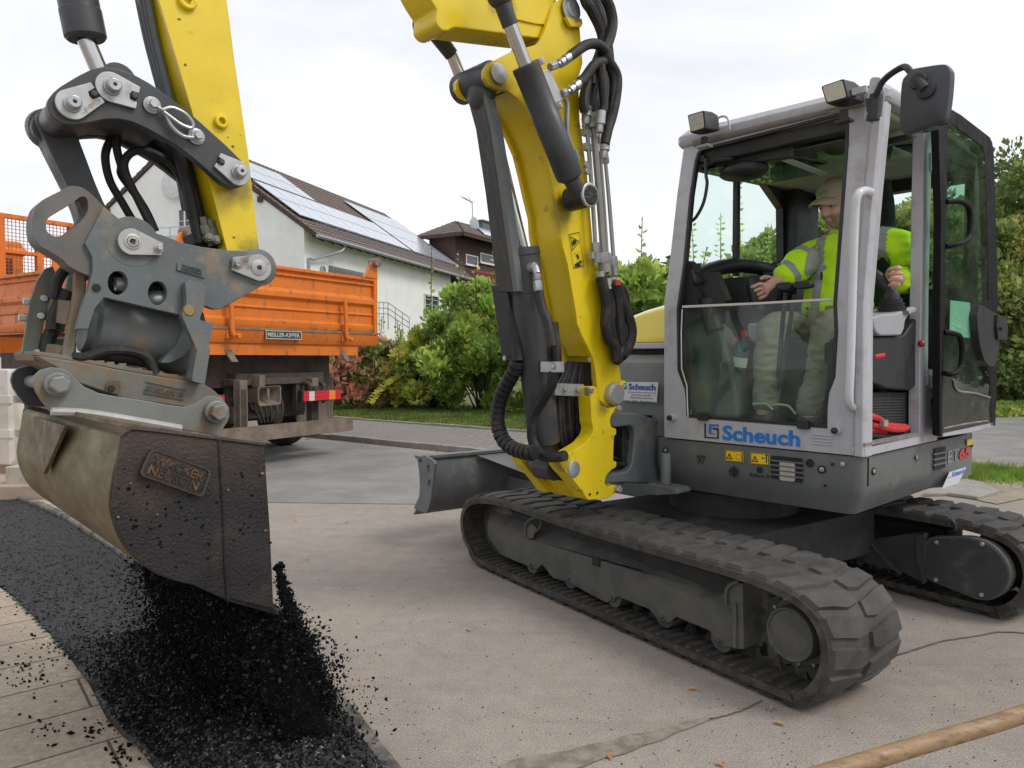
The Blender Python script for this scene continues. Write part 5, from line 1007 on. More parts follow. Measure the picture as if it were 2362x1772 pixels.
# loose asphalt crumbs on the bed, on the beige paving edge and on the road
random.seed(11); mb=MB(); cnt=0
while cnt<42000:
    y_=1.2/(1-random.random()*.84); g=V((random.uniform(-.95*y_-.1,.15*y_),y_,0))
    if inside(g,strip): rock(mb,(g.x,g.y,tz(g.x,g.y)+.002),random.choice((.0025,.004,.006,.0095))*random.uniform(.7,1.2)); cnt+=1
tag(obj('asphalt_crumbs',mb,mat('asphalt_crumb',(.020,.020,.023),.38,var=.6,scale=25,bump=.3),rn=False,ang=10),'loose coarse black asphalt crumbs covering the strip','asphalt',kind='stuff')
mb=MB()
for cx,cy,s,n in((380,1100,60,150),(300,860,110,260),(250,1250,60,40),(300,1480,40,30),(120,1200,90,60),(520,1480,40,40),(640,1600,40,60)):
    for _ in range(n):
        p=K(3,(cx-95+random.gauss(0,s)*1.1,cy+random.gauss(0,s)*.75+40))[0]
        g=G(p)[0]
        if not inside(g,strip): rock(mb,(g.x,g.y,.033),abs(random.gauss(.0035,.003))+.0015)
for cx,cy,s,n in((1500,1480,90,60),(1450,1200,130,50),(1560,1390,15,6)):
    for _ in range(n):
        g=G(K(3,(cx+random.gauss(0,s)+40,cy+random.gauss(0,s)))[0])[0]
        if not inside(g,strip): rock(mb,(g.x,g.y,.002),abs(random.gauss(.0015,.0015))+.001)
rock(mb,G(K(3,(310,1505))[0],z=.035)[0],.016); rock(mb,G(K(3,(1605,1388))[0])[0],.011)
for _ in range(900):
    g=G((random.uniform(700,2360),random.uniform(1080,1772)))[0]; rock(mb,(g.x,g.y,.002),random.uniform(.001,.004))
tag(obj('spilled_crumbs',mb,tar,rn=False,ang=10),'small black asphalt crumbs spilled on the beige paving and road','asphalt',kind='stuff')
# pale gravel by the kerb
mb=MB(); random.seed(5)
for _ in range(600):
    g=G(K(3,(random.uniform(1470,1680),random.uniform(1530,1800)))[0])[0]
    if inside(g,strip): rock(mb,(g.x,g.y,.045),random.uniform(.006,.012),random.choice((0,0,1,2)))
for p in((655,1605),(635,1590),(700,1570)):
    g=G(K(3,p)[0],z=.04)[0]; rock(mb,g,.014,1)
tag(obj('gravel',mb,[mat('gravel_grey',(.16,.145,.125),.8,var=.4,scale=40),mat('gravel_beige',(.33,.25,.16),.8,var=.3,scale=40),mat('gravel_dark',(.05,.045,.04),.8,var=.3,scale=40)],rn=False,ang=10),'pale pebble gravel between black asphalt and edging kerb','gravel',kind='stuff')
# fallen leaves
mb=MB(); random.seed(21)
def leaf(mb,c,s,mi=0):
    a=random.uniform(0,6.3); d=V((math.cos(a),math.sin(a),0)); q=V((-d.y,d.x,0)); z=V((0,0,1))
    mb.add([c-d*s,c+q*s*.4+z*s*.25,c+d*s,c-q*s*.4+z*s*.2],[[0,1,2],[0,2,3]],mi)
for P in [K(8,(1268,992))[0],K(20,(610,1440))[0],K(20,(690,1620))[0],K(8,(70,628))[0],K(8,(935,858))[0],K(8,(612,1120))[0],K(8,(1040,1150))[0],*K(14,(1490,1290),(1300,1355),(1450,1085)),*K(3,(1520,583),(1296,577),(1345,745))]: leaf(mb,G(P)[0]+V((0,0,.006)),.022,random.choice((0,1)))
for _ in range(420):
    t=random.uniform(0,12.5); o=random.choice((random.gauss(.25,.3),random.gauss(-PW-.15,.12),random.uniform(-PW,1.8))); p=A0+d_*t+q_*o; leaf(mb,V((p.x,p.y,.1 if -PW-.1<o else .01)),random.uniform(.02,.04),random.choice((0,1,1,2)))
tag(obj('fallen_leaves',mb,[mat('leaf_orange',(.5,.2,.05),.7),mat('leaf_tan',(.42,.3,.14),.7),mat('leaf_yellow',(.55,.42,.06),.7)],rn=False),'small orange and yellow leaves scattered over road and verge','fallen leaves',kind='stuff')
# ================================================================== CAB (parts of the excavator)
def front(pts,o=0.):
    r=[]
    for p in pts:
        b=0
        for _ in range(12): q=U.p1(1,b+o,p); b=-max(0,q.z-1.55)*.155
        r.append(q)
    return r
def Fk(k,*p,o=0.): return front(K(k,*p),o)
outr=K(7,(80,1045),(79,940),(79,760),(79,640),(81,240))+K(6,(112,1200),(156,800),(200,490),(208,470),(225,452),(330,430),(700,345),(1165,235),(1290,215),(1360,225),(1388,260),(1375,400),(1335,800),(1283,1437))+K(7,(1272,300),(1268,690),(1266,820),(1265,1000),(1265,1160))
innr=K(7,(213,925),(212,860),(203,760),(160,650),(155,290))+K(6,(195,1200),(232,800),(262,600),(278,545),(310,515),(420,488),(700,415),(1100,312),(1150,300),(1168,320),(1172,350),(1170,500),(1148,800),(1100,1437))+K(7,(1102,420),(1085,690),(1050,780),(1040,860),(1038,990))
o_=front(outr); i_=front(innr)
# pillars carry a proud rounded outer face
mb=MB(); mb.ribbon(o_,i_,V((0,-.05,0))); 
fr_=part('cab_front_frame',mb,silv,.006,ang=40)
# corner post ridge and cab left side frame
mb=MB(); rg=K(6,(1388,240),(1372,400),(1335,780),(1278,1437))+K(7,(1268,600),(1265,1160))
ra=K(6,(1300,300),(1285,500),(1255,800),(1205,1437))+K(7,(1200,600),(1190,1152))
R1=front(rg); R0=front(ra)
mb.loft([[a,a.lerp(b,.25)+V((-.004,.018,0)),a.lerp(b,.75)+V((-.008,.02,0)),b+V((-.008,.0,0)),b+V((-.004,-.07,0)),a+V((.01,-.04,0))] for a,b in zip(R0,R1)])
part('corner_post',mb,silv,.004)
mb=MB()
mb.prism(A(-.004,*K(7,(1266,1108),(1330,1092),(1690,1008),(1690,1062),(1266,1159))),XA*.06)
mb.prism(A(-.004,*K(10,(935,100),(1000,100),(1000,1545),(962,1553),(920,1530)),*K(10,(918,1500),(930,800))),XA*.05) if False else None
bpil=A(-.002,*K(13,(440,355),(497,340)),*K(10,(985,120),(972,700),(968,1180),(1005,1200),(1010,1320),(985,1340),(1000,1560),(920,1560),(921,1100),(930,700),(938,200))); mb.prism(bpil,XA*.055)
sf=part('cab_side_frame',mb,silv,.005)
# hinges
mb=MB(); mb.prism(A(-.012,*K(13,(490,500),(530,505),(535,600),(500,640),(490,640))),XA*.03); mb.cyl(*A(-.03,*K(13,(540,520),(541,612))),.016); mb.prism(A(-.012,*K(10,(965,1165),(1000,1175),(1005,1300),(970,1260))),XA*.03); mb.cyl(*A(-.03,*K(10,(998,1200),(1000,1275))),.014); part('door_hinge',mb,silv,.003)
mb=MB(); mb.ball(A(-.02,*K(10,(930,1022)))[0],.018); part('door_buffer',mb,mat('red_rubber',(.25,.02,.02),.5))
# steps ribbed strip and floor
mb=MB(); q=U.pl(2,.885,K(7,(1268,1095),(1605,1015),(1640,1022),(1270,1112))); st_=A(.0,*K(7,(1268,1085),(1605,1008)))
mb.prism(A(-.006,*K(10,(610,1590),(930,1530),(932,1545),(611,1608))),XA*.03); 
for i in range(34):
    t=i/33; a_=A(-.008,*K(10,(612,1592),(930,1532)))
    mb.box(a_[0].lerp(a_[1],t)+V((.0,0,-.005)),(.01,.008,.014))
part('sill_strip',mb,zinc,.001)
# roof
mb=MB()
def roofring(ins,z): 
    P=[V((1.085-ins,-.13-ins,z)),V((-.015+ins,-.13-ins,z-.02)),V((-.015+ins,-1.1,z)),V((-.015+ins,-1.58+ins,z-.04)),V((1.085-ins,-1.58+ins,z-.04)),V((1.085-ins,-1.1,z))]
    return rnd(P,.06,4)
mb.loft([roofring(.0,2.47),roofring(-.012,2.49),roofring(-.012,2.525),roofring(.02,2.56),roofring(.15,2.575)]); roof=part('cab_roof',mb,silv,.006)
# roof front rail, brownish dirty tube under the lamps
mb=MB(); rl=Fk(6,(265,485),(480,432),(700,376),(900,327),(1100,276),(1270,240)); mb.tube([p+V((0,.0,0)) for p in rl],.026,n=14); part('roof_rail',mb,mat('dirty_silver',(.25,.235,.225),.45,var=.1,dirt=(.16,.13,.11),damt=.4,dscale=8,dsharp=.15),parent=roof)
mb=MB(); 
for p in((590,352),(897,268)): mb.lathe(Fk(6,p)[0]+V((0,-.02,.0)),XZ,[(0,.02),(.006,.02),(.009,.01)],16)
part('roof_bolt',mb,silv,parent=roof)
# inner liner
lin=mat('beige_grey_liner',(.30,.30,.25),.8,var=.1)
mb=MB(); mb.bx((.03,-1.52,2.40),(1.04,-.55,2.46)); mb.bx((.03,-.55,2.43),(1.04,-.14,2.465)); part('headliner',mb,lin,.02)
mb=MB(); mb.bx((.04,-.22,2.36),(1.04,-.16,2.44)); c=Bk(-.3,6,(600,620))[0]; mb.loft([[V((.9,-.2,2.42)),V((.45,-.2,2.42)),V((.45,-.2,2.30)),V((.9,-.2,2.34))],[V((.9,-.42,2.43)),V((.45,-.42,2.43)),V((.45,-.42,2.35)),V((.9,-.42,2.37))]]); mb.ball(V((.75,-.25,2.30)),(.14,.1,.05)); mb.bx((.25,-.5,2.36),(.62,-.4,2.41)); mb.bx((.04,-.62,2.385),(1.03,-.56,2.41)); part('blind_and_wiper_motor',mb,blk,.012)
mb=MB(); c=Bk(-.8,6,(1000,600))[0]; mb.lathe(V((.55,-.8,2.40)),-XZ,[(0,.1),(.01,.1),(.012,.08)],28); mb.lathe(V((.15,-.8,2.40)),-XZ,[(0,.08),(.01,.08)],24); part('speaker_grille',mb,blk)
# right window wall, rear wall
mb=MB()
def prm(a,pts): return [V((a,p[0],p[1])) for p in pts]
mb.ribbon(prm(1.02,[(-.05,.9),(-.05,1.6),(-.19,2.45),(-1.2,2.45),(-1.58,2.45),(-1.58,.9)]),prm(1.02,[(-.085,1.72),(-.095,1.80),(-.22,2.36),(-1.0,2.40),(-1.22,2.28),(-1.24,1.86)]),XA*.05)
mb.bx((1.02,-.69,1.8),(1.05,-.655,2.45)); mb.bx((.94,-1.56,.9),(1.06,-1.26,2.42))
mb.tube([V((1.03,-.08,1.70)),V((1.03,-.35,1.80)),V((1.03,-.65,1.86)),V((1.03,-1.0,1.87)),V((1.03,-1.25,1.84))],.045,n=10)
mb.bx((.02,-1.58,.9),(.98,-1.53,1.72)); mb.bx((.02,-1.58,2.33),(.98,-1.50,2.45)); mb.bx((.0,-1.58,.9),(.05,-1.48,2.44)); mb.bx((0.0,-1.5,2.40),(.06,-.86,2.46))
mb.bx((.0,-1.52,.9),(.04,-.87,1.62)); 
mb.bx((1.0,-1.4,.88),(1.06,-.1,1.62))
part('cab_inner_frame',mb,blk,.01)
mb=MB(); mb.bx((.03,-1.5,.872),(1.04,-.06,.90)); part('cab_floor',mb,mat('dusty_floor_mat',(.20,.18,.155),.85,var=.2,dirt=(.08,.07,.06),damt=.3,dscale=8,bump=.5),.0)
# window glass
def pane(name,pts,vec,m): mb=MB(); mb.prism(pts,vec); return part(name,mb,m)
pane('raised_windscreen',[V((.98,-.20,2.335)),V((.10,-.20,2.335)),V((.10,-.86,2.365)),V((.98,-.86,2.365))],V((0,0,.005)),glass('raised_glass',(.62,.80,.72),dirty=.03))
mb=MB(); mb.bx((.52,-.22,2.325),(.56,-.75,2.335)); part('pale_tape',mb,mat('pale_tape',(.5,.55,.45),.6))
pane('windscreen_lower',front(K(7,(150,285),(1100,240),(1085,690),(1045,800),(1040,995),(212,930),(203,760),(155,650)),-.012),V((0,-.005,0)),glsl)
pane('right_window',prm(1.035,[(-.08,1.72),(-.22,2.38),(-1.0,2.42),(-1.23,2.3),(-1.25,1.86)]),XA*.004,gls)
pane('rear_window',[V((.05,-1.55,1.7)),V((.95,-1.55,1.7)),V((.95,-1.55,2.34)),V((.05,-1.55,2.34))],XB*.004,gls)
pane('rear_side_window',prm(.02,[(-.88,1.62),(-.88,2.38),(-1.46,2.36),(-1.46,1.62)]),XA*.004,gls)
# black seal round the windscreen, white sill bar
mb=MB(); i2=front(innr,.003); cc=sum(i2,V())/len(i2)
def shrink(pts,d):
    out=[]; n=len(pts)
    for i in range(n):
        t=(pts[(i+1)%n]-pts[i-1]); t.y=0; t.normalize(); n_=V((-t.z,0,t.x)); 
        if n_.dot(cc-pts[i])<0: n_=-n_
        out.append(pts[i]+n_*d)
    return out
mb.ribbon(i2,shrink(i2,.014),V((0,-.03,0))); part('window_seal',mb,blk,.002)
mb=MB(); q=Fk(7,(186,268),(640,248),(1095,222),o=-.005); q2=Fk(7,(186,283),(640,262),(1095,236),o=-.005); mb.loft([[a,b,b+V((0,-.02,0)),a+V((0,-.02,0))] for a,b in zip(q,q2)]); part('sill_bar',mb,mat('pale_bar',(.55,.5,.46),.5,var=.05),.002)
mb=MB(); L_=Fk(7,(188,290),(182,420),(184,640),(215,740),(222,930),o=.004); mb.tube(L_,.0035,n=6,sub=1); part('seal_highlight_strip',mb,white)
mb=MB()
for p in((318,921),(910,968)): mb.box(Fk(7,p)[0]+V((0,.012,0)),(.055,.03,.04))
part('screen_catch',mb,blk,.004)
mb=MB()
for a_,b_ in(((190,490),(238,680)),((1022,482),(1078,620))):
    P=Fk(7,a_,(b_[0],a_[1]),b_,(a_[0],b_[1]),o=-.03); mb.prism(rnd(P,.03,5),V((0,-.05,0)))
part('screen_latch',mb,blk,.006)
for p in((135,927),(1103,1002)):
    mb=MB(); c=Fk(7,p)[0]; mb.lathe(c,XB,[(0,.022),(.025,.018),(.03,.017)],20,1); mb.lathe(c+XB*.03,XB,[(0,.015),(.012,.014),(.015,.008)],20,0); part('rubber_stop',mb,[blk,silv],.001)
# vents and lettering on the front panel
mb=MB()
for i in range(4):
    y=1022+i*18; q=Fk(7,(945,y),(1075,y+11),(1075,y+16),(945,y+5),o=.001); mb.prism(q,XB*.006)
part('vent_louvre',mb,mat('vent_light',(.5,.5,.52),.4,var=.05),.002)
mb=MB(); P=Bk(.003,7,(425,1058),(880,1100),(425,978)); P1=Bk(.003,7,(425,1058),(425,975)); mb.text('Scheuch',P[0]+V((0,0,-.001)),-XA,XZ,w=(P[1]-P[0]).length,h=(P1[1].z-P1[0].z)*1.06,bold=.028); 
cu=Bk(.003,7,(345,966),(403,968),(403,980),(360,979),(360,1018),(382,1020),(382,1026),(345,1022)); mb.prism(cu,XB*.002); part('maker_lettering',mb,blue)
mb=MB(); mb.prism(Bk(.003,7,(319,962),(328,963),(328,1040),(394,1045),(394,1000),(368,998),(368,988),(403,990),(403,1053),(319,1047)),XB*.002); part('logo_frame',mb,mat('logo_brown_black',(.03,.022,.02),.5,bump=0))
# grab handle on the corner post
mb=MB(); mb.tube([U.p1(1,b,p) for b,p in zip((-.05,.02,.07,.07,.07,.07,.06,.02,-.02),K(10,(638,158),(600,150),(562,180),(548,300),(535,700),(522,1150),(515,1330),(530,1380),(590,1388)))],.019,n=14); part('grab_handle',mb,mat('white_grab_paint',(.55,.55,.58),.35,var=.05,coat=.2))
# work lamps
lens=mat('lamp_lens',(.45,.42,.36),.25,var=.08,scale=60,bump=.3,bscale=200)
for k,fp_,bp_ in((0,((218,322),(318,293),(328,405),(237,432)),-.10),(1,((1008,152),(1145,105),(1175,222),(1042,260)),-.13)):
    f=[U.p1(1,.03,p) for p in K(6,*fp_)]; d=V((-.03,bp_,.0)); c=sum(f,V())/4; mb=MB()
    r0=rnd(f,.012); mb.loft([r0,[p+d*.55+(p-c)*.03 for p in r0],[c+(p-c)*.82+d for p in r0]]); 
    ft=c+V((0,-.05,-.10)); mb.box(c+d*.5+V((0,0,-.095)),(.03,.03,.05)); lo=part('work_lamp',mb,blk,.004)
    mb=MB(); r1=[c+(p-c)*.84+XB*.001 for p in r0]; mb.prism(r1,XB*.003); part('lamp_lens',mb,lens,parent=lo)
    mb=MB(); mb.tube([c+d*.8+V((-.01,0,.0)),c+d+V((-.05,0,.03)),c+d+V((-.09,0,.01)),c+d+V((-.1,0,-.05))],.006,n=6); mb.box(c+d*.5+V((0,0,-.12)),(.07,.05,.012)); part('lamp_bracket',mb,zinc if k==0 else blk,.001,parent=lo)
# mirror bracket, arm and mirror
mb=MB(); P=Bk(.0,6,(1270,300),(1300,110),(1315,97),(1358,98),(1368,115),(1385,190),(1372,330),(1350,330),(1300,395),(1285,380),(1262,320)); mb.prism(rnd(P,.01),XB*-.008); mb.box(Bk(-.01,6,(1240,180))[0],(.06,.03,.03)); part('mirror_bracket',mb,silv,.002)
mb=MB(); mb.tube([U.p1(1,b,p) for b,p in zip((.02,.03,.04,.05,.07,.09,.11,.12),K(6,(1330,300),(1330,230),(1345,185),(1375,125),(1430,75),(1500,38),(1535,60),(1575,115)))],.0135,n=12)
a_,b_=Bk(.02,6,(1335,200),(1320,325)); mb.cyl(a_,b_,.024); mb.lathe(b_,b_-a_,[(0,.027),(.02,.027)],20); mb.prism(Bk(.01,6,(1282,230),(1345,225),(1345,320),(1290,310)),XB*.02); c=U.p1(1,.14,K(6,(1590,125))[0]); mb.lathe(c,XB,[(-.03,.03),(.0,.034),(.02,.03)],20); c2=U.p1(1,.16,K(6,(1628,170))[0]); mb.lathe(c2,XB,[(-.04,.035),(0,.034),(.004,.024)],20); mb.tube([c+V((0,.01,0)),c2],.02); part('mirror_arm',mb,blk,.001)
mr_=K(6,(1500,140),(1530,90),(1562,58),(1640,42),(1740,28),(1772,36),(1792,62),(1797,90),(1790,200),(1778,290),(1762,350),(1738,370),(1640,400),(1535,438),(1500,430),(1487,400),(1490,300))
f=[U.p1(1,.10,p) for p in mr_]; f=catmull(f,3,True); c=sum(f,V())/len(f); mb=MB(); mb.loft([[p+V((0,-.01,0)) for p in f],[c+(p-c)*1.0+V((0,.012,0)) for p in f],[c+(p-c)*.96+V((0,.03,0)) for p in f],[c+(p-c)*.7+V((0,.042,0)) for p in f],[c+(p-c)*.3+V((0,.046,0)) for p in f]]); mi_=part('mirror',mb,mat('grey_black_plastic',(.04,.043,.05),.5,var=.15,bump=.3,bscale=250))
mb=MB(); mb.prism([c+(p-c)*.93+V((0,-.012,0)) for p in f],V((0,-.002,0))); part('mirror_glass',mb,chrome,parent=mi_)
# wiper hose on the left pillar
mb=MB(); mb.tube(Bk(-.12,15,(318,240),(320,380),(328,450),(300,600),(240,720),(180,775)),.009,n=8); mb.tube(Bk(-.15,15,(205,330),(330,290),(420,250),(540,240)),.01,n=8); mb.box(Bk(-.15,15,(290,240))[0],(.03,.02,.03)); part('wiper_hose',mb,blk)
# ---------------- door swung right back along the cab side
AD=-.085
def D(k,*p): return A(AD,*K(k,*p))
glp=D(13,(618,285),(640,285),(740,360),(880,465),(900,560),(912,900),(925,1500),(925,1650))+D(10,(1310,770),(1255,800),(1232,850),(1240,950),(1255,1060),(1285,1150),(1308,1190),(1318,1250),(1312,1325),(1230,1300),(1140,1285),(1112,1220),(1080,1120),(1062,1040))
pane('door_glass',glp,XA*.005,glass('door_green_glass',(.74,.92,.83),dirty=.02))
mb=MB()
stile=D(13,(548,330),(565,300),(610,290),(618,300),(612,900),(602,1300),(598,1659))+D(10,(1060,1000),(1048,1552),(1034,1545),(1036,900),(1042,300)); mb.prism(stile,XA*.035)
rail=D(13,(600,300),(612,285),(600,170),(640,168),(720,215),(940,385),(960,425),(972,520),(985,900),(998,1400),(1003,1659))+D(10,(1366,860),(1362,1200),(1352,1492),(1325,1495),(1315,1400),(1320,1320),(1322,1250),(1312,1185),(1290,1150),(1258,1060),(1243,950),(1236,860),(1258,795),(1310,772))+D(13,(930,1640),(930,1500),(915,900),(903,560),(884,460),(740,352),(645,285))
mb.prism(rail,XA*.035); dr=part('door',mb,blkg,.004,ang=30)
mb=MB(); mb.prism(D(10,(1046,950),(1058,1050),(1078,1130),(1108,1215),(1136,1290),(1230,1306),(1318,1328),(1330,1400),(1334,1475),(1048,1535)),XA*.02); part('door_panel',mb,mat('dark_green_glass_panel',(.02,.024,.016),.25,var=.3,dirt=(.09,.08,.06),damt=.12,dscale=10,bump=.05),parent=dr)
mb=MB(); e=D(14,(745,545),(1430,435),(1450,455),(1440,500),(1100,585),(748,640)); mb.prism(e,XA*.03); part('door_bottom_rail',mb,silv,.003,parent=dr)
mb=MB(); mb.tube(A(AD-.004,*K(14,(745,525),(900,492),(1050,462),(1200,440),(1350,420))),.005,n=6); mb.tube(A(AD-.005,*K(10,(1320,1330),(1230,1305),(1138,1290),(1112,1225))),.006,n=6); part('dirty_seal',mb,mat('muddy_seal',(.22,.20,.17),.8,var=.3,bump=.5),parent=dr)
for P in(((1072,212),(1140,210),(1190,232),(1207,290),(1203,400),(1178,438),(1130,455),(1070,466)),((1060,958),(1115,965),(1150,985),(1162,1060),(1155,1150),(1130,1185),(1095,1197),(1055,1188))):
    n_=len(P); mb=MB(); mb.tube([U.p1(0,AD-.0-.05*min(1,min(i,n_-1-i)/1.5),p) for i,p in enumerate(K(10,*P))],.0135,n=12); part('door_handle',mb,blkg,parent=dr)
mb=MB(); lk_=A(AD-.03,*K(10,(1262,800),(1290,810),(1370,860),(1375,1000),(1370,1080),(1352,1150),(1318,1152),(1290,1120),(1268,1050),(1252,940),(1248,860))); mb.prism(rnd(lk_,.01),XA*.06); mb.prism(rnd(A(AD-.045,*K(10,(1365,858),(1412,868),(1425,930),(1420,1000),(1370,998),(1362,930))),.006),XA*.06); mb.hexn(A(AD-.046,*K(10,(1378,935)))[0],-XA,.012,.012); part('door_lock',mb,blk,.008,parent=dr)
mb=MB(); mb.prism(A(AD+.01,*K(10,(1095,775),(1208,788),(1208,990),(1090,975))),XA*.001); part('paper_notice',mb,mat('pale_paper',(.55,.62,.6),.7,var=.03,bump=0),parent=dr)
# ---------------- interior
greyp=mat('light_grey_console',(.33,.34,.36),.5,var=.06,bump=.1)
mb=MB() # left console and its light grey cap
mb.prism(rnd(A(.02,*K(10,(655,985),(830,975),(905,870),(912,1000),(910,1260),(860,1290),(740,1280),(640,1240),(640,1100))),.02),XA*.0+XA*.2) ; part('left_console',mb,blk,.02)
mb=MB(); mb.prism(rnd(A(.0,*K(10,(655,870),(700,855),(780,850),(890,810),(905,815),(905,840),(860,860),(838,890),(832,940),(815,975),(700,978),(672,960),(660,920))),.015),XA*.18); part('console_cap',mb,greyp,.015)
mb=MB(); mb.loft([[V((.98,-.25,.9)),V((.78,-.25,.9)),V((.78,-.75,.9)),V((.98,-.75,.9))],[V((.98,-.30,1.4)),V((.80,-.30,1.4)),V((.80,-.75,1.42)),V((.98,-.75,1.42))]]); part('right_console',mb,blk,.02)
mb=MB(); q=Bk(-.33,7,(565,370),(690,375),(685,460),(660,490),(600,490),(572,455)); mb.prism(rnd(q,.02),V((0,-.2,0))); part('console_cap',mb,greyp,.015)
mb=MB(); mb.tube([U.p1(1,-.16,p) for p in K(16,(862,1238),(920,1228),(1010,1230),(1050,1255),(1085,1300))],.006,n=8); mb.tube([U.p1(1,-.14,p) for p in K(16,(1082,1242),(1150,1236),(1250,1250),(1300,1290),(1345,1345))],.006,n=8); part('foot_pedal',mb,mat('pale_pedal_edge',(.42,.44,.42),.5,var=.05),0)
mb=MB(); q=Bk(-.12,7,(195,395),(240,375),(300,345),(360,370),(405,410),(430,480),(470,620),(500,760),(520,930),(200,930)); mb.prism(rnd(q,.03),V((0,-.15,0))); part('pedal_cover',mb,mat('grey_green_plastic',(.10,.115,.105),.6,var=.15),.02)
def joystick(c,rt,a_,name):
    mb=MB(); ax=V((0,0,1))
    pr=[(0,.075),(.015,.072),(.02,.062),(.035,.066),(.04,.054),(.055,.058),(.06,.046),(.075,.048),(.08,.036),(.1,.034),(.12,.026)]
    mb.lathe(c,ax,pr,24); j=part(name,mb,blk)
    mb=MB(); mb.tube([c+ax*.1]+[V(q) for q in rt],.021,n=12,rf=lambda t:.8+.5*math.sin(t*2.6)); part('joystick_grip',mb,blk,parent=j)
JL=Bk(-.45,10,(760,858))[0]; JR=Bk(-.45,7,(635,378))[0]
joystick(JL,Bk(-.45,6,(1432,1395),(1405,1345),(1360,1290),(1318,1252)),0,'joystick'); joystick(JR,Bk(-.41,6,(618,1430),(608,1390),(600,1350),(596,1318),(592,1290)),0,'joystick')
mb=MB()
for (x0,y0),(x1,y1) in(((795,190),(750,700)),((850,200),(760,760))):
    a_,b_=Bk(-.22,7,(x0,y0),(x1,y1)); mb.cyl(a_,b_,.011); 
for P in(((730,148),(750,132),(815,128),(830,140),(822,170),(795,182),(745,172)),((838,135),(850,126),(935,124),(945,138),(940,160),(870,172),(840,160))): mb.prism(rnd(Bk(-.2,7,*P),.008),V((0,-.05,0)))
part('travel_levers',mb,blk,.006)
mb=MB(); q=Bk(-.10,7,(290,90),(385,68),(455,240),(420,262),(330,250)); mb.prism(rnd(q,.015),V((0,-.05,0))); q=Bk(-.06,7,(200,0),(232,5),(245,130),(300,330),(195,395)); mb.prism(rnd(q,.01),V((0,-.06,0))); mb.box(Bk(-.08,7,(270,50))[0],(.04,.03,.05)); mb.tube(Bk(-.08,7,(250,60),(270,130),(300,110)),.02); mb.tube(Bk(-.12,7,(340,230),(350,330),(380,420)),.05); part('monitor',mb,blk,.006)
mb=MB(); q=Bk(-.09,15,(690,1440),(1010,1420)); 
c=Bk(-.75,15,(940,1130))[0]; mb.box(c,(.04,.04,.06)); mb.box(c+V((.04,0,-.05)),(.12,.04,.03)); mb.tube([c,c+V((0,0,-.15)),c+V((.05,0,-.3))],.012); part('phone_holder',mb,blk,.004)
seatm=mat('black_seat_fabric',(.02,.021,.024),.85,var=.3,bump=.5,bscale=300)
mb=MB(); mb.loft([rnd([V((.24,b,z)),V((.74,b,z)),V((.74,b,z-.12)),V((.24,b,z-.12))],.04) for b,z in((-.42,1.36),(-.5,1.385),(-.9,1.36))]); mb.loft([rnd([V((.49-w_,b,z)),V((.49+w_,b,z)),V((.49+w_,b-.1,z)),V((.49-w_,b-.1,z))],.04) for b,z,w_ in((-.92,1.25,.24),(-.96,1.5,.25),(-1.02,1.8,.25),(-1.04,1.98,.21))])
mb.loft([rnd([V((.43-w_,b,z)),V((.43+w_,b,z)),V((.43+w_,b-.08,z)),V((.43-w_,b-.08,z))],.03) for b,z,w_ in((-1.03,1.99,.12),(-1.02,2.05,.155),(-1.03,2.2,.14),(-1.05,2.32,.11))]); mb.bx((.2,-.95,.9),(.78,-.45,1.24)); part('driver_seat',mb,seatm,.012)
mb=MB(); q=A(.06,*K(10,(612,1300),(915,1300),(912,1525),(612,1590))); mb.prism(q,XA*.02); part('seat_base_panel',mb,dark,.004)
mb=MB(); 
for i in range(9): a_,b_=A(.058,*K(10,(630,1340+i*16),(830,1335+i*16))); mb.tube([a_,b_],.0025,n=5,sub=1)
part('base_mesh',mb,mat('mesh_grey',(.05,.05,.05),.6))
mb=MB(); mb.tube(A(.03,*K(10,(655,1092),(700,1090),(735,1115),(780,1180),(850,1195))),.007,n=8); part('safety_lever',mb,steelp); mb=MB(); a_,b_=A(.028,*K(10,(655,1097),(708,1087))); mb.lathe(a_,b_-a_,[(0,.01),(.004,.013),((b_-a_).length,.013)],14); part('red_lever_grip',mb,mat('bright_red_grip',(.6,.02,.02),.4,bump=0))
# objects lying or standing in the cab (things of their own)
def thing(name,mb,m,label,cat,group=None,fr=None,bev=0,**k):
    o=obj(name,mb,m,None,bev,**k); tag(o,label,cat,group); o.matrix_world=(fr or U).M(); return o
redm=mat('red_strap',(.55,.02,.02),.6,var=.2,bump=.3,bscale=150)
mb=MB(); random.seed(31)
P=A(.03,*K(10,(612,1435),(660,1440),(720,1460),(770,1490),(850,1500),(800,1512),(720,1500),(650,1480),(612,1500),(680,1515),(760,1525)))
mb.tube([p+V((random.uniform(0,.05),0,0)) for p in P],.016,n=8); mb.tube([p+V((.05+random.uniform(0,.05),0,.01)) for p in P[::-1]],.014,n=8)
mb.tube([p+V((.02,0,-.02)) for p in A(.03,*K(10,(620,1510),(700,1530),(800,1525),(870,1510),(885,1490),(850,1480)))],.010,n=6,mi=1); mb.box(A(.025,*K(10,(715,1475)))[0],(.02,.05,.028),2); thing('ratchet_strap',mb,[redm,dark,zinc],'tangled red lashing strap and black chain on the cab floor inside the door','strap',bev=0)
mb=MB(); b0,b1=Bk(-.2,7,(518,655),(553,430)); ax=(b1-b0).normalized(); L=(b1-b0).length
mb.lathe(b0,ax,[(0,.02),(.01,.036),(L*.6,.038),(L*.68,.036),(L*.86,.016),(L*.9,.013)],24,0); bot=thing('water_bottle',mb,mat('bluish_clear_plastic',(.12,.22,.28),.1,var=.1,bump=0,trans=.6),'bluish clear plastic drink bottle with red cap leaning behind the lower windscreen','bottle')
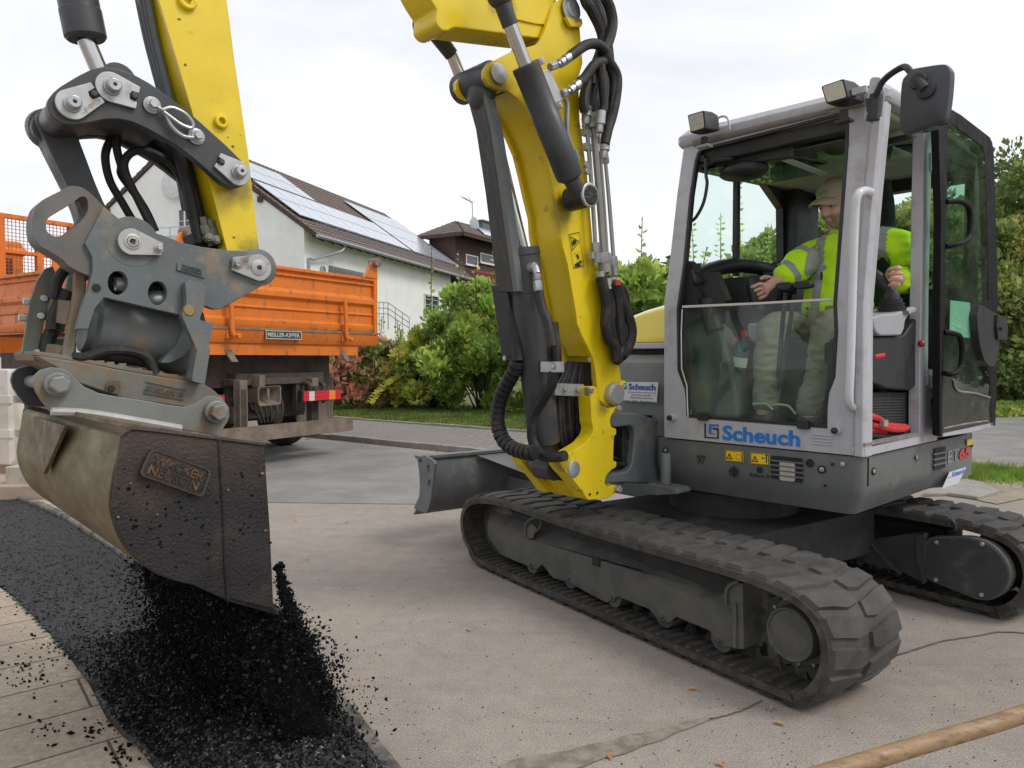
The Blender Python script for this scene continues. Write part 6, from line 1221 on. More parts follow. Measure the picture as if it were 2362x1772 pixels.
mb=MB(); mb.lathe(b0+ax*L*.9,ax,[(0,.017),(.03,.017),(.032,.013)],20); obj('cap',mb,redm,bot); mb=MB(); mb.lathe(b0+ax*L*.12,ax,[(0,.0385),(L*.25,.0385)],24,0,False); obj('bottle_label',mb,white,bot)
mb=MB(); c=Bk(-.25,7,(475,560))[0]; mb.lathe(c,XZ,[(0,.03),(.06,.034),(.065,.03)],20); cup=thing('travel_mug',mb,dark,'dark travel mug with a pink red lid beside the drink bottle','mug'); mb=MB(); mb.lathe(c+V((0,0,.066)),XZ,[(0,.036),(.015,.036),(.03,.03),(.03,.0)],20); obj('lid',mb,mat('pink_red',(.5,.03,.09),.4,bump=0),cup)
# ================================================================== OPERATOR
def skinobj(name,chains,m,parent=None,sub=2,ssm=True):
    """continuous surface grown round a joint skeleton: chains=[[(pos,radius)..]..]; equal positions are merged"""
    vs=[];es=[];rs=[]; key={}
    def vi(p,r):
        k=tuple(round(x,4) for x in p)
        if k not in key: key[k]=len(vs); vs.append(tuple(p)); rs.append(r)
        return key[k]
    for ch in chains:
        ids=[vi(p,r) for p,r in ch]; es+=list(zip(ids[:-1],ids[1:]))
    me=bpy.data.meshes.new(name); me.from_pydata(vs,es,[]); me.materials.append(m); o=bpy.data.objects.new(name,me); col.objects.link(o)
    if parent: o.parent=parent
    md=o.modifiers.new('skin','SKIN'); md.use_smooth_shade=True; md.branch_smoothing=.6
    for i,r in enumerate(rs):
        d=me.skin_vertices[0].data[i]; d.radius=(r,r) if not hasattr(r,'__len__') else r; d.use_root=(i==0)
    s_1=o.modifiers.new('sub','SUBSURF'); s_1.levels=s_1.render_levels=sub
    bpy.context.view_layer.update(); dg=bpy.context.evaluated_depsgraph_get(); m2=bpy.data.meshes.new_from_object(o.evaluated_get(dg)); o.modifiers.clear(); o.data=m2; m2.materials.clear(); m2.materials.append(m)
    m2.polygons.foreach_set('use_smooth',[True]*len(m2.polygons)); return o
skinm=mat('skin',(.62,.36,.27),.5,var=.12,scale=20,bump=.1); hvj=mat('fluorescent_yellow_fleece',(.58,.95,.02),.85,var=.06,scale=10,bump=.6,bscale=40,bdist=.006); tap=mat('reflective_grey_tape',(.30,.31,.31),.4,var=.08,scale=14,bump=.2); trm=mat('khaki_grey_work_trousers',(.27,.24,.175),.85,var=.15,scale=9,bump=.6,bscale=30,bdist=.005)
hip=V((.49,-.82,1.42)); LS=Bk(-.78,6,(1480,1000))[0]; RS=Bk(-.78,6,(975,1070))[0]; neck=V((.47,-.80,2.02))
HL=Bk(-.52,6,(1440,1290))[0]; HR=Bk(-.49,6,(728,1318))[0]
EL=Bk(-.86,6,(1640,1300))[0]; EL=EL+V((.08,0,0)); EL.z=max(EL.z,1.66); ER=Bk(-.62,6,(862,1235))[0]
sh=V((0,0,-.06))
per=U.root('person','man in fluorescent yellow jacket and beige cap sitting in the cab holding both control levers','person')
HC=Bk(-.74,6,(1105,850))[0]; HC=V((HC.x,-.74,HC.z))
kL,kR=V((.34,-.40,1.50)),V((.64,-.36,1.50)); fL,fR=V((.38,-.26,.96)),V((.60,-.22,.98))
body=[[(hip,.15),(V((.49,-.83,1.62)),.15),(V((.48,-.82,1.82)),.145),(V((.475,-.81,1.95)),.09),(V((.475,-.80,2.03)),.058),(HC+V((0,-.02,-.06)),.062)],
 [(V((.475,-.81,1.95)),.09),(LS+sh,.06),(EL,.045),(HL,.028)],[(V((.475,-.81,1.95)),.09),(RS+sh,.06),(ER,.045),(HR,.028)],
 [(hip,.15),(hip+V((-.1,.08,-.02)),.1),(kL,.07),(fL,.045)],[(hip,.15),(hip+V((.1,.08,-.02)),.1),(kR,.07),(fR,.045)]]
bd=skinobj('body',body,skinm,per)
jac=[[(V((.49,-.82,1.44)),.20),(V((.49,-.83,1.60)),.21),(V((.48,-.82,1.80)),.205),(V((.475,-.81,1.93)),.15),(V((.475,-.80,2.005)),.075)],
 [(V((.475,-.81,1.93)),.135),(LS+sh,.098),(LS.lerp(EL,.5)+sh*.2,.094),(EL,.086),(EL.lerp(HL,.5),.072),(HL.lerp(EL,.22),.052)],[(V((.475,-.81,1.93)),.135),(RS+sh,.105),(RS.lerp(ER,.5)+sh*.2,.10),(ER,.095),(ER.lerp(HR,.5),.08),(HR.lerp(ER,.2),.052)]]
jk=skinobj('jacket',jac,hvj,per)
trs=[[(V((.49,-.80,1.42)),.165),(hip+V((-.12,.1,.0)),.115),(kL.lerp(hip,.4)+V((-.04,0,.01)),.10),(kL,.088),(kL.lerp(fL,.5),.078),(fL+V((0,-.02,.09)),.072),(fL+V((0,-.02,.04)),.07)],[(V((.49,-.80,1.42)),.165),(hip+V((.12,.1,.0)),.115),(kR.lerp(hip,.4)+V((.03,0,.01)),.10),(kR,.088),(kR.lerp(fR,.5),.078),(fR+V((0,-.02,.09)),.072),(fR+V((0,-.02,.04)),.07)]]
tro=skinobj('trousers',trs,trm,per,4)
for v in tro.data.vertices:
    c=v.co; v.co=c+v.normal*(noise.noise(V((c.x*9,c.y*9,c.z*9)))*.012+(.5-abs(noise.noise(V((c.x*12+9,c.y*12,c.z*24)))))*.02-.008)
# reflective tape: rings that wrap the sleeves, braces over the shoulders, waist band
def wrap(o,fn,off_=.004):
    """tape = faces of the garment selected by fn, lifted off the cloth"""
    me=o.data; vs=[];fs=[];mp={}
    for p in me.polygons:
        c=p.center
        if fn(c):
            f=[]
            for i in p.vertices:
                if i not in mp: mp[i]=len(vs); v=me.vertices[i]; vs.append(v.co+v.normal*off_)
                f.append(mp[i])
            fs.append(f)
    mb=MB(); mb.add(vs,fs); return mb
dens=jk.modifiers.new('d','SUBSURF'); dens.levels=dens.render_levels=2; bpy.context.view_layer.update(); m2=bpy.data.meshes.new_from_object(jk.evaluated_get(bpy.context.evaluated_depsgraph_get())); jk.modifiers.clear(); jk.data=m2
# folds of cloth
for v in m2.vertices:
    c=v.co; v.co=c+v.normal*(noise.noise(V((c.x*8,c.y*8,c.z*12)))*.014+(.5-abs(noise.noise(V((c.x*11+5,c.y*11,c.z*20)))))*.016-.006)
m2.update()
def onarm(c):
    for S_,E_,H_ in((LS+sh,EL,HL),(RS+sh,ER,HR)):
        d=(E_-S_); t=(c-S_).dot(d)/d.dot(d)
        if .54<t<.72 and (c-S_.lerp(E_,t)).length<.14: return True
        d=(H_-E_); t=(c-E_).dot(d)/d.dot(d)
        if .28<t<.46 and (c-E_.lerp(H_,t)).length<.11 and S_ is not None and abs(S_.x-RS.x)<.01: return True
    return False
aR=Bk(-.66,6,(985,1100))[0].x; aL=Bk(-.66,6,(1345,1100))[0].x
def brace(c): return c.z>1.56 and c.y>-1.1 and (abs(c.x-aR-.03*(c.z-1.8))<.026 or abs(c.x-aL)<.026)
def band(c): return 1.50<c.z<1.555 and abs(c.x-.49)<.24 and c.y<-.55
obj('reflective_tape',wrap(jk,lambda c: onarm(c) or brace(c) or band(c)),tap,per,ang=60,rn=False)
mb=MB(); z0=Bk(-.60,15,(1270,1180),(1268,1245)); mb.tube([V((p.x,-.615,p.z)) for p in z0],.006,n=6); obj('zip_pull',mb,dark,per)
# head: shaped sphere with brow, nose, lips, jaw, ears
def hd(d,q):
    x,y,z=d; f=max(0,y); g=lambda cx,cz,sx,sz,a: a*math.exp(-((x-cx)/sx)**2-((z-cz)/sz)**2)*(1 if y>0 else 0)
    q=V((q.x*(1-.22*max(0,-z)**1.3),q.y,q.z))
    q.y+=g(0,-.12,.13,.22,.030)*1.0+g(0,-.26,.12,.08,.014); q.y+=g(0,.13,.5,.09,.010); q.y-=g(-.36,.0,.17,.1,.013)+g(.36,.0,.17,.1,.013); q.y+=g(0,-.50,.24,.05,.008)+g(0,-.60,.22,.05,.006); q.y-=g(0,-.55,.28,.02,.004); q.y+=g(0,-.82,.3,.15,.012)
    q.y+=g(-.5,-.25,.2,.2,.006)+g(.5,-.25,.2,.2,.006)
    return q
mb=MB(); mb.ball((0,0,0),(.076,.096,.118),0,48,40,hd)
for s_1 in(-1,1): mb.ball((s_1*.078,-.01,-.005),(.012,.02,.032),0,12,8)
Hm=Matrix.Translation(HC+V((0,0,.0)))@Matrix.Rotation(rad(-14),4,'Z')@Matrix.Rotation(rad(-17),4,'X')@Matrix.Scale(1.1,4)
obj('head',mb,skinm,per,M=Hm,ang=180)
mb=MB(); 
for s_1 in(-1,1): mb.ball((s_1*.029,.079,.002),(.013,.008,.007),0,12,8); mb.ball((s_1*.029,.0865,.001),(.005,.002,.005),1,10,6)
obj('eyes',mb,[mat('eye_white',(.5,.48,.45),.3,bump=0),dark],per,M=Hm)
hair=mat('short_brown_hair',(.035,.022,.015),.7,var=.4,bump=1,bscale=200,bdist=.003)
mb=MB(); 
for s_1 in(-1,1): mb.tube([V((s_1*.012,.092,.018)),V((s_1*.03,.089,.023)),V((s_1*.048,.078,.018))],.004,n=6)
mb.ball((0,-.012,.012),(.079,.092,.10),0,24,16,lambda d,q:q if d.y<.25 else q*.93)
obj('hair',mb,hair,per,M=Hm)
mb=MB(); mb.ball((0,.004,-.001),(.0755,.0962,.119),0,48,40,lambda d,q:hd(d,q)*(1.012 if (d.z<-.38 and d.y>-.1 and not(abs(d.x)<.3 and -.62<d.z<-.42 and d.y>.5)) else .95)); obj('stubble_beard',mb,mat('stubble',(.33,.20,.15),.8,var=.3,scale=60,bump=.4,bscale=300),per,M=Hm)
capm=mat('khaki_cap_cloth',(.38,.31,.21),.85,var=.08,bump=.4,bscale=200)
mb=MB(); mb.ball((0,-.008,.045),(.086,.104,.09),0,32,20,lambda d,q:q if d.z>-.06 else V((q.x,q.y,-.006))); cs=[]
for i in range(13):
    t=PI*(i/12); cs.append([V((math.cos(t)*(.072-.004*(k==3)),.055+math.sin(t)*(.045+.085*k/3),.050-.030*abs(math.cos(t))**2-.018*(k/3)**2)) for k in range(4)])
mb.loft([r+[p+V((0,0,.005)) for p in r[::-1]] for r in cs]); cp_=obj('cap',mb,capm,per,bev=.002,M=Hm)
mb=MB(); zg=[V((.036-.009*i,.100-.0012*abs(i-4),.070+(.018 if i%2 else 0))) for i in range(9)]; mb.tube(zg,.0035,n=6,sub=1); obj('cap_emblem',mb,mat('green_print',(.15,.4,.17),.6,bump=0),cp_)
# hands closed round the lever grips: palm, four unequal bent fingers, thumb
def hand(wr,grip,elbow,mir,name='hand'):
    S=1.2; d=(grip-wr).normalized(); up=V((0,0,1)); sd=d.cross(up).normalized()*mir; up=sd.cross(d).normalized()*(1 if sd.cross(d).z>0 else -1)
    palm=wr+d*.045*S; ch=[[(wr-d*.05,.030),(wr,.030),(palm,(.038)),(wr+d*.075*S,.037)]]
    kn=wr+d*.078*S
    for i,(o,L) in enumerate(((.030,.9),(.011,1.),(-.009,.95),(-.028,.75))):
        k0=kn+up*o*1.3; k1=k0+(d*.034*L+sd*.012)*S; k2=k1+(d*.014*L+sd*.028*L)*S; k3=k2+(-d*.012*L+sd*.018*L)*S
        ch.append([(wr+d*.075*S,.037),(k0,.0125),(k1,.0112),(k2,.0102),(k3,.0090)])
    t0=wr+d*.02+up*.03; t1=t0+up*.022+sd*.018+d*.018; t2=t1+d*.026+sd*.016-up*.002; ch.append([(palm,.038),(t0,.017),(t1,.0125),(t2,.010)])
    o=skinobj(name,ch,skinm,per,2); return o
JLg=JL+V((.05,0,.22)); JRg=JR+V((.02,0,.24))
hand(HL+(HL-EL).normalized()*-.02,HL+(HL-EL).normalized()*.1,EL,-1); hand(HR+(HR-ER).normalized()*-.02,HR+(HR-ER).normalized()*.1,ER,1)
mb=MB()
for f in(fL,fR): mb.loft([rnd([V((f.x-w_,f.y+b,z0)),V((f.x+w_,f.y+b,z0)),V((f.x+w_,f.y+b,z1)),V((f.x-w_,f.y+b,z1))],.03) for b,z0,z1,w_ in((-.1,.9,1.03,.04),(-.04,.9,1.05,.048),(.05,.9,.99,.05),(.13,.9,.965,.045),(.16,.905,.94,.03))])
obj('boots',mb,mat('black_boot',(.03,.03,.03),.5,var=.3,dirt=(.14,.12,.1),damt=.4,dscale=12),per,bev=.006)
# ================================================================== TIPPER TRUCK
o0=WF.p1(2,0,(867,828+1.3*1680/10.5)); TK=Fr((o0.x,o0.y,0),57.9); TR=TK.root('tipper_truck','orange tipper truck seen from behind, its scratched drop sides up, across the road','truck')
def tp(name,mb,m,bev=.004,parent=None,**k): return obj(name,mb,m,parent or TR,bev,**k)
org=mat('orange_truck_paint',(.64,.165,.015),.45,var=.12,scale=2,dirt=(.24,.11,.05),damt=.2,dscale=9,dsharp=.06,bump=.2,stretch=(1,1,.5))
chas=mat('dirty_chassis',(.04,.034,.03),.8,var=.35,scale=5,dirt=(.10,.08,.062),damt=.4,dscale=7,dsharp=.2,bump=.5,bscale=30)
brn=mat('dusty_brown_steel',(.20,.155,.12),.8,var=.2,dirt=(.12,.09,.07),damt=.3,dscale=7,dsharp=.15,bump=.3)
def T0(*p): return TK.pl(1,0,p)
def tz_(k,p): return TK.pl(1,0,K(k,p))[0]
zt=TK.pl(1,0,K(9,(700,700)))[0].z; zb=TK.pl(1,0,K(9,(700,990)))[0].z; zf=TK.pl(1,0,K(9,(650,1055)))[0].z
BW=3.0; BL=5.5
def profile_panel(mb,p0,p1,n_,z0,z1):
    """ribbed steel drop side between p0 and p1, ribs standing out along n_"""
    H_=z1-z0; pr=[(0,0),(.0,.02),(.06,.035),(.13,.035),(.16,.0),(.30,.0),(.32,.02),(.335,.02),(.355,.0),(.47,.0),(.52,.045),(.60,.045),(.66,.0),(.84,.0),(.86,.03),(.885,.03),(.90,.0),(.93,.0),(.95,.045),(1.0,.045),(1.0,-.04),(0,-.04)]
    mb.loft([[V(p)+V(n_)*o+V((0,0,z0+H_*t)) for t,o in pr] for p in(p0,p1)])
mb=MB(); profile_panel(mb,(-.03,0,0),(-BW+.03,0,0),(0,-1,0),zb,zt); tg=tp('tailgate',mb,org,.004)
mb=MB(); profile_panel(mb,(-BW,.05,0),(-BW,BL,0),(-1,0,0),zb,zt); tp('drop_side',mb,org,.004)
mb=MB(); profile_panel(mb,(0,.05,0),(0,BL,0),(1,0,0),zb,zt); tp('drop_side',mb,org,.004)
mb=MB(); mb.bx((-BW,.0,zb-.03),(0,BL,zb-.005)); tp('bed_floor',mb,org)
for x in(-.035,-BW+.035):
    mb=MB(); mb.bx((x-.035,-.05,zb-.1),(x+.035,.03,zt+.03)); mb.prism([V((x+.03,-.06,zt)),V((x-.22,-.06,zt)),V((x-.1,-.06,zt+.20)),V((x-.05,-.06,zt+.27)),V((x+.02,-.06,zt+.26))],(0,.05,0)); tp('corner_post',mb,org)
    mb=MB(); mb.cyl((x-.02,-.13,zt+.22),(x-.02,.02,zt+.22),.065); tp('hinge_knob',mb,brn)
mb=MB(); mb.prism([V((.0,-.07,zb-.03)),V((.0,.06,zb-.03)),V((.0,.1,zf)),V((.0,-.02,zf)),V((0,-.05,zf+.06))],(-BW,0,0)); mb.bx((-BW+.1,.0,zf-.14),(-.35,.2,zf)); tp('rear_crossmember',mb,org)
mb=MB(); mb.bx((-BW+.05,-.08,zb-.025),(-.02,-.04,zb+.005)); tp('hinge_rail',mb,brn)
for px in(1297,1945):
    x=TK.pl(1,-.05,K(2,(px,600)))[0].x; mb=MB(); mb.tube([V((x,-.09,zb+.42)),V((x,-.10,zb+.2)),V((x,-.11,zb-.03)),V((x+.02,-.12,zb-.1))],.03); mb.hexn((x+.06,-.12,zb-.1),(0,-1,0),.035,.05); mb.bx((x-.05,-.08,zb-.13),(x+.04,-.02,zb-.03)); tp('tailgate_latch',mb,org)
P=TK.pl(1,-.072,K(9,(118,1040),(308,1038),(118,1015))); q0=P[0]; W_=P[1].x-P[0].x; mb=MB(); z0=zf+.055; Hh=.105
mb.bx((P[0].x,-.085,z0),(P[1].x,-.066,z0+Hh)); pl_=tp('name_plate',mb,mat('plate_black',(.03,.03,.03),.4,bump=0),0); mb=MB(); mb.text('MEILLER-KIPPER',V((P[0].x+.03,-.087,z0+.028)),XA,XZ,w=abs(W_)-.06,h=.052,bold=.02); mb.ribbon([V((P[0].x,-.087,z0)),V((P[1].x,-.087,z0)),V((P[1].x,-.087,z0+Hh)),V((P[0].x,-.087,z0+Hh))],[V((P[0].x+.01,-.087,z0+.01)),V((P[1].x-.01,-.087,z0+.01)),V((P[1].x-.01,-.087,z0+Hh-.01)),V((P[0].x+.01,-.087,z0+Hh-.01))],(0,-.003,0)); tp('name_lettering',mb,mat('plate_silver',(.45,.45,.42),.4,bump=0),0,pl_)
# mesh headboard at the front of the bed
hm=MB(); YH=5.45; zh=TK.pl(1,YH,[(60,503)])[0].z
for x in(-BW+.03,-2.45,-1.9,-1.4): hm.bx((x-.05,YH-.05,zb),(x+.05,YH+.05,zh))
hm.bx((-BW,YH-.04,zh-.05),(-1.35,YH+.04,zh+.02)); hm.bx((-BW,YH-.04,zt-.02),(-1.35,YH+.04,zt+.08)); hm.bx((-BW,YH-.04,zt+.5),(-1.35,YH+.04,zt+.55)); hm.prism([V((-1.75,YH-.03,zt)),V((-1.2,YH-.03,zt)),V((-1.4,YH-.03,zt+.2)),V((-1.45,YH-.03,zt+.55)),V((-1.7,YH-.03,zt+.6))],(0,.03,0)); hb=tp('headboard_frame',hm,org)
mb=MB()
x=-BW
while x<-1.4: mb.bx((x-.004,YH-.004,zt),(x+.004,YH+.004,zh)); x+=.055
z=zt
while z<zh: mb.bx((-BW,YH-.004,z-.004),(-1.4,YH+.004,z+.004)); z+=.055
tp('wire_mesh',mb,mat('orange_brown_wire',(.35,.12,.03),.6),0,hb)
mb=MB(); mb.bx((-BW+.05,YH+.9,1.0),(-1.7,YH+2.7,zh-.25)); mb.bx((-BW+.02,YH+.85,zh-.5),(-1.65,YH+2.6,zh-.35)); cab_=tp('driver_cab',mb,org,.08,rn=True)
mb=MB(); mb.bx((-BW+.3,YH+.88,zt+.1),(-1.9,YH+.9,zh-.55)); tp('cab_rear_window',mb,glw,0,cab_)
mb=MB(); random.seed(6)
mb.loft([[V((-BW+.1,y,zb)),V((-BW+.15,y,z1)),V((-1.2,y,z1+.15)),V((-.15,y,z1-.1)),V((-.1,y,zb))] for y,z1 in((.4,zb+.1),(1.2,zt-.2),(2.2,zt+.12),(2.6,zt+.15))]); tag(tp('load',mb,mat('brown_load',(.17,.11,.06),.95,var=.5,scale=10,bump=1,bscale=30,bdist=.02),0,label='heap of brown material in the tipper bed'))
# chassis, axle, wheels, bumper
mb=MB()
for x in(-1.02,-1.98): mb.bx((x-.05,.15,.75),(x+.05,5.8,1.02))
mb.bx((-2.2,.35,.55),(-1.0,.45,1.0)); mb.bx((-2.3,.1,.98),(-.9,.3,1.06)); mb.cyl((-2.7,1.55,.5),(-.25,1.55,.5),.09); mb.ball((-1.5,1.55,.5),.26); mb.bx((-2.2,.2,1.02),(-.8,5.5,1.12)); mb.bx((-2.95,2.6,.45),(-2.3,4.4,.95)); mb.bx((-2.9,.35,.95),(-.55,5.3,zf-.1)); mb.bx((-2.8,.6,.5),(-.9,.7,1.0)); mb.cyl((-2.3,.32,.36),(-1.35,.32,.42),.035); mb.hexn((-1.35,.32,.42),(1,0,0),.05,.08)
mb.bx((-1.2,-.0,.3),(-1.08,.1,.95)); mb.bx((-2.3,.0,.3),(-2.2,.1,.95)); mb.bx((-1.35,.12,.62),(-1.2,.2,.98))
for x,y,z,r in((-2.12,.25,.80,.05),(-2.05,.22,.70,.06),(-1.8,.3,.78,.14),(-2.2,.25,.62,.1),(-1.5,.3,.55,.09)): mb.cyl((x,y,z),(x,y+.2,z),r,n=16)
for s_1 in range(6): mb.tube([V((-2.1+.12*s_1,.3,.95)),V((-2.0+.1*s_1,.2,.8-.03*s_1)),V((-1.8+.05*s_1,.25,.5))],.015)
tp('chassis',mb,chas,.008)
mb=MB(); c=TK.pl(1,-.1,K(17,(855,740)))[0]; hb_=.15; s0=[V((c.x+dx*.17,-.14,c.z+dz*.125)) for dx,dz in((-1,-.9),(.95,-.85),(1,1),(-1,.95))]; s1=[V((c.x+dx*.08,.0,c.z+dz*.05)) for dx,dz in((-1,-1),(1,-1),(1,1),(-1,1))]
mb.ribbon(rnd(s0,.04),rnd([c+(p-c)*.9 for p in s0],.04),(0,.02,0)); mb.loft([rnd(s0,.03),rnd(s1,.03)],cap=False); mb.bx((c.x-.06,.0,c.z-.08),(c.x+.06,.2,c.z+.09)); mb.bx((c.x-.06,-.03,c.z+.1),(c.x+.02,.12,c.z+.25)); mb.cyl((c.x,-.1,c.z-.04),(c.x,-.1,c.z+.1),.02); tp('tow_coupling',mb,brn,.004)
mb=MB(); P=TK.pl(1,-.12,K(17,(340,1170),(1800,980),(340,1250),(1770,1120))); x0=-BW-.05; x1=P[1].x; zt_=(P[1].z); zb_=P[3].z
mb.prism([V((x1,-.12,zb_)),V((x1,-.12,zt_)),V((x1,.02,zt_)),V((x1,.02,zt_-.02)),V((x1,-.10,zt_-.02)),V((x1,-.10,zb_)),V((x1,-.06,zb_-.01))],(x0-x1,0,0)); tp('underrun_bumper',mb,brn,.003)
mb=MB()
for x in(-1.14,-2.25): mb.bx((x-.05,.0,zt_-.05),(x+.06,.12,zt_+.55))
tp('bumper_bracket',mb,brn,.006)
tyre=mat('truck_tyre',(.03,.03,.03),.85,var=.3,dirt=(.1,.085,.07),damt=.3,dscale=10,bump=.6,bscale=40)
for x0 in(-.38,-2.62):
  for y in(1.55,5.2):
    mb=MB(); mb.lathe((x0+.16,y,.48),(-1,0,0),[(0,.28),(0,.40),(.03,.465),(.06,.48),(.12,.48),(.13,.465),(.14,.465),(.15,.48),(.21,.48),(.25,.465),(.28,.40),(.28,.28)],40); wh=tp('wheel',mb,tyre,0)
    mb=MB(); mb.lathe((x0+.165,y,.48),(-1,0,0),[(0,.27),(.02,.26),(.08,.2),(.09,.0)],24); tp('rim',mb,brn,0,wh)
mud=mat('mud_flap_rubber',(.14,.115,.09),.85,var=.25,dirt=(.16,.125,.09),damt=.4,dscale=5,dsharp=.2,bump=.3)
for xc in(-.72,-2.68):
    mb=MB(); n_=34; pts0=[];pts1=[]
    rows=[]
    for z,o in((1.05,.0),(.85,.02),(.6,.02),(.45,.0),(.36,-.05)):
        rows.append([V((xc-.32+.64*i/n_+(0 if i<n_-3 else 0),.48+o-(.008 if i%2 else 0)-(.05*max(0,(i-n_+5)/5)),z-(.02*max(0,(i-n_+4)/4)))) for i in range(n_+1)])
    mb.loft(rows,closed=False,cap=False); mb.bx((xc-.33,.50,1.0),(xc+.33,.56,1.1)); tp('mud_flap',mb,mud,0)
    mb=MB(); mb.lathe((xc,1.55,.48),(1,0,0),[(0,.56),(.0,.56)],8) if False else None
    for k in range(12):
        a0,a1=PI*(.1+.8*k/12),PI*(.1+.8*(k+1)/12)
        mb.add([(xc-.3,1.55-math.cos(a)*.6,.48+math.sin(a)*.6) for a in(a0,a1)]+[(xc+.3,1.55-math.cos(a)*.6,.48+math.sin(a)*.6) for a in(a1,a0)],[[0,1,2,3]])
    tp('mudguard',mb,mud,0)
P=TK.pl(1,-.16,K(17,(1232,690),(1665,650),(1670,770),(1240,800))); xl,xr=P[0].x,P[1].x; zl,zh_=P[3].z-.01,P[0].z+.01
for nm,xa,xb in(('tail_lamp',xl,xr),('tail_lamp',-2.62,-3.04)):
    mb=MB(); mb.bx((xa,-.16,zl),(xb,-.08,zh_)); mb.bx(((xa+xb)/2-.15,-.08,zl+.04),((xa+xb)/2-.1,.2,zl+.1)); tl_=tp(nm,mb,blk,.006)
    segs=((.03,.16,'lamp_red'),(.165,.30,'lamp_white'),(.305,.67,'lamp_red'),(.675,.84,'lamp_amber'),(.845,.985,'lamp_red'))
    for a_,b_,c_ in segs:
        m_=bpy.data.materials.get(c_) or mat(c_,{'lamp_red':(.55,.015,.03),'lamp_white':(.6,.55,.5),'lamp_amber':(.75,.22,.03)}[c_],.25,var=.08,bump=.3,bscale=60,coat=.5)
        mb=MB(); mb.bx((xa+(xb-xa)*a_,-.172,zl+.012),(xa+(xb-xa)*b_,-.15,zh_-.012)); mb.bx((xa+(xb-xa)*a_,-.176,(zl+zh_)/2-.004),(xa+(xb-xa)*b_,-.17,(zl+zh_)/2+.004)); tp('lens',mb,m_,.003,tl_)
mb=MB()
for px in(1330,1480): 
    x=TK.pl(1,-.05,K(17,(px,500)))[0].x; mb.tube([V((x,.4,1.0)),V((x,.0,.98)),V((x,-.03,.9)),V((x,-.03,.72))],.028,n=10)
x=TK.pl(1,-.05,K(17,(1400,550)))[0].x; mb.bx((x-.05,-.06,.74),(x+.03,-.02,.92)); tp('lamp_bracket',mb,chas,.003)
mb=MB()
for px in(395,1665): P=TK.pl(1,.05,K(17,(px,250)))[0]; mb.prism([V((P.x-.10,.02,zf-.01)),V((P.x+.0,.02,zf-.01)),V((P.x+.09,-.05,zf-.22)),V((P.x+.0,-.05,zf-.22))],(0,.03,0))
tp('bed_hook',mb,brn)
# ================================================================== HOUSES
def wallmat(n_,c,rough=.9): return mat(n_,c,rough,var=.03,scale=.8,dirt=tuple(x*.82 for x in c),damt=.15,dscale=1.2,dsharp=.25,bump=.5,bscale=12,bdist=.01)
ww=wallmat('white_render',(.80,.82,.78)); tilem=None
def tile_mat(name,c1,c2,sx=.3,sy=.34):
    m=bpy.data.materials.new(name); m.use_nodes=True; n=m.node_tree.nodes; l=m.node_tree.links; b=n['Principled BSDF']
    t=n.new('ShaderNodeTexCoord'); wv=n.new('ShaderNodeTexWave'); wv.wave_type='BANDS'; wv.bands_direction='X'; wv.inputs['Scale'].default_value=1/sx*.5/1.0; l.new(t.outputs['UV'],wv.inputs[0])
    w2=n.new('ShaderNodeTexWave'); w2.bands_direction='Y'; w2.wave_profile='SAW'; w2.inputs['Scale'].default_value=1/sy*.5; l.new(t.outputs['UV'],w2.inputs[0])
    nz=n.new('ShaderNodeTexNoise'); nz.inputs['Scale'].default_value=2.5; nz.inputs['Detail'].default_value=8; l.new(t.outputs['Object'],nz.inputs[0])
    r=n.new('ShaderNodeValToRGB'); r.color_ramp.elements[0].position=.35; r.color_ramp.elements[1].position=.65; r.color_ramp.elements[0].color=(*c1,1); r.color_ramp.elements[1].color=(*c2,1); l.new(nz.outputs[0],r.inputs[0]); l.new(r.outputs[0],b.inputs['Base Color'])
    a=n.new('ShaderNodeMath'); a.operation='ADD'; l.new(wv.outputs['Fac'],a.inputs[0]); l.new(w2.outputs['Fac'],a.inputs[1]); bn=n.new('ShaderNodeBump'); bn.inputs['Distance'].default_value=.12; bn.inputs['Strength'].default_value=1; l.new(a.outputs[0],bn.inputs['Height']); l.new(bn.outputs[0],b.inputs['Normal']); b.inputs['Roughness'].default_value=.75; return m
def roofplane(name,par,e0,e1,r0,r1,th,m,tile=True):
    """slope from eave e0-e1 to ridge r0-r1 built as courses of tiles with a real step each"""
    e0,e1,r0,r1=map(V,(e0,e1,r0,r1)); n_=(e1-e0).cross(r0-e0).normalized(); n_=n_ if n_.z>0 else -n_; L=((r0-e0).length+(r1-e1).length)/2; nc=max(4,int(L/.34)); W_=(e1-e0).length; nx=int(W_/.30)
    mb=MB()
    for j in range(nc):
        t0,t1=j/nc,(j+1.12)/nc; a0,b0=e0.lerp(r0,t0),e1.lerp(r1,t0); a1,b1=e0.lerp(r0,min(1,t1)),e1.lerp(r1,min(1,t1)); up0=n_*(th+.035); up1=n_*(th+.0)
        lo=[];hi=[]
        for i in range(nx*4+1):
            u=i/(nx*4); ph=(i%4)*PI/2; h=n_*(.018*math.cos(ph)); lo.append(a0.lerp(b0,u)+up0+h); hi.append(a1.lerp(b1,u)+up1+h)
        bt=[a0.lerp(b0,i/(nx*4)) for i in range(nx*4+1)]; mb.loft([bt,lo,hi],closed=False)
    mb.prism([e0,e1,r1,r0],n_*.03)
    return obj(name,mb,m,par,ang=60,rn=False)
HD=29.; hc=V(((704.5-CX)/F*HD,HD,0)); HF=Fr((hc.x,hc.y,0),72); HR1=HF.root('white_house','white rendered house with brown tiled roof covered in solar panels, left behind the truck','house')
def hp(ax,c,k,*p): return HF.pl(ax,c,K(k,*p))
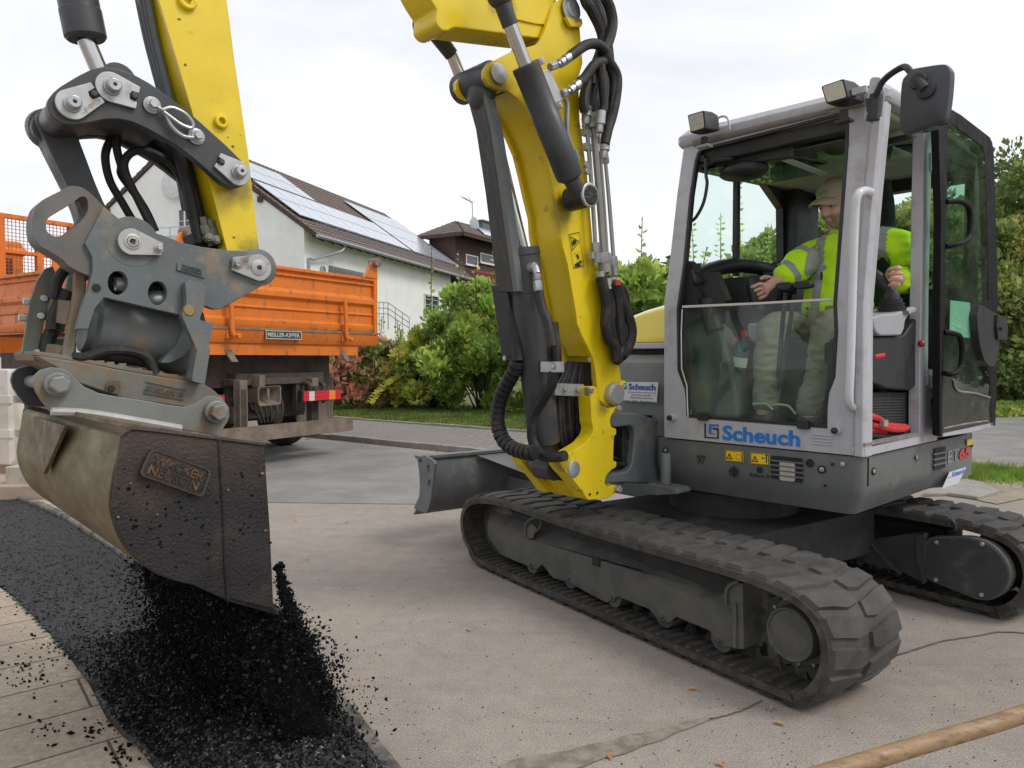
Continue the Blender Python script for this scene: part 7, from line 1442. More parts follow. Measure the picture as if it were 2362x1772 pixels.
zc=HF.p1(1,0,K(9,(333,480))[0]).z; E1=HF.p1(1,-.55,K(9,(1240,712))[0]); E0=HF.p1(1,-.55,K(9,(385,462))[0]); XR=E1.x; ze=(E1.z+E0.z)/2
Wend=HF.p1(1,0,K(9,(1105,800))[0]).x
RR=HF.p1(0,XR,K(9,(742,352))[0]); RL=HF.pl(1,RR.y,K(9,(30,60)))[0]
Yr,Zr=RR.y,RR.z; X0=E0.x
print('HOUSE',E0,E1,Wend,RR,RL)
mb=MB(); slope=(Zr-ze)/(Yr+.55); zw=ze+.55*slope
mb.prism([V((0,0,-.5)),V((0,0,zw-.1)),V((0,Yr,Zr-.2)),V((0,2*Yr,zw-.1)),V((0,2*Yr,-.5))],(Wend,0,0)); obj('wall',mb,ww,HR1)
broof=mat('brown_tiles',(.115,.085,.075),.7,var=.2,scale=4,dirt=(.17,.13,.11),damt=.3,dscale=3,dsharp=.2,bump=.3)
hr=roofplane('roof',HR1,(X0,-.55,ze),(XR,-.55,ze),(X0,Yr,Zr),(XR,Yr,Zr),.05,broof); roofplane('roof',HR1,(X0,2*Yr+.55,ze),(XR,2*Yr+.55,ze),(X0,Yr,Zr),(XR,Yr,Zr),.05,broof)
wood=mat('dark_brown_wood',(.06,.035,.028),.8,var=.3,bump=.3,bscale=40)
mb=MB(); mb.prism([V((X0,-.6,ze-.12)),V((X0,-.6,ze+.08)),V((X0,Yr,Zr+.08)),V((X0,Yr,Zr-.16))],(.06,0,0)); mb.prism([V((XR,-.6,ze-.12)),V((XR,-.6,ze+.08)),V((XR,Yr,Zr+.08)),V((XR,Yr,Zr-.16))],(-.06,0,0)); mb.prism([V((X0,2*Yr+.6,ze-.12)),V((X0,2*Yr+.6,ze+.08)),V((X0,Yr,Zr+.08)),V((X0,Yr,Zr-.16))],(.06,0,0))
x=X0+.6
while x<XR: mb.prism([V((x,-.5,ze-.16)),V((x,-.5,ze+.0)),V((x,0.1,zw-.08)),V((x,.1,zw-.26))],(.12,0,0)); x+=.75
for y in(2.0,Yr,2*Yr-2.): z_=ze+slope*(min(y,2*Yr-y)+.55); mb.bx((X0-.05,y-.1,z_-.35),(.05,y+.1,z_-.12))
obj('eaves_timber',mb,wood,HR1,bev=.006)
mb=MB(); mb.prism([V((X0+.1,-.5,ze-.01)),V((X0+.1,0,zw-.04)),V((XR-.1,0,zw-.04)),V((XR-.1,-.5,ze-.01))],(0,0,.02)); obj('soffit',mb,mat('pale_soffit',(.55,.55,.5),.8),HR1)
zin=mat('zinc_gutter',(.32,.34,.36),.45,metal=.4,var=.1)
mb=MB(); mb.cyl((X0,-.64,ze-.03),(XR,-.64,ze-.03),.075,n=14); p=hp(1,-.3,9,(505,500),(440,580),(378,600),(372,670)); mb.tube([V((p[0].x,-.62,ze-.05)),V((p[0].x-.05,-.5,ze-.35)),V((p[2].x+.2,-.15,p[2].z+.05)),V((p[2].x,-.08,p[2].z-.3)),V((p[2].x,-.08,.5))],.05,n=10,sub=3); mb.tube([V((XR-.5,-.62,ze-.05)),V((XR-.8,-.4,ze-.5)),V((Wend-.1,-.12,ze-1.2)),V((Wend-.12,-.1,.3))],.05,n=10,sub=3); obj('gutter',mb,zin,HR1)
# snow guard
mb=MB(); n_h=V((0,-slope,1)).normalized(); dh=V((0,1,slope)).normalized(); xs=X0+1.0
for h in(.10,.16,.22,.28): mb.tube([V((xs,-.55,ze))+dh*.9+n_h*h,V((XR-.3,-.55,ze))+dh*.9+n_h*h],.008,n=5,sub=1)
x=xs
while x<XR-.3: mb.tube([V((x,-.55,ze))+dh*.9+n_h*.05,V((x,-.55,ze))+dh*.9+n_h*.3,V((x,-.55,ze))+dh*1.25+n_h*.05],.01,n=5,sub=1); x+=.9
x=xs
while x<XR-.3: mb.tube([V((x,-.55,ze))+dh*.9+n_h*.08,V((x,-.55,ze))+dh*.9+n_h*.3],.005,n=4,sub=1); x+=.14
obj('snow_guard',mb,zin,hr)
# solar panels laid on the slope
solm=mat('solar_glass_glare',(.80,.83,.90),.14,metal=.75,var=.04,bump=0,rvar=.02); solf=mat('solar_frame',(.5,.52,.55),.35,metal=.5)  # pale mirror-like colour stands in for the sky's reflection on the panels
Rf=Fr(tuple(HF.M()@V((0,0,0))),72)
def onroof(k,p):
    d=HF.R@ray(K(k,p)[0]); c=HF.c; O_=V((0,-.55,ze))+n_h*.17; t=(O_-c).dot(n_h)/d.dot(n_h); q=c+d*t; return q.x,(q-O_).dot(dh)
mb=MB(); mf=MB()
Ls=(Yr+.55)*math.sqrt(1+slope*slope)
def array(x0,x1,s0,s1,nx,ns):
    for i in range(nx):
        for j in range(ns):
            xa,xb=x0+(x1-x0)*i/nx+.008,x0+(x1-x0)*(i+1)/nx-.008; sa,sb=s0+(s1-s0)*j/ns+.008,s0+(s1-s0)*(j+1)/ns-.008
            q=[V((xx,-.55,ze))+dh*ss+n_h*.16 for xx,ss in((xa,sa),(xb,sa),(xb,sb),(xa,sb))]; c=sum(q,V())/4; mb.prism([c+(p-c)*.97 for p in q],n_h*.028); mf.ribbon(q,[c+(p-c)*.97 for p in q],n_h*.035)
            for u in(.25,.5,.75): a_,b_=q[0].lerp(q[1],u)+n_h*.03,q[3].lerp(q[2],u)+n_h*.03; mf.tube([a_,b_],.004,n=4,sub=1)
x1,_=onroof(9,(800,520)); xa,sa=onroof(9,(300,365)); xb,sb=onroof(9,(1130,625)); xc,s_c=onroof(9,(415,268)); xd_,sd_=onroof(9,(510,268)); print('SOLAR',xa,sa,xb,sb,xc,s_c,xd_,sd_,x1,XR,Ls)
s_lo=1.35; s_mid=Ls*.52
array(X0+.5,XR*.60,s_lo,s_mid,9,2); array(X0+.5,XR*.30,s_mid+.15,Ls*.86,5,2); array(XR*.62,XR-.3,s_lo,Ls*.84,6,3)
obj('solar_panel_array',mb,solm,hr); obj('panel_frames',mf,solf,hr)
# windows, vent, shutter slot, gable window, balcony, satellite dish
wfr=mat('white_window_frame',(.7,.7,.7),.4,var=.03)
def window(par,fr,ax,c,P,nx=2,ny=3,out=-1):
    q=fr.pl(ax,c,P); xs=[p[1-ax] for p in q]; zs=[p.z for p in q]; x0,x1,z0,z1=min(xs),max(xs),min(zs),max(zs)
    def v(u,z,o): p=[0,0,z]; p[1-ax]=u; p[ax]=c+o*out; return V(p)
    mb=MB(); oo=[v(x0,z0,.02),v(x1,z0,.02),v(x1,z1,.02),v(x0,z1,.02)]; f=.08; ii=[v(x0+f,z0+f,.02),v(x1-f,z0+f,.02),v(x1-f,z1-f,.02),v(x0+f,z1-f,.02)]
    tv=V((0,0,0)); tv[ax]=.05*out; mb.ribbon(oo,ii,tv)
    for i in range(1,nx): u=x0+(x1-x0)*i/nx; a_=v(u-.03,z0+f,.02); b_=v(u+.03,z1-f,.06); mb.bx(a_,b_)
    for i in range(1,ny): z=z0+(z1-z0)*i/ny; mb.bx(v(x0+f,z-.012,.03),v(x1-f,z+.012,.05))
    w_=obj('window',mb,wfr,par,bev=.004); mb=MB(); mb.prism([v(x0+f,z0+f,.012),v(x1-f,z0+f,.012),v(x1-f,z1-f,.012),v(x0+f,z1-f,.012)],V(tv)*.2); obj('pane',mb,mat('dark_room_glass',(.05,.06,.07),.06,var=.2,scale=1,bump=0,spec=.8),w_)
    mb=MB(); mb.bx(v(x0-.08,z0-.06,.0),v(x1+.08,z0,.14)); obj('sill',mb,wfr,w_); return w_
window(HR1,HF,1,0,K(9,(962,775),(1040,900)),2,4); window(HR1,HF,0,0,K(1,(1100,1290),(1190,1520)),2,3)
mb=MB(); q=hp(1,0,9,(455,650),(640,690)); mb.bx((q[0].x,-.04,q[1].z-.2),(q[1].x,.0,q[0].z)); 
for i in range(6): z=q[1].z-.2+i*.07; mb.bx((q[0].x,-.06,z),(q[1].x,-.03,z+.03))
obj('shutter',mb,mat('grey_shutter',(.16,.18,.17),.6),HR1)
mb=MB(); c=hp(1,-.02,9,(425,655))[0]; mb.lathe(c,-XB,[(0,.2),(.04,.2),(.05,.14),(.02,.13)],24); obj('round_vent',mb,zin,HR1)
mb=MB(); q=HF.pl(0,-1.2,K(1,(990,1405),(1180,1405),(990,1440),(1190,1490))); y0,y1=q[0].y+1.2,q[1].y-.6; z1,z0=q[0].z,q[3].z-.3
mb.bx((-1.2,y1,z1-.03),(-1.15,y0,z1)); mb.bx((-1.2,y1,z0),(-1.17,y0,z1-.35)); mb.bx((-1.25,y1,z0-.2),(0,y0,z0))
for i in range(5): mb.bx((-1.2,y1+(y0-y1)*i/4-.02,z0),(-1.16,y1+(y0-y1)*i/4+.02,z1))
obj('balcony',mb,mat('pale_balcony',(.5,.53,.58),.5,var=.05),HR1)
mb=MB(); c=HF.p1(0,-.3,K(1,(1060,1140))[0]); mb.ball(c,(.06,.55,.62),0,24,12); mb.tube([c,c+V((.3,-.1,-.2))],.03); obj('satellite_dish',mb,mat('dish_white',(.6,.6,.6),.5),HR1)
mb=MB(); q=hp(1,-1.6,9,(710,822),(760,822),(875,900),(765,900),(712,950))
r=HF.pl(1,-1.4,K(9,(700,822),(772,826),(885,905))); 
for o in(0,-.25,-.5): mb.tube([r[0]+V((0,0,o)),r[1]+V((0,0,o)),r[2]+V((0,0,o))],.02,n=6,sub=1)
for t in(0,.33,.66,1): 
    for a_,b_ in((r[0],r[1]),(r[1],r[2])): p=a_.lerp(b_,t); mb.tube([p,V((p.x,p.y,p.z-1.2))],.018,n=6,sub=1)
tag(obj('stair_railing',mb,zin),'metal stair railing against the white house, just right of the truck','railing').matrix_world=HF.M()
# brown house behind
D2=50.; hc2=V(((1142-CX)/F*D2,D2,0)); H2=Fr((hc2.x,hc2.y,0),60); R2=H2.root('brown_house','brown wooden house with hipped tile roof and red balcony, behind the white house','house')
e2=[H2.p1(1,0,p) for p in K(12,(50,265),(455,235),(430,500),(300,620),(120,290))]
zE=e2[1].z-.2; Wd=6.2; 
bw=mat('brown_timber_wall',(.075,.042,.035),.8,var=.2,dirt=(.05,.03,.025),damt=.3,dscale=3,bump=.3,stretch=(1,1,6)); rdw=mat('red_balcony_wood',(.20,.045,.03),.6,var=.15)
hx0,hx1=-5.4,1.6
mb=MB(); mb.bx((hx0+.6,.0,.0),(hx1,2.0,zE-.05)); obj('wall',mb,bw,R2)
zR=H2.p1(1,.8,K(12,(310,108))[0]).z; t2=mat('grey_brown_tiles',(.14,.115,.10),.75,var=.25,scale=5,dirt=(.2,.15,.12),damt=.3,dscale=3,bump=.3)
roofplane('roof',R2,(hx0,-1.0,zE),(hx1+.6,-1.0,zE),(hx0+1.9,.8,zR),(hx1-1.2,.8,zR),.05,t2); roofplane('roof',R2,(hx0,2.6,zE),(hx0,-1,zE),(hx0+1.9,.8,zR),(hx0+1.9,.8,zR),.05,t2); roofplane('roof',R2,(hx1+.6,-1.,zE),(hx1+.6,2.6,zE),(hx1-1.2,.8,zR),(hx1-1.2,.8,zR),.05,t2); roofplane('roof',R2,(hx1+.6,2.6,zE),(hx0,2.6,zE),(hx1-1.2,.8,zR),(hx0+1.9,.8,zR),.05,t2)
mb=MB(); mb.bx((hx0,-1,zE-.18),(hx1+.6,-.9,zE+.02)); mb.bx((hx0,-1,zE-.18),(hx0+.1,2.6,zE+.02)); obj('fascia',mb,wood,R2)
window(R2,H2,1,0,K(12,(418,390),(520,500)),1,1); window(R2,H2,1,0,K(12,(540,378),(668,490)),1,1)
q=H2.pl(1,-1.2,K(12,(395,505),(690,485),(395,545),(690,590)))
mb=MB(); zb2=q[0].z; mb.bx((hx0+.8,-1.3,zb2-.15),(hx1+1,-1.2,zb2)); mb.bx((hx0+.8,-1.3,zb2-1.35),(hx1+1,-1.2,zb2-1.1)); 
x=hx0+.9
while x<hx1+1: mb.bx((x,-1.27,zb2-1.1),(x+.14,-1.23,zb2-.15)); x+=.2
mb.bx((hx0+.8,-1.3,zb2-1.5),(hx1+1,0,zb2-1.38)); obj('balcony',mb,rdw,R2)
mb=MB(); _z=H2.p1(1,1.2,K(12,(580,112))[0]).z; mb.bx((hx1-1.6,1.0,zR-2.0),(hx1-.1,1.9,_z-.1)); mb.bx((hx1-1.7,.9,_z-.1),(hx1,2.0,_z)); obj('chimney',mb,mat('slate_cladding',(.11,.12,.13),.6,var=.2,scale=8,bump=.5,bscale=10,bdist=.02),R2)
c=H2.p1(1,.2,K(12,(495,155))[0]); mb=MB(); mb.ball(c,(.55,.1,.62),0,24,12); mb.tube([c,c+V((0,.2,-1.2))],.05,n=6,sub=1); obj('satellite_dish',mb,mat('dish_grey',(.32,.36,.38),.5),R2)
a_=H2.pl(1,.9,K(9,(1223,385),(1219,285),(1168,265),(1215,292),(1200,262),(1212,300))); mb=MB(); mb.tube([a_[0]+V((0,0,-1)),a_[1]],.035,n=6,sub=1); mb.tube([a_[2],a_[3]],.025,n=5,sub=1); mb.tube([a_[4],a_[5]],.02,n=5,sub=1)
for i in range(6): p=a_[2].lerp(a_[3],i/6); mb.tube([p+V((-.1,.25,.1)),p+V((.1,-.25,-.1))],.012,n=4,sub=1)
obj('tv_aerial',mb,zin,R2)
mb=MB(); q=H2.pl(1,-1.05,K(12,(410,175),(660,345),(660,300),(430,160))); 
_r=lambda x,t,o: V((x,-1+1.8*t,zE+(zR-zE)*t+o))
mb.loft([[_r(-2.6,.12,.16),_r(1.3,.12,.16),_r(.0,.75,.16),_r(-1.9,.75,.16)],[_r(-2.6,.12,.22),_r(1.3,.12,.22),_r(.0,.75,.22),_r(-1.9,.75,.22)]]); obj('solar_panel_array',mb,solm,R2)
# low garage wall between the houses
mb=MB(); mb.bx((Wend+.6,1,0),(Wend+7,1.3,HF.p1(1,1,K(12,(350,790))[0]).z)); tag(obj('garden_wall',mb,ww),'low white garden wall to the right of the white house','wall').matrix_world=HF.M()
mb=MB(); c=HF.p1(1,-1.0,K(9,(1108,925))[0]); mb.ball((0,0,0),(.75,.14,.75),0,24,14); mb.tube([V((0,.1,0)),V((0,.4,-1.3))],.05,n=8,sub=1); dd_=tag(obj('satellite_dish',mb,mat('dish_dark',(.16,.17,.18),.6)),'dark satellite dish on the ground beside the white house','satellite dish'); dd_.matrix_world=HF.M()@Matrix.Translation(c)
# ================================================================== ROADSIDE THINGS
BFr=Fr((-7.6,7.9,0),-14); br_=BFr.root('road_barrier','white plastic road barrier with round pegs at the left edge behind the bucket','barrier')
mb=MB(); mb.loft([rnd([V((x,-w_,z)) if False else V((x,-w_,z)),V((x,w_,z)),V((x,w_,z2)),V((x,-w_,z2))],.02) for x,w_,z,z2 in((0,.06,.3,1.15),(.02,.09,.25,1.2),(2.75,.09,.25,1.2),(2.78,.06,.3,1.15))]); mb.bx((.0,-.10,.86),(2.78,.10,.94)); mb.bx((.0,-.105,.52),(2.78,.105,.60)); mb.bx((.1,-.2,0.0),(.5,.2,.28)); mb.bx((2.2,-.2,0),(2.6,.2,.28)); obj('barrier_body',mb,white,br_,bev=.02,seg=3)
for x in(.3,1.4,2.5): mb=MB(); mb.lathe((x,0,1.18),XZ,[(0,.05),(.13,.05),(.14,.045)],20); obj('peg',mb,white,br_)
for x in(.7,1.6,2.35): mb=MB(); mb.bx((x,-.112,.66),(x+.14,-.095,.80)); obj('slot',mb,dark,br_,bev=.004)
# beige blocks behind the strip
mb=MB(); q=G(*K(3,(100,482),(300,590),(420,640),(420,540),(240,455),(130,470))); mb.prism([V((p.x,p.y,0)) for p in q],(0,0,.03)); tag(obj('block_paving',mb,brick_mat('pale_block',(.5,.42,.33),(.45,.37,.29),(.16,.13,.1),.25,.12,rad(20),.006)),None,None,None,'structure')
mb=MB(); p=G(K(23,(300,1470))[0])[0]; mb.box((p.x,p.y,.16),(.34,.24,.32)); tag(obj('stone_block',mb,mat('beige_stone',(.42,.37,.31),.8,var=.15,dirt=(.25,.2,.15),damt=.3,dscale=5,bump=.4),bev=.01),'square beige stone block under the bucket by the barrier','stone block')
mb=MB(); p=V((-6.2,7.3,0)); mb.prism([V((-8,6.3,0)),V((-4.2,6.55,0)),V((-4.5,7.3,0)),V((-8,7.9,0))],(0,0,.16)); tag(obj('low_wall',mb,mat('pinkish_stone',(.45,.35,.28),.85,var=.15,dirt=(.25,.17,.12),damt=.35,dscale=3,dsharp=.2,bump=.4),bev=.02),'low pinkish stone kerb wall in front of the white barrier','wall')
# wooden tool handle in the near right corner
hA=co.matrix_world.to_3x3() if False else None
p0=V((0,0,H))+ray((1905,1790))*.95; p1=V((0,0,H))+ray((2420,1628))*1.10; d=(p1-p0).normalized()
mb=MB(); mb.tube([p0-d*.55,p0-d*.2+V((0,0,.003)),p0.lerp(p1,.3)+V((0,0,.002)),p0.lerp(p1,.7)+V((0,0,-.001)),p1,p1+d*.5],.0125,n=20,rf=lambda t:1+.03*math.sin(t*9)); tag(obj('tool_handle',mb,mat('worn_ash_wood',(.27,.17,.085),.5,var=.2,scale=14,dirt=(.10,.055,.025),damt=.25,dscale=22,dsharp=.12,bump=.3,stretch=(1,3,3))),'worn wooden shovel handle reaching in from the lower right corner','tool handle')
# ================================================================== VEGETATION
def leafm(n_,c,sc_=3,v=.35):
    m=bpy.data.materials.new(n_); m.use_nodes=True; n=m.node_tree.nodes; l=m.node_tree.links; b=n['Principled BSDF']; t=n.new('ShaderNodeTexCoord'); q=n.new('ShaderNodeTexNoise'); q.inputs['Scale'].default_value=sc_; q.inputs['Detail'].default_value=5; l.new(t.outputs['Object'],q.inputs[0]); r=n.new('ShaderNodeValToRGB'); r.color_ramp.elements[0].position=.35; r.color_ramp.elements[1].position=.65; r.color_ramp.elements[0].color=(*[x*(1-v) for x in c],1); r.color_ramp.elements[1].color=(*[x*(1+v) for x in c],1); l.new(q.outputs[0],r.inputs[0]); l.new(r.outputs[0],b.inputs['Base Color']); b.inputs['Roughness'].default_value=.5; b.inputs['Specular IOR Level'].default_value=.4
    tr=n.new('ShaderNodeBsdfTranslucent'); l.new(r.outputs[0],tr.inputs[0]); mx=n.new('ShaderNodeMixShader'); mx.inputs[0].default_value=.45; l.new(b.outputs[0],mx.inputs[1]); l.new(tr.outputs[0],mx.inputs[2]); l.new(mx.outputs[0],n['Material Output'].inputs[0]); return m
LG=[leafm('leaf_green',(.30,.44,.09)),leafm('leaf_light_green',(.52,.64,.16)),leafm('leaf_dark_green',(.17,.28,.07)),leafm('leaf_yellow_green',(.66,.64,.15))]
LR=[leafm('leaf_pinkish',(.68,.36,.27)),leafm('leaf_buff',(.70,.55,.30)),leafm('leaf_green_r',(.16,.23,.05)),leafm('leaf_rust',(.28,.09,.05))]
LT=[leafm('tree_green',(.27,.38,.11),.6),leafm('tree_olive',(.40,.43,.15),.6),leafm('tree_dark',(.14,.21,.07),.6),leafm('tree_yellow',(.45,.42,.14),.6)]
bark=mat('bark',(.07,.055,.04),.9,var=.3,bump=.8,bscale=40,bdist=.01)
def rv(): 
    while True:
        v=V((random.uniform(-1,1),random.uniform(-1,1),random.uniform(-1,1)))
        if .05<v.length<1: return v
def leaf1(mb,c,d,s,mi,wd=.42):
    d=d.normalized(); q=d.cross(rv()).normalized(); n_=d.cross(q); mb.add([c-d*s*.5,c+q*s*wd+n_*s*.12,c+d*s*.6-n_*s*.1,c-q*s*wd+n_*s*.12],[[0,1,2],[0,2,3]],mi)
def bush(name,label,c,rx,ry,h,n,ls,mats_,wts,seed,group=None,cat='shrub',stems=14,up=.5,clump=26,shoots=0,M=None,trunk=None):
    random.seed(seed); c=V(c); mb=MB(); st=MB(); tips=[]
    # limbs from the base, each limb carries leaf clumps
    z0=trunk or 0
    if trunk: st.tube([c,c+V((.05,.02,trunk*.6)),c+V((0,0,trunk+.3*h))],.05*h/3,n=8,rf=lambda t:1-.6*t)
    for i in range(stems):
        a=2*PI*i/stems+random.uniform(-.3,.3); r=random.uniform(.35,1); z=h*random.uniform(.45,.95)*(1.1-.35*r); top=c+V((math.cos(a)*rx*r,math.sin(a)*ry*r,z0+z)); mid=c.lerp(top,.5)+V((0,0,.1*h)); st.tube([c+V((random.uniform(-.1,.1),random.uniform(-.1,.1),z0)),mid,top],.018*h/2.5,n=5,sub=3,rf=lambda t:1-.7*t); tips+=[top,c.lerp(top,.7)+V((0,0,.06*h))]
    cl=[]
    for i in range(clump):
        v=rv().normalized()*random.uniform(.55,1.); v.z=v.z*.5+.5; p=c+V((v.x*rx,v.y*ry,z0+v.z*h*(1-.18*(v.x**2+v.y**2)))); cl.append((p,random.uniform(.18,.34)*min(rx,h)))
    for t in tips: cl.append((t,random.uniform(.15,.28)*min(rx,h)))
    per_=n//len(cl)
    for p,r in cl:
        base=random.choices(range(len(mats_)),wts)[0]
        for _ in range(per_):
            v=rv(); v=v*(.5+.5*v.length); q=p+V((v.x*r,v.y*r,v.z*r*.85)); 
            if q.z<c.z+.05: q.z=c.z+random.uniform(.02,.35)
            mi=base if random.random()<.6 else random.choices(range(len(mats_)),wts)[0]; leaf1(mb,q,V((v.x,v.y,v.z+up)),ls*random.choice((.45,.7,.9,1.1,1.45)),mi)
    for s_1 in range(shoots):
        a=random.uniform(0,6.3); r=random.uniform(.1,.9); b0=c+V((math.cos(a)*rx*r,math.sin(a)*ry*r,h*.75)); L=h*random.uniform(.2,.5); lean=V((random.uniform(-.2,.2),random.uniform(-.2,.2),1)); st.tube([b0,b0+lean*L*.5,b0+lean*L],.012,n=4,sub=1)
        for j in range(16): t=j/16; an=j*2.4; p=b0+lean*L*t; leaf1(mb,p+V((math.cos(an),math.sin(an),0))*.06,V((math.cos(an),math.sin(an),.5)),ls*(1.2-.6*t),random.choices(range(len(mats_)),wts)[0])
    root=bpy.data.objects.new(name,None); col.objects.link(root); root.location=c; tag(root,label,cat,group)
    for nm,m_,mm in(('foliage',mb,mats_),('stems',st,bark)):
        m_.v=[p-c for p in m_.v]; o=obj(nm,m_,mm,root,rn=False,ang=180 if nm=='stems' else 10)
    return root
HG='shrubs of the hedge behind the grass verge'
bush('red_leaved_shrub','pinkish and buff leaved shrub just right of the truck',(-3.75,17.6,.1),1.3,1.0,1.95,11000,.15,LR,(5,6,3,0),1,HG)
bush('flowering_shrub','dark green shrub with upright shoots, right of the pinkish shrub',(-2.75,18.2,.1),1.0,1.1,1.95,9000,.11,LG,(5,3,4,1),2,HG,shoots=8)
bush('yellow_green_shrub','yellow green shrub in the middle of the hedge',(-1.9,17.2,.1),1.1,1.0,1.85,10000,.11,LG,(4,3,2,5),3,HG,shoots=5)
bush('tall_shrub','tall bright green shrub just left of the boom',(-.75,16.8,.1),1.5,1.3,3.0,20000,.12,LG,(5,4,2,1),4,HG,shoots=9)
bush('dense_shrub','dark dense shrub partly hidden behind the lift cylinder',(.9,16.0,.1),1.5,1.3,2.6,10000,.14,LG,(5,3,4,0),5,HG)
bush('large_leaved_shrub','bright large leaved shrub seen between boom hoses and cab',(2.9,15.8,.1),1.7,1.2,3.6,12000,.2,LG,(3,6,1,1),6,HG,shoots=3)
bush('low_shrub','low green shrub seen through the cab windows',(5.4,15.5,.1),1.8,1.4,2.7,9000,.18,LG,(3,6,1,1),7,HG,shoots=3)
bush('low_shrub','low green shrub further right seen through the cab side window',(8.2,19.3,.1),2.3,1.5,2.9,8000,.2,LG,(4,4,2,1),8,HG)
# tall leafy shoots seen through the right cab window
def shoot(px,py0,py1,D_,label,seed,s=.11):
    random.seed(seed); b0=V(((px-CX)/F*D_,D_,0)); z1=H+(828-py1)/F*D_; mb=MB(); st=MB(); x0=b0.x; top=V((b0.x+random.uniform(-.1,.1),b0.y,z1)); st.tube([b0,b0.lerp(top,.5)+V((.04,0,0)),top],.014,n=5,rf=lambda t:1-.7*t)
    n_=int((z1-.5)/.062)
    for j in range(n_):
        t=.12+.88*j/n_; p=b0.lerp(top,t); an=j*2.4
        for k in(0,PI): d=V((math.cos(an+k),math.sin(an+k),.25)); leaf1(mb,p+d*s*.55*(1.15-.6*t),d,s*(1.25-.75*t),random.choice((0,1,1)),.38)
    r=bpy.data.objects.new('tall_shoot',None); col.objects.link(r); r.location=b0; tag(r,label,'plant','tall leafy shoots behind the cab')
    for nm,m_,mm in(('leaves',mb,LG),('stem',st,LG[0])): m_.v=[p-b0 for p in m_.v]; obj(nm,m_,mm,r,rn=False,ang=10)
shoot(1606,0,510,9,'shorter leafy shoot leftmost in the cab window',1); shoot(1642,0,495,9,'leafy shoot second from the left in the cab window',2); shoot(1708,0,415,9,'tallest leafy shoot, behind the window divider bar',3); shoot(1776,0,518,10,'slim leafy shoot right of the window divider bar',4,.09); shoot(1690,0,560,8.6,'short leafy shoot just left of the window divider bar',5); shoot(1740,0,570,9.5,'shortest leafy shoot between divider bar and slim shoot',6,.09)
# trees at the right
TG='trees beyond the road on the right'
def tree(name,label,x,y,h,rx,n,ls,seed,wts,trunk=.3,mats_=None): return bush(name,label,(x,y,0),rx,rx,h*(1-trunk*.5),n,ls,mats_ or LT,wts,seed,TG,'tree',stems=16,up=.2,clump=46,trunk=h*trunk*.35)
tree('broad_tree','tall green tree at the right edge beside the door mirror',14.6,19.6,7.3,3.2,62000,.13,11,(5,3,3,1))
tree('bushy_tree','olive and yellowish bushy tree below the tall tree at the right edge',13.0,19.2,4.6,2.4,40000,.12,12,(3,5,1,4),.1)
tree('bushy_tree','green bushy tree seen through the open door glass',11.6,20.2,6.3,2.5,22000,.16,13,(5,3,2,1),.15)
tree('roadside_shrub','dark green low shrub at the foot of the trees by the road',12.6,18.6,2.6,1.9,18000,.11,14,(4,1,4,1),.02)
tree('roadside_shrub','light green low shrub at the right frame edge by the road',13.9,18.9,3.0,1.9,22000,.11,15,(4,3,2,3),.02)
tree('slim_tree','green tree seen through the rear cab window',9.0,24,6.6,2.6,16000,.2,16,(5,3,3,1),.2)
tree('slim_tree','feathery tree seen to the right of the seat headrest',12.2,26,8.8,2.2,14000,.18,17,(4,3,1,2),.3)
tree('far_tree','rounded tree at the left in the gap above the shrubs',6.4,40,6.,3.2,9000,.3,18,(4,2,4,0),.2)
tree('broad_tree','tall tree just outside the right edge of the picture',20.5,22,8.6,3.4,16000,.22,19,(5,3,3,1))
tree('broad_tree','unseen tall tree beyond the right edge, added for green reflections in the door glass',19,10.5,8.5,3.2,12000,.28,20,(5,3,3,1))  # out of view, added to give the door glass green to reflect
tree('bushy_tree','unseen bushy tree right of the road, added to reflect in the door glass',24,16,7.5,3.6,12000,.3,21,(5,3,3,1))  # also out of view, added for the door glass reflection
# verge plants at the road edge
random.seed(41); mb=MB()
for _ in range(22000):
    t=random.random(); x=10.2+t*9+random.gauss(0,.1); y=15.9+t*3.0+abs(random.gauss(0,.9)); leaf1(mb,V((x,y,random.uniform(.03,.28)*min(1,.35+(y-15.9-t*3.0)*1.2))),V((random.gauss(0,.5),random.gauss(0,.5),1)),random.uniform(.07,.13),random.choice((0,0,1,2,3)),.3)
tag(obj('roadside_weeds',mb,LG,rn=False,ang=10),'bright green weeds along the road edge at the right','weeds',kind='stuff')
# distant wooded hill
hill=MB(); rows=[]
for j in range(14):
    r=[]
    for i in range(60):
        x=-90+i*4.4; y=75+j*12; z=(4+13*math.sin(min(1,j/11)*PI/2))*(.35+.65/(1+math.exp(-(x-6)/9)))*(1+.18*noise.noise(V((x*.03,y*.03,0))))-4*(j==0); r.append(V((x,y,z)))
    rows.append(r)
hill.loft(rows,closed=False,cap=False); struct('hill',hill,mat('hill_green',(.05,.07,.03),.95,var=.4,scale=.2),rn=False)
random.seed(51); mb=MB()
for _ in range(1500):
    x=random.uniform(-60,120); j=random.uniform(0,12); y=75+j*12; z=(4+13*math.sin(min(1,j/11)*PI/2))*(.35+.65/(1+math.exp(-(x-6)/9)))*(1+.18*noise.noise(V((x*.03,y*.03,0))))-1; h=random.uniform(4.5,8.5); mi=random.choice((0,1,2,2)); con=random.random()<.45
    for k in range(26):
        t=random.random(); r=(1-t)*1.9 if con else 2.6*math.sqrt(max(0.05,1-(2*t-.9)**2)); a=random.uniform(0,6.3); leaf1(mb,V((x+math.cos(a)*r*.8,y+math.sin(a)*r*.8,z+h*(.12+.88*t))),V((math.cos(a),math.sin(a),.4)),random.uniform(1.0,1.8),mi,.45)
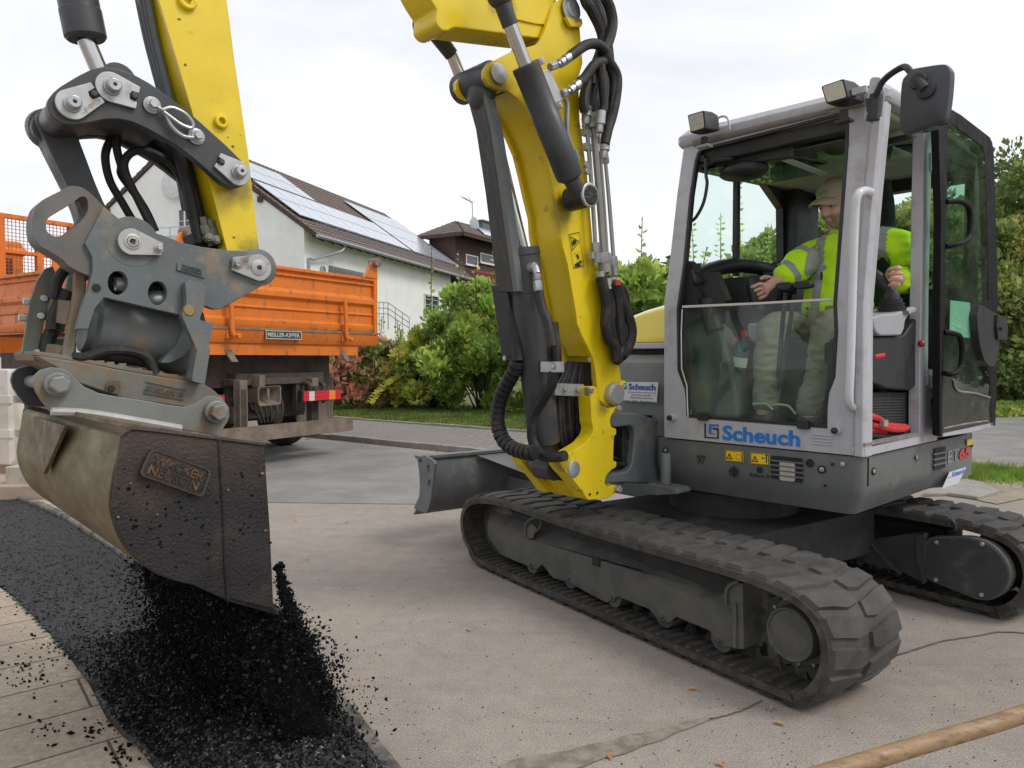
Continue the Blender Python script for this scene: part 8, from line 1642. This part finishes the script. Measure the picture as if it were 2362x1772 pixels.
tag(obj('forest',mb,[leafm('forest_a',(.055,.085,.04),.3),leafm('forest_b',(.08,.10,.045),.3),leafm('forest_c',(.03,.05,.028),.3)],rn=False,ang=10),'distant dark mixed forest on the hill seen through the cab windows','forest',kind='stuff')
# grass on the verge
random.seed(61); mb=MB()
for _ in range(42000):
    t=random.uniform(3,13); o=random.uniform(.12,4.2)*random.uniform(.3,1); p=A0+d_*t+q_*o; a=random.uniform(0,6.3); hgt=random.uniform(.03,.075); w_=.006; d=V((math.cos(a),math.sin(a),0)); b0=V((p.x,p.y,.07+o*.02)); mb.add([b0-d*w_*1.5,b0+d*w_*1.5,b0+V((random.gauss(0,.02),random.gauss(0,.02),hgt))],[[0,1,2]],random.choice((0,0,1,2)))
tag(obj('grass',mb,[leafm('grass_a',(.15,.24,.04)),leafm('grass_b',(.26,.28,.08)),leafm('grass_c',(.08,.15,.03))],rn=False,ang=10),'short green grass on the verge in front of the hedge','grass',kind='stuff')
mb=MB(); gq=G(*K(14,(1230,970),(1480,1150),(1250,1290),(1090,1220))); c=sum(gq,V())/4
for _ in range(6000):
    p=c+V((random.gauss(0,.30),random.gauss(0,.30),0)); a=random.uniform(0,6.3); d=V((math.cos(a),math.sin(a),0)); mb.add([p-d*.006,p+d*.006,p+V((random.gauss(0,.03),random.gauss(0,.03),random.uniform(.04,.12)))],[[0,1,2]],random.choice((0,0,1)))
tag(obj('grass_tuft',mb,[leafm('tuft_a',(.17,.32,.04)),leafm('tuft_b',(.27,.33,.08))],rn=False,ang=10),'bright green grass tuft behind the body of the excavator','grass',kind='stuff')
# drooping yellow spray of the hedge
mb=MB(); a_=[V((x,y,z)) for x,y,z in((-1.9,17.2,.95),(-2.3,16.8,1.0),(-2.8,16.3,.75),(-3.1,15.9,.35))]; mb.tube(a_,.012,n=5,mi=1)
for i,p in enumerate(catmull(a_,8)):
    for k in(-1,1): leaf1(mb,p+V((.05*k,0,0)),V((k,random.uniform(-.5,.5),.3)),.13,1)
tag(obj('drooping_branch',mb,[LG[1],leafm('yellow_leaf',(.5,.48,.08))],rn=False),'yellowish drooping branch hanging over the lawn','branch')
# ================================================================== FALLING ASPHALT
random.seed(71); lip=A(BN,*K(3,(1225,985)))[0]; UM=U.M()
lipn=UM@V((BN,lip.y,lip.z)); lipf=UM@V((BF,lip.y,lip.z))
cM=(lipn+lipf)/2
mb=MB(); R3=U.M().to_3x3(); fb_=R3@V((0,-1,0))
def fallp(u,t,j=1.):
    """u along the lip, t time of fall 0..1"""
    z0=lip.z-.02; p=lipn.lerp(lipf,u); spread=.05+.20*t+.05*noise.noise(V((u*14,0,0))); z=z0*(1-t*t*.98)+.03*noise.noise(V((u*30,t*9,4))); b=(-.02+.15*t)+random.gauss(0,1)*spread*.42*j; a=random.gauss(0,.02+.06*t); return p+fb_*b+R3@V((1,0,0))*a+V((0,0,z-p.z))
for _ in range(62000):
    u=min(1,max(0,random.betavariate(1.1,1.1))); t=random.random()**.75; p=fallp(u,t)
    if p.z<.04: continue
    rock(mb,p,random.choice((.0015,.0022,.003,.004,.006,.008))*random.uniform(.7,1.25),random.choice((0,0,0,0,0,0,1)))
# material still sliding out beyond the near corner
for _ in range(9000):
    t=random.random()**.8; g=K(3,(1215+20*random.random()+215*t**1.15+random.gauss(0,8+26*t),800+590*t+random.gauss(0,20)))[0]; p=UM@U.p1(0,random.uniform(.72,1.3),g)
    if p.z>.04: rock(mb,p,random.choice((.0018,.003,.0045,.007))*random.uniform(.7,1.2))
for _ in range(40): p=UM@U.p1(0,.9,K(3,(random.uniform(1380,1540),random.gauss(1190,50)))[0]); rock(mb,p,random.uniform(.003,.008))
for _ in range(14): p=UM@U.p1(0,.8,K(3,(1228+random.gauss(0,14),778+random.gauss(0,8)))[0]); rock(mb,p,random.uniform(.008,.016))
for _ in range(22000):
    u=random.gauss(.5,.30); p=lipn.lerp(lipf,u)+fb_*(-.02+random.gauss(0,.17)); g=V((p.x,p.y,0))
    if inside(g,strip): rock(mb,(g.x,g.y,tz(g.x,g.y)+.004),random.choice((.002,.0035,.005,.008))*random.uniform(.7,1.2),0)
tag(obj('falling_asphalt',mb,[tar,mat('grey_stone_chip',(.014,.014,.015),.6,var=.4)],rn=False,ang=12),'black asphalt crumbs pouring from the bucket lip onto the strip','asphalt',kind='stuff')
# dense core of the pour
mb=MB(); rows=[]
for i in range(26):
    u=.03+.94*i/25; ring=[]
    for side in(0,1):
        for j in range(14):
            t=j/13 if side==0 else 1-j/13; z0=lip.z-.02; p=lipn.lerp(lipf,u); wd=max(.002,(.022+.055*t)*(.7+1.2*abs(noise.noise(V((u*6+3,0,0)))))+.02*noise.noise(V((u*22,t*3,8))))*(1 if side==0 else -1); nn_=noise.noise(V((u*9,t*5,side*3)))*.05*t+noise.noise(V((u*40,t*16,side)))*.02; ring.append(p+fb_*((-.02+.15*t)+wd+nn_)+V((0,0,z0*(1-t*t*.98)-p.z)))
    rows.append(ring)
mb.loft(rows[:9]); mb.loft(rows[10:17]); mb.loft(rows[18:]); tag(obj('asphalt_stream',mb,mat('pouring_asphalt',(.0045,.0045,.005),.85,spec=.12,var=.7,scale=35,bump=1,bscale=70,bdist=.02),ang=180),'dense black asphalt falling out of the bucket','asphalt',kind='stuff')
# filling inside the bucket
mb=MB(); ctr=sum(bc,V())/len(bc); mb.prism([V((BN+.03,p.y,p.z)) for p in [ctr+(q-ctr)*.93 for q in A(BN,*K(3,(1190,930),(1000,905),(770,800),(600,700),(540,560),(620,420),(820,500),(1000,640),(1120,800)))]],XA*(BF-BN-.06)); part('asphalt_load',mb,tar)
